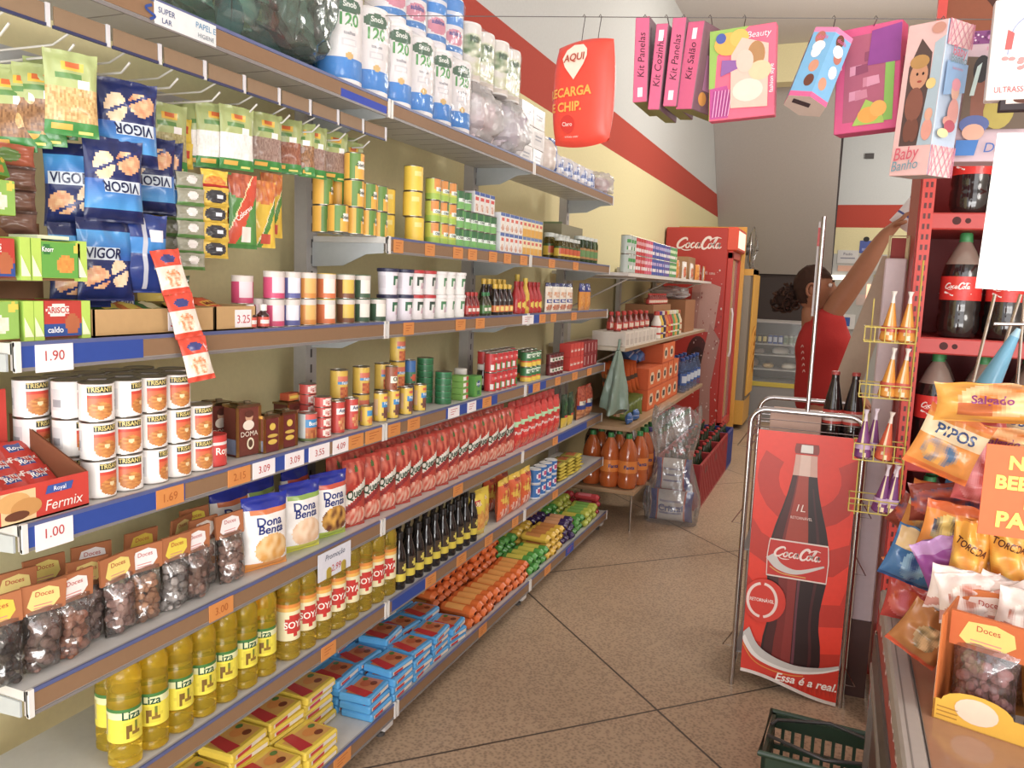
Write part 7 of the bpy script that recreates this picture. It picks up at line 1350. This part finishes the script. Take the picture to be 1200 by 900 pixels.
# middle inner shelf
z3 = 1.0605
cs = carton('drink_case', .2, .2, .085, art(('c', '#d9d0c4'), ('r', .08, .46, .1, .45, '#b9aea4'), ('r', .54, .92, .1, .45, '#b9aea4'), ('r', .08, .46, .55, .92, '#c9bfb4'), ('r', .54, .92, .55, .92, '#c9bfb4')), '#d3c9bc', nu=14, nv=10)
for i in range(4): cs.put((-1.232, 4.6+.21*i, z3), 0, f'white case of small drinks, {nth(i)} from the entrance on the inner middle shelf', 'case', 'white cases of drinks')
rb2 = bottle('small_bottle', [(.022, 0), (.024, .004), (.024, .055), (.012, .08), (.011, .095)], '#8a2a22', DARK, art(('c', '#c9453a'), ('r', .3, .7, .2, .8, '#e3c9b4')), (.01, .05), .0248, cap=[(.013, .092), (.014, .094), (.014, .108), (.012, .11)], capc='#c8372e')
for i in range(12): rb2.put((-1.2-.06*(i % 2), 4.56+.072*i, z3+.086), 0, f'small red capped bottle on the white cases, {nth(i)} from the entrance', 'bottle', 'small bottles on the white cases')
m = MB(); m.box(-1.4, -1.2, 5.5, 6.1, z3+.17, z3+.23, '#9a6a42', PAPER); m.box(-1.4, -1.2, 5.5, 6.1, z3, z3+.17, '#5a2a24', PAPER); tag(m.build('bottle_tray', smooth=0), 'brown carton tray of red bottles stacked on the inner middle shelf', 'tray')
for i in range(8): rb2.put((-1.24, 5.54+.072*i, z3+.2305), 0, f'small red capped bottle on the brown tray, {nth(i)} from the entrance', 'bottle', 'small bottles on the brown tray', sc=(1, 1, .7))
mix = [('#e9e2d8', '#c93a30'), ('#d9b42c', '#5a3a8c'), ('#3a2a3c', '#d9d0c4'), ('#d9742a', '#b8302a'), ('#c9542a', '#e9c43c'), ('#b8302a', '#e3d4c4'), ('#5f9a4a', '#e0d9b4'), ('#d99a3c', '#e9e4dc'), ('#3f7a4c', '#c9d4a0'), ('#d9c4a4', '#c2603c')]
for i, (c, d) in enumerate(mix):
    pr = bottle('juice_bottle', [(.03, 0), (.034, .005), (.034, .11), (.018, .15), (.017, .165)], c, PLAS, art(('c', d), ('r', .3, .7, .2, .8, c)), (.03, .09), .035, cap=[(.019, .16), (.02, .165), (.02, .185), (.018, .187)], capc=d)
    pr.put((-1.17, 5.48+.085*i, z3), 0, f'mixed colour juice bottle, {nth(i)} from the entrance beside the brown tray', 'bottle', 'juice bottles on the inner middle shelf')
m = MB(); m.box(-1.5, -1.16, 6.5, 6.95, z3, z3+.26, '#a06a42', PAPER); m.box(-1.5, -1.16, 6.5, 6.95, z3+.26, z3+.263, '#7a5234', PAPER); o = m.build('cardboard_box', smooth=0); tag(o, 'brown carton beside the red refrigerator with plastic film on top', 'box')
m = MB(); lump(m, .15, .22, .05, '#dddddd', HAZE, 33, 30, 18, .3); o = m.build('plastic_film', loc=(-1.33, 6.72, z3+.264)); tag(o, 'crumpled clear plastic film on the brown carton', 'film')
# wooden inner shelf: blue, orange packs and a hanging green bag
z4 = .6005
ob = carton('snack_carton', .2, .22, .14, art(('c', '#d9662a'), ('e', .5, .5, .28, .3, '#e0c4a4'), ('e', .5, .5, .18, .18, '#4a4038'), ('b', 0, .08, '#c2521f')), '#cf5c24', nu=18, nv=14)
for i in range(5):
    for t_ in range(3 if i in (2, 3) else 2): ob.put((-1.235, 5.25+.205*i, z4+.141*t_), R(-.03, .03), f'orange snack carton, {nth(i)} from the entrance, {["lowest", "middle", "uppermost"][t_]} of its pile', 'carton', 'orange snack cartons')
op = pouch('snack_pack', .16, .2, .06, art(('c', '#d4601f'), ('m', .5, .5, .35, .3, '#e08a3c', '#8a4a2c', 6), ('b', .4, .5, '#5a4a3c')), nu=14, nv=14)
for i in range(5): op.put((-1.24, 4.72+.1*i, z4+.15), R(-.05, .05)+1.2, f'orange pouch leaning in the upper pile, {nth(i)} from the entrance', 'pouch', 'orange pouches behind the green bag', tilt=(0, -.3))
op2 = pouch('snack_pack', .15, .13, .06, art(('c', '#7a8a3c'), ('m', .5, .5, .35, .3, '#c96a34', '#d9c4a0', 6)), nu=12, nv=12)
for i in range(5): op2.put((-1.2, 4.72+.085*i, z4), R(-.05, .05)+1.2, f'olive and red pouch in the lower pile, {nth(i)} from the entrance', 'pouch', 'olive pouches behind the green bag')
bb2 = pouch('blue_pack', .16, .13, .09, art(('c', '#3f6aa8'), ('m', .5, .5, .4, .3, '#5a8ac8', '#2f4a8c', 6), ('b', .4, .48, '#a8b4d0')), nu=14, nv=14)
for i in range(3): bb2.put((-1.24, (5.26, 5.44, 6.07)[i], z4+.305), R(-.2, .2), f'blue pack lying high in the orange pile, {nth(i)} from the entrance', 'pack', 'blue packs', tilt=(0, -.9))
for i in range(2): bb2.put((-1.115, 4.62+.16*i, z4), R(-.2, .2), f'blue pack low in front behind the green bag, {nth(i)} from the entrance', 'pack', 'blue packs', sc=.5)
bw = bottle('water_bottle', [(.035, 0), (.04, .006), (.04, .17), (.018, .23), (.016, .25)], '#5a6f98', CLEARP, art(('c', '#3a5a9c'), ('r', .3, .7, .2, .8, '#b9c4d4')), (.06, .15), .041, cap=[(.018, .247), (.02, .25), (.02, .27), (.018, .272)], capc='#2f4f94')
for i in range(9): bw.put((-1.12-.09*(i % 2), 6.3+.082*i, z4), 0, f'blue labelled water bottle, {nth(i)} from the entrance on the wooden shelf', 'bottle', 'water bottles on the wooden shelf')
# green bag hanging in front of the wooden shelf end
gc = atx(718, 412, -1.15); m = MB()
def GB_(u, v):
    a = 2*PI*u; w_ = .02+.105*min(1, (v*1.15))**.8; q = 1+.25*math.sin(a*5+3*v)*(.3+.7*v)+.12*noise.noise((math.cos(a)*2, math.sin(a)*2, v*4)); return (w_*.55*q*math.cos(a), w_*q*math.sin(a), -.34*v*(1+.05*math.sin(a*3)))
m.grid(GB_, 44, 20, '#7c9484', GLOSS, wrap=True); lo = [GB_(k/44, 1) for k in range(44)]; m.face(lo[::-1], '#7c9484', GLOSS)
o = m.build('hanging_bag', loc=(-1.15, 4.42, gc.z)); tag(o, 'sage green plastic bag hanging at the end of the wooden shelf', 'bag'); h = MB(); h.tube([(0, 0, 0), (0, .01, .03), (0, .02, .06)], .008, 8, '#7c9484', GLOSS); h.tube([(-.002, .012, .02), (0, .05, .03), (0, .075, .03)], .003, 6, '#8a8278', PLAS); h.build('handle', o)
# sodas: orange on the low table, dark green ones behind under the wooden shelf
fan = pet('soda_bottle', .058, .32, '#bf5a12', art(('c', '#e8862a')), (.3, .52), 'Fanta', '#2f8a44', 1.3); gua = pet('soda_bottle', .056, .31, '#1f3a22', art(('c', '#2f5a34'), ('r', .2, .8, .3, .7, '#b83a2c')), (.3, .52), '', '#2a7a3c'); gra = pet('soda_bottle', .056, .3, '#3a1c34', art(('c', '#4a2a6c')), (.3, .52), 'Uva', '#4a3a7c')
for i, (x, y) in enumerate(((-1.185, 4.5), (-1.08, 4.51), (-1.3, 4.52), (-1.045, 4.635), (-1.165, 4.62), (-1.285, 4.65), (-1.045, 4.78))): fan.put((x, y, .2405), -1.0+R(-.3, .3), f'orange soda bottle on the low table, {nth(i)} counted from the front', 'bottle', 'orange soda bottles')
for i in range(4): gra.put((-1.045-.125*i, 4.92+.02*(i % 2), .2405), -1.0, f'dark grape soda bottle behind the orange ones, {nth(i)} from the front', 'bottle', 'grape soda bottles')
for i in range(10):
    for j in range(2): gua.put((-1.135-.13*j, 5.68+.125*i, .0), -1.0, f'green guarana soda bottle on the floor, {nth(i)} from the front, {["outer", "inner"][j]} row', 'bottle', 'green soda bottles under the wooden shelf', sc=(1, 1, 1.3))
# crates of bottles along the aisle
def crate(c, nm, L_, W_, H_):
    m = MB(); cc = c
    for s in (-1, 1):
        m.box(-W_/2, W_/2, s*L_/2-.006, s*L_/2+.006, 0, H_, cc, PLAS); m.box(s*W_/2-.006, s*W_/2+.006, -L_/2, L_/2, 0, H_, cc, PLAS)
        for k in range(7): y = -L_/2+L_*(k+.5)/7; m.box(s*W_/2-.01, s*W_/2+.01, y-.006, y+.006, .02, H_-.01, cc, PLAS)
        m.box(s*W_/2+s*.0065, s*W_/2+s*.0075, -.06, .06, H_*.7, H_*.85, '#3a1412', PLAS)
    m.box(-W_/2, W_/2, -L_/2, L_/2, 0, .01, cc, PLAS); m.box(-W_/2-.01, W_/2+.01, -L_/2-.01, L_/2+.01, H_-.03, H_-.012, cc, PLAS) if False else None
    for k in (-1, 1): m.box(-W_/2, W_/2, k*L_*.152-.003, k*L_*.152+.003, .02, H_*.6, cc, PLAS)
    return Proto(nm, m, smooth=0)
cr1 = crate('#a3262a', 'bottle_crate', .42, .3, .3); cr2 = crate('#2f3f8c', 'bottle_crate', .3, .3, .3)
for i in range(3): cr1.put((-.9, 5.3+.435*i, 0), 0, f'red plastic bottle crate on the floor, {nth(i)} from the entrance', 'crate', 'red bottle crates')
cr2.put((-.9, 6.55, 0), 0, 'dark blue plastic crate after the red crates', 'crate')
wb2 = bottle('beer_bottle', [(.03, 0), (.033, .004), (.033, .15), (.014, .22), (.0125, .27)], '#2a3a22', DARK, art(('c', '#b8453a'), ('r', .3, .7, .2, .8, '#e0d4b4')), (.05, .12), .034, cap=[(.014, .266), (.015, .272), (.013, .28)], capc='#b8302c')
for c_ in range(4):
    yc = 5.3+.435*c_ if c_ < 3 else 6.55
    for i in range(3):
        for j in range(3): wb2.put((-.98+.085*j, yc-.13+.13*i if c_ < 3 else yc-.09+.09*i, .0105+.06), 0, f'green glass bottle in the {["first red", "second red", "third red", "blue"][c_]} crate, {nth(i)} from the front, {["wall-side", "centre", "aisle-side"][j]}', 'bottle', 'glass bottles in the crates')
# clear sack of flour packs on the floor
sk = empty('plastic_sack', (-.86, 4.78, 0), 0); tag(sk, 'clear plastic sack holding white and blue packs, standing on the aisle floor', 'sack')
m = MB()
def SK(u, v):
    a = 2*PI*u; s = lambda t, p: math.copysign(abs(t)**p, t); w_ = .155-.035*min(1, v*1.3)+.02*math.sin(v*9); q = 1+.09*noise.noise((math.cos(a)*3, math.sin(a)*3, v*6))+.05*math.sin(a*9+v*4)*v
    return (s(math.cos(a), .6)*w_*q, s(math.sin(a), .6)*w_*.62*q, (.002+.70*v+(.02*math.sin(a*4) if v > .93 else 0)))
m.grid(SK, 56, 34, '#ffffff', film('sack_film', .13, (.94, .95, .96), .14, 16), wrap=True); m.build('film', sk).location = (0, 0, 0)
fl2 = art(('c', '#d6cdc4'), ('r', 0, .14, 0, 1, '#3a4a94'), ('r', .86, 1, 0, 1, '#3a4a94'), ('r', .14, .19, 0, 1, '#c9604a'), ('r', .81, .86, 0, 1, '#c9604a'), ('r', .25, .75, .3, .36, '#8a86a0'), ('r', .25, .75, .5, .56, '#8a86a0'), ('r', .25, .75, .7, .76, '#9a94a4'))
for i, (z, w_) in enumerate(((.004, .26), (.2, .21))):
    q = MB(); pillow(q, w_, .19, .15 if i == 0 else .13, fl2, 26, 16, GLOSS, seed=i, top=.02, bot=.02, texts=[('Cristal', .5, .055, '#34488c')] if i == 0 else ()); o = q.build('flour_pack', sk); o.location = (0, 0, z); o.rotation_euler = (0, 0, -PI/2+.08)

# ------------------------------------------------------------------ back room
# glass display refrigerator
VX0, VX1 = -1.0, -.3
vc = empty('display_cooler', (VX0, 9.2, 0)); tag(vc, 'glass fronted cooler with shelves of cans and cheeses in the back room', 'cooler')
m = MB(); m.box(VX0, VX1, 9.2, 9.75, 0, .38, '#8c8a88', PAINT); m.box(VX0, VX1, 9.19, 9.2, .38, .43, '#c9b42c', PAINT); m.box(VX0, VX1, 9.2, 9.75, .38, .43, '#8c8a88', PAINT); child(m, 'base', vc)
m = MB(); m.box(VX0, VX1, 9.73, 9.75, .43, 1.08, '#6a6664', PAINT); m.box(VX0, VX0+.02, 9.2, 9.75, .43, 1.08, '#7a7674', PAINT); m.box(VX1-.02, VX1, 9.2, 9.75, .43, 1.08, '#7a7674', PAINT); m.box(VX0, VX1, 9.2, 9.75, 1.08, 1.1, '#a8a4a2', PAINT); child(m, 'frame', vc)
for z in (.56, .72, .84): m = MB(); m.box(VX0+.02, VX1-.02, 9.3, 9.73, z-.008, z, '#c9c9c9', PAINT); child(m, 'shelf', vc)
m = MB(); m.box(VX0+.02, VX1-.02, 9.2, 9.206, .43, 1.08, '#dfe6e6', finish('cooler_glass', .05, alpha=.12)); child(m, 'glass_pane', vc)
for i in range(11):
    nm, c, d = [('black', '#2a2420', '#d9c46a'), ('blue', '#3a5aa8', '#c9d0e0'), ('pale green', '#a8b49c', '#5a7a5c')][0 if i < 4 else 1 if i < 7 else 2]
    pr = can('drink_can', .026, .1, art(('c', c), ('r', .35, .65, .2, .8, d)), n=14, nv=5); pr.put((VX0+.06+.056*i, 9.42, .8405), -PI/2, f'{nm} can on the top cooler shelf, {nth(i)} along', 'can', 'cans in the display cooler')
for i, (x, z, sx_, sy_, c, nm) in enumerate(((-.9, .5605, .07, .05, '#8a6a54', 'brown sausage'), (-.72, .5605, .06, .03, '#d9b87a', 'yellow cheese'), (-.5, .5605, .08, .035, '#e3dcc9', 'white cheese'), (-.85, .7205, .08, .03, '#9a8a80', 'grey tray'), (-.6, .7205, .09, .04, '#d9d4cc', 'white tray'), (-.4, .7205, .05, .03, '#c9c47a', 'yellow tub'))):
    m = MB(); lump(m, sx_, .07, sy_, c, PLAS, i, 20, 12, .08); o = m.build('cold_food', loc=(x, 9.48, z)); tag(o, f'wrapped {nm} in the display cooler', 'food', 'food in the display cooler')
# posters, notices and a screen on the back wall
def pin(name, px0, py0, px1, py1, c, lab, cat, fn=None, Y=11.5, th=.01, mat=None):
    a, b = aty(px0, py0, Y-.01), aty(px1, py1, Y-.01); m = MB(); x0, x1 = min(a.x, b.x), max(a.x, b.x); z0, z1 = min(a.z, b.z), max(a.z, b.z); m.box(x0, x1, Y-th, Y-.0005, z0, z1, c, mat or PAPER)
    if fn: fn(m, flat((0, -1, 0), (1, 0, 0), (0, 0, 1), ((x0+x1)/2, Y-th, (z0+z1)/2)), x1-x0, z1-z0)
    return tag(m.build(name, smooth=0), lab, cat)
pin('poster', 1008, 282, 1021, 297, '#4a5aa0', 'small blue poster on the back wall beside the raised arm', 'poster', lambda m, P, w_, h: (m.ellipse(0, h*.62, w_*.25, h*.2, P, '#2a2624'), m.shape([(-w_*.3, -h*.3), (w_*.3, -h*.3), (w_*.3, -h*.1), (-w_*.3, -h*.1)], P, '#8a94c8')))
pin('notice', 982, 293, 1005, 309, '#c9c7c4', 'white notice with dark heading on the back wall', 'notice', lambda m, P, w_, h: (m.text('Fiado', P, h*.3, '#4a4a60', at=(0, h*.22)), m.shape([(-w_*.35, -h*.15), (w_*.35, -h*.15), (w_*.35, -h*.05), (-w_*.35, -h*.05)], P, '#8a8a98')))
pin('notice', 982, 311, 1000, 318, '#d9a890', 'small pinkish notice below the white one on the back wall', 'notice')
pin('poster', 1024, 300, 1040, 318, '#c9c3b9', 'pale poster on the back wall partly behind the arm', 'poster'); pin('poster', 1024, 322, 1036, 336, '#b9a85a', 'mustard poster on the back wall below the pale one', 'poster'); pin('poster', 1018, 340, 1030, 352, '#6a5a7c', 'dark violet poster on the back wall', 'poster'); pin('poster', 1004, 345, 1016, 358, '#c9b4ac', 'pink grey poster on the back wall above the screen', 'poster')
pin('wall_screen', 983, 368, 1001, 386, '#d9d8d6', 'small white framed blue screen on the back wall', 'screen', lambda m, P, w_, h: m.shape([(-w_*.34, -h*.3), (w_*.2, -h*.3), (w_*.2, h*.3), (-w_*.34, h*.3)], P, '#3a5aa8'), th=.04)
pin('strip_lamp', 968, 322, 992, 328, '#f0e6d4', 'short lit strip lamp on the back wall', 'lamp', mat=SCREEN, th=.05)
pin('strip_lamp', 1016, 333, 1019, 352, '#e9b08a', 'thin upright lit strip on the back wall', 'lamp', mat=SCREEN, th=.03)
pin('junction_box', 1014, 180, 1024, 186, '#4a4644', 'small dark socket box high on the white back wall', 'socket', th=.03)
# red crate of cards hung on the rack's outer side
xw = RX0-.0042; z_ = aty(1055, 297, 3.0).z; m = MB(); m.box(xw-.055, xw-.012, 2.99, 3.03, z_-.05, z_+.05, '#9a3a34', PAPER); m.tube([(xw-.062, 2.985, z_-.056), (xw-.004, 2.985, z_-.056), (xw-.004, 2.985, z_+.056), (xw-.062, 2.985, z_+.056)], .004, 6, '#c9b88a', PAINT, closed=True); m.box(xw-.012, xw, 2.985, 3.03, z_-.05, z_+.05, '#c9b88a', PAPER); tag(m.build('framed_card_rack', smooth=0), 'small red card rack in a pale frame fixed to the red bottle rack side', 'card rack')
# ================================================================== THE WOMAN REACHING UP
PY = 4.25
def wp_(px, py, dy=0): return aty(px, py, PY+dy)
def skinned(name, verts, edges, root, sub=2, parent=None, col='#a8704c', mat=None, colf=None):
    me = bpy.data.meshes.new(name); me.from_pydata([tuple(v[0]) for v in verts], edges, []); o = bpy.data.objects.new(name, me); COL.objects.link(o)
    md = o.modifiers.new('skin', 'SKIN'); md.use_smooth_shade = True
    for i, v in enumerate(verts):
        d = me.skin_vertices[0].data[i]; r = v[1]; d.radius = r if isinstance(r, tuple) else (r, r); d.use_root = i == root
    s = o.modifiers.new('sub', 'SUBSURF'); s.levels = sub; s.render_levels = sub
    dg = bpy.context.evaluated_depsgraph_get(); em = bpy.data.meshes.new_from_object(o.evaluated_get(dg)); bpy.data.objects.remove(o); bpy.data.meshes.remove(me)
    em.name = name; em.materials.clear(); em.materials.append(mat or SKIN); ca = em.color_attributes.new('Col', 'FLOAT_COLOR', 'CORNER'); buf = []
    for p in em.polygons:
        c = lin(colf(p.center) if colf else col); buf += [c[0], c[1], c[2], 1.]*p.loop_total; p.use_smooth = True; p.material_index = 0
    ca.data.foreach_set('color', buf); r = bpy.data.objects.new(name, em); COL.objects.link(r)
    if parent: r.parent = parent
    return r
HD = wp_(952, 338); NK = wp_(948, 366); SHR = wp_(968, 376, -.07); EL = wp_(1004, 326, -.08); WR = wp_(1039, 272, -.05); HN = wp_(1051, 262, -.04)
sc_ = 1/235.
CH = wp_(957, 392); WA = wp_(964, 440); HP = Vector((WA.x+.0, PY, .80)); SHL = CH+Vector((.03, .13, .06))
V = [(HP, (.115, .11)), (WA, (.085, .085)), (CH, (.085, .09)), (NK+Vector((0, 0, -.02)), (.05, .05)), (HD+Vector((0, 0, -.075)), (.047, .05)), 
     (SHR, .052), (SHR.lerp(EL, .5), .056), (EL, .05), (EL.lerp(WR, .4), .047), (WR, .03), (HN, .036),
     (SHL, .046), (SHL+Vector((.05, .06, -.22)), .042), (SHL+Vector((.17, .03, -.36)), .03), (SHL+Vector((.22, .0, -.4)), .028),
     (HP+Vector((.01, -.085, -.06)), .085), (HP+Vector((.03, -.09, -.36)), .058), (HP+Vector((.0, -.09, -.7)), .038), (HP+Vector((.02, -.09, -.765)), .035), (HP+Vector((.12, -.095, -.775)), .025),
     (HP+Vector((.01, .085, -.06)), .085), (HP+Vector((.05, .09, -.36)), .058), (HP+Vector((.02, .09, -.7)), .038), (HP+Vector((.04, .09, -.765)), .035), (HP+Vector((.14, .095, -.775)), .025)]
E_ = [(0, 1), (1, 2), (2, 3), (3, 4), (2, 5), (5, 6), (6, 7), (7, 8), (8, 9), (9, 10), (2, 11), (11, 12), (12, 13), (13, 14), (0, 15), (15, 16), (16, 17), (17, 18), (18, 19), (0, 20), (20, 21), (21, 22), (22, 23), (23, 24)]
# fingers and thumb of the reaching hand, closing round the white packet
fd = (HN-WR).normalized(); side = Vector((0, 1, 0)); upv = fd.cross(side).normalized()
if upv.x > 0: upv = -upv
for q, (o_, l) in enumerate(((-.027, .072), (-.009, .08), (.009, .076), (.026, .06))):
    a = HN+fd*.024+side*o_; b = a+fd*l*.45-upv*-.004; c = b+fd*l*.35-upv*.016; d = c+fd*l*.1-upv*.022; k = len(V); V += [(a, .0108), (b, .0102), (c, .0095), (d, .0085)]; E_ += [(10, k), (k, k+1), (k+1, k+2), (k+2, k+3)]
a = HN-side*.022-fd*.012; b = a-side*.02+fd*.022-upv*.012; c = b+fd*.026-upv*.012; k = len(V); V += [(a, .011), (b, .0105), (c, .009)]; E_ += [(10, k), (k, k+1), (k+1, k+2)]
hl = SHL+Vector((.22, 0, -.4))
for q in range(4): a = hl+Vector((.025, -.022+.015*q, -.012)); b = a+Vector((.025, 0, -.014)); c = b+Vector((.012, 0, -.02)); k = len(V); V += [(a, .0092), (b, .0088), (c, .0078)]; E_ += [(14, k), (k, k+1), (k+1, k+2)]
a = hl+Vector((.005, -.03, -.008)); b = a+Vector((.02, -.014, -.018)); c = b+Vector((.02, 0, -.012)); k = len(V); V += [(a, .011), (b, .01), (c, .0085)]; E_ += [(14, k), (k, k+1), (k+1, k+2)]
body = skinned('person', V, E_, 0, 2, None, '#a06a48')
# head joined into the same figure: profile turned to the aisle's far side, chin raised
hm = MB(); hx = HD+Vector((.004, 0, .0))
def HEADP(u, v):
    a = 2*PI*u; b = PI*(.002+.996*v); d = Vector((math.cos(a)*math.sin(b), math.sin(a)*math.sin(b), -math.cos(b))); x, y, z = d.x*.09, d.y*.072, d.z*.11
    if z < 0: x *= 1-.12*(-z/.118) if x < 0 else 1-.02*(-z/.118); y *= 1-.28*(-z/.118)**1.4
    if x > 0:
        f_ = max(0, 1-abs(y)/.02); g = lambda zc, s: math.exp(-((z-zc)/s)**2)
        x += .022*f_*g(-.02, .018)+.01*f_*g(-.0, .03)+.008*max(0, 1-abs(y)/.03)*(g(-.055, .008)+g(-.069, .008))-.006*max(0, 1-abs(y)/.03)*g(-.062, .004)+.012*max(0, 1-abs(y)/.035)*g(-.098, .016)+.006*max(0, 1-abs(y)/.055)*g(.026, .012)-.008*math.exp(-((abs(y)-.032)/.014)**2)*g(.008, .012)
    c_, s_ = math.cos(.12), math.sin(.12); return (hx.x+x*c_-z*s_*1, hx.y+y, hx.z+x*s_+z*c_)
def hcol(u, v):
    p = HEADP(u, v); x, y, z = p[0]-hx.x, abs(p[1]-hx.y), p[2]-hx.z
    if x > .07 and -.082 < z < -.05 and y < .026 and False: return '#8a4a3c'
    return '#a06a48'
hm.grid(HEADP, 72, 64, hcol, SKIN, wrap=True)
for s in (-1, 1):
    ex = hx+Vector((.078, s*.032, .018)); hm.ball(ex, (.0105, .0125, .0105), '#e9e2da', PLAS, 12, 8); hm.ball(ex+Vector((.0075, s*.002, .0)), (.004, .0062, .0062), '#2a1a14', PLAS, 10, 6); hm.tube([ex+Vector((.014, -.016, .016)), ex+Vector((.016, 0, .022)), ex+Vector((.008, s*.018, .017))], .0028, 6, '#3a2418', CLOTH)
    hm.tube([hx+Vector((-.006+.02*math.cos(t), s*(.073+.008*math.sin(t*.5+.4)), -.008+.03*math.sin(t))) for t in [2*PI*k/14-.6 for k in range(13)]], .0065, 8, '#9a6444', SKIN); hm.ball(hx+Vector((-.004, s*.073, -.008)), (.015, .006, .024), '#96603f', SKIN)
hm.tube([hx+Vector((.086, -.022, -.047)), hx+Vector((.1, -.008, -.046)), hx+Vector((.1, .008, -.046)), hx+Vector((.086, .022, -.047))], .0045, 6, '#8a4840', SKIN)
hmesh = hm.mesh('headpart', 60)
import bmesh
bm = bmesh.new(); bm.from_mesh(body.data); body_m = body.data
for mm in hmesh.materials:
    if mm.name not in [x.name for x in body_m.materials]: body_m.materials.append(mm)
ix = {i: [x.name for x in body_m.materials].index(mm.name) for i, mm in enumerate(hmesh.materials)}
for p in hmesh.polygons: p.material_index = ix[p.material_index]
bm.from_mesh(hmesh); bm.to_mesh(body_m); bm.free(); bpy.data.meshes.remove(hmesh)
tag(body, 'person in a red shirt, dark hair tied back, one arm raised towards the red rack', 'person')
# hair: a close cap drawn back into a curly bun
m = MB()
def HAIR(u, v):
    p = Vector(HEADP(u, .0+v)); d = p-hx; k = 1.07+.03*noise.noise(d*60)+.02*noise.noise(d*130); return tuple(hx+d*k)
cap = MB(); cap.grid(HAIR, 72, 64, '#3a2418', CLOTH, wrap=True)
keep = [i for i, f_ in enumerate(cap.f) if (lambda c: (c.z > .052 or (c.x < -.02 and c.z > -.075-.5*(c.x+.02)*0) or (c.x < .03 and c.z > .02+.5*c.x)))(sum((Vector(cap.v[j]) for j in f_), Vector())/4-hx)]
cap.f = [cap.f[i] for i in keep]; cap.c = [cap.c[i] for i in keep]; cap.m = [cap.m[i] for i in keep]; cap.build('hair', body, 60)
bn = MB(); bc = wp_(921, 350); rr = random.Random(4)
for k in range(70):
    d = Vector((rr.gauss(0, 1), rr.gauss(0, 1), rr.gauss(0, 1))).normalized(); c0 = bc+Vector((d.x*.05, d.y*.05, d.z*.055))*rr.uniform(.55, 1.05); e = Vector((rr.gauss(0, 1), rr.gauss(0, 1), rr.gauss(0, 1))).normalized(); g = d.cross(e).normalized()
    bn.tube([c0+(e*math.cos(t)+g*math.sin(t))*.016+d*.004*t for t in [k_*.7 for k_ in range(8)]], .0055, 6, rr.choice(['#2e1c14', '#3a2418', '#452c1c']), CLOTH)
bn.ball(bc, (.048, .046, .05), '#2e1c14', CLOTH, 16, 12); bn.build('hair_bun', body, 60)
# red shirt with short sleeves, dark trousers, shoes
TS = '#b02a26'
S_ = [(HP+Vector((0, 0, -.04)), (.152, .148)), (WA, (.135, .13)), (WA.lerp(CH, .55)+Vector((.03, 0, 0)), (.15, .14)), (CH+Vector((.03, 0, .0)), (.15, .15)), (NK+Vector((.0, 0, -.05)), (.08, .085)), (SHR+Vector((.01, 0, -.01)), .088), (SHR.lerp(EL, .28), .07), (SHL, .075), (SHL+Vector((.02, .03, -.1)), .066)]
shirt = skinned('shirt', S_, [(0, 1), (1, 2), (2, 3), (3, 4), (3, 5), (5, 6), (3, 7), (7, 8)], 0, 2, body, TS, CLOTH)
pr_ = MB(); 
for k in range(5):
    z = WA.z+.02+.03*k; pr_.ribbon(spline([(-.02, 0), (0, .012), (.018, .002)], 4), .006, (lambda x, y, z=z, k=k: (WA.x-.085-.004*k+x*.3, PY-.118+abs(x)*.3-.01, z+y)), '#d9b4a8', PLAS)
pr_.build('shirt_print', body, 0)
skinned('trousers', [(HP+Vector((0, 0, .02)), (.138, .132))]+[(v[0], v[1]*1.16) for v in V[15:18]]+[(v[0], v[1]*1.16) for v in V[20:23]], [(0, 1), (1, 2), (2, 3), (0, 4), (4, 5), (5, 6)], 0, 2, body, '#2f2c34', CLOTH)
for a, b in ((18, 19), (23, 24)): skinned('shoe', [(V[a][0]+Vector((-.03, 0, .0)), .034), (V[a][0]+Vector((.04, 0, -.0)), .038), (V[b][0]+Vector((.02, 0, .008)), .03)], [(0, 1), (1, 2)], 0, 2, body, '#3a3634', PLAS)
# white packet in her hand
m = MB(); pillow(m, .1, .16, .04, art(('c', '#e3e0e2'), ('b', .3, .36, '#4a5a9c'), ('b', .8, .86, '#6a78b0')), 14, 16, PAPER); b_ = HN+fd*.01-upv*.0-Vector((0, 0, .02)); o = m.build('white_packet', loc=b_); o.rotation_euler = (Matrix.Rotation(.62, 3, 'Y') @ Euler((0, 0, -PI/2)).to_matrix()).to_euler(); tag(o, 'white packet held in the raised hand beside the red rack', 'packet')
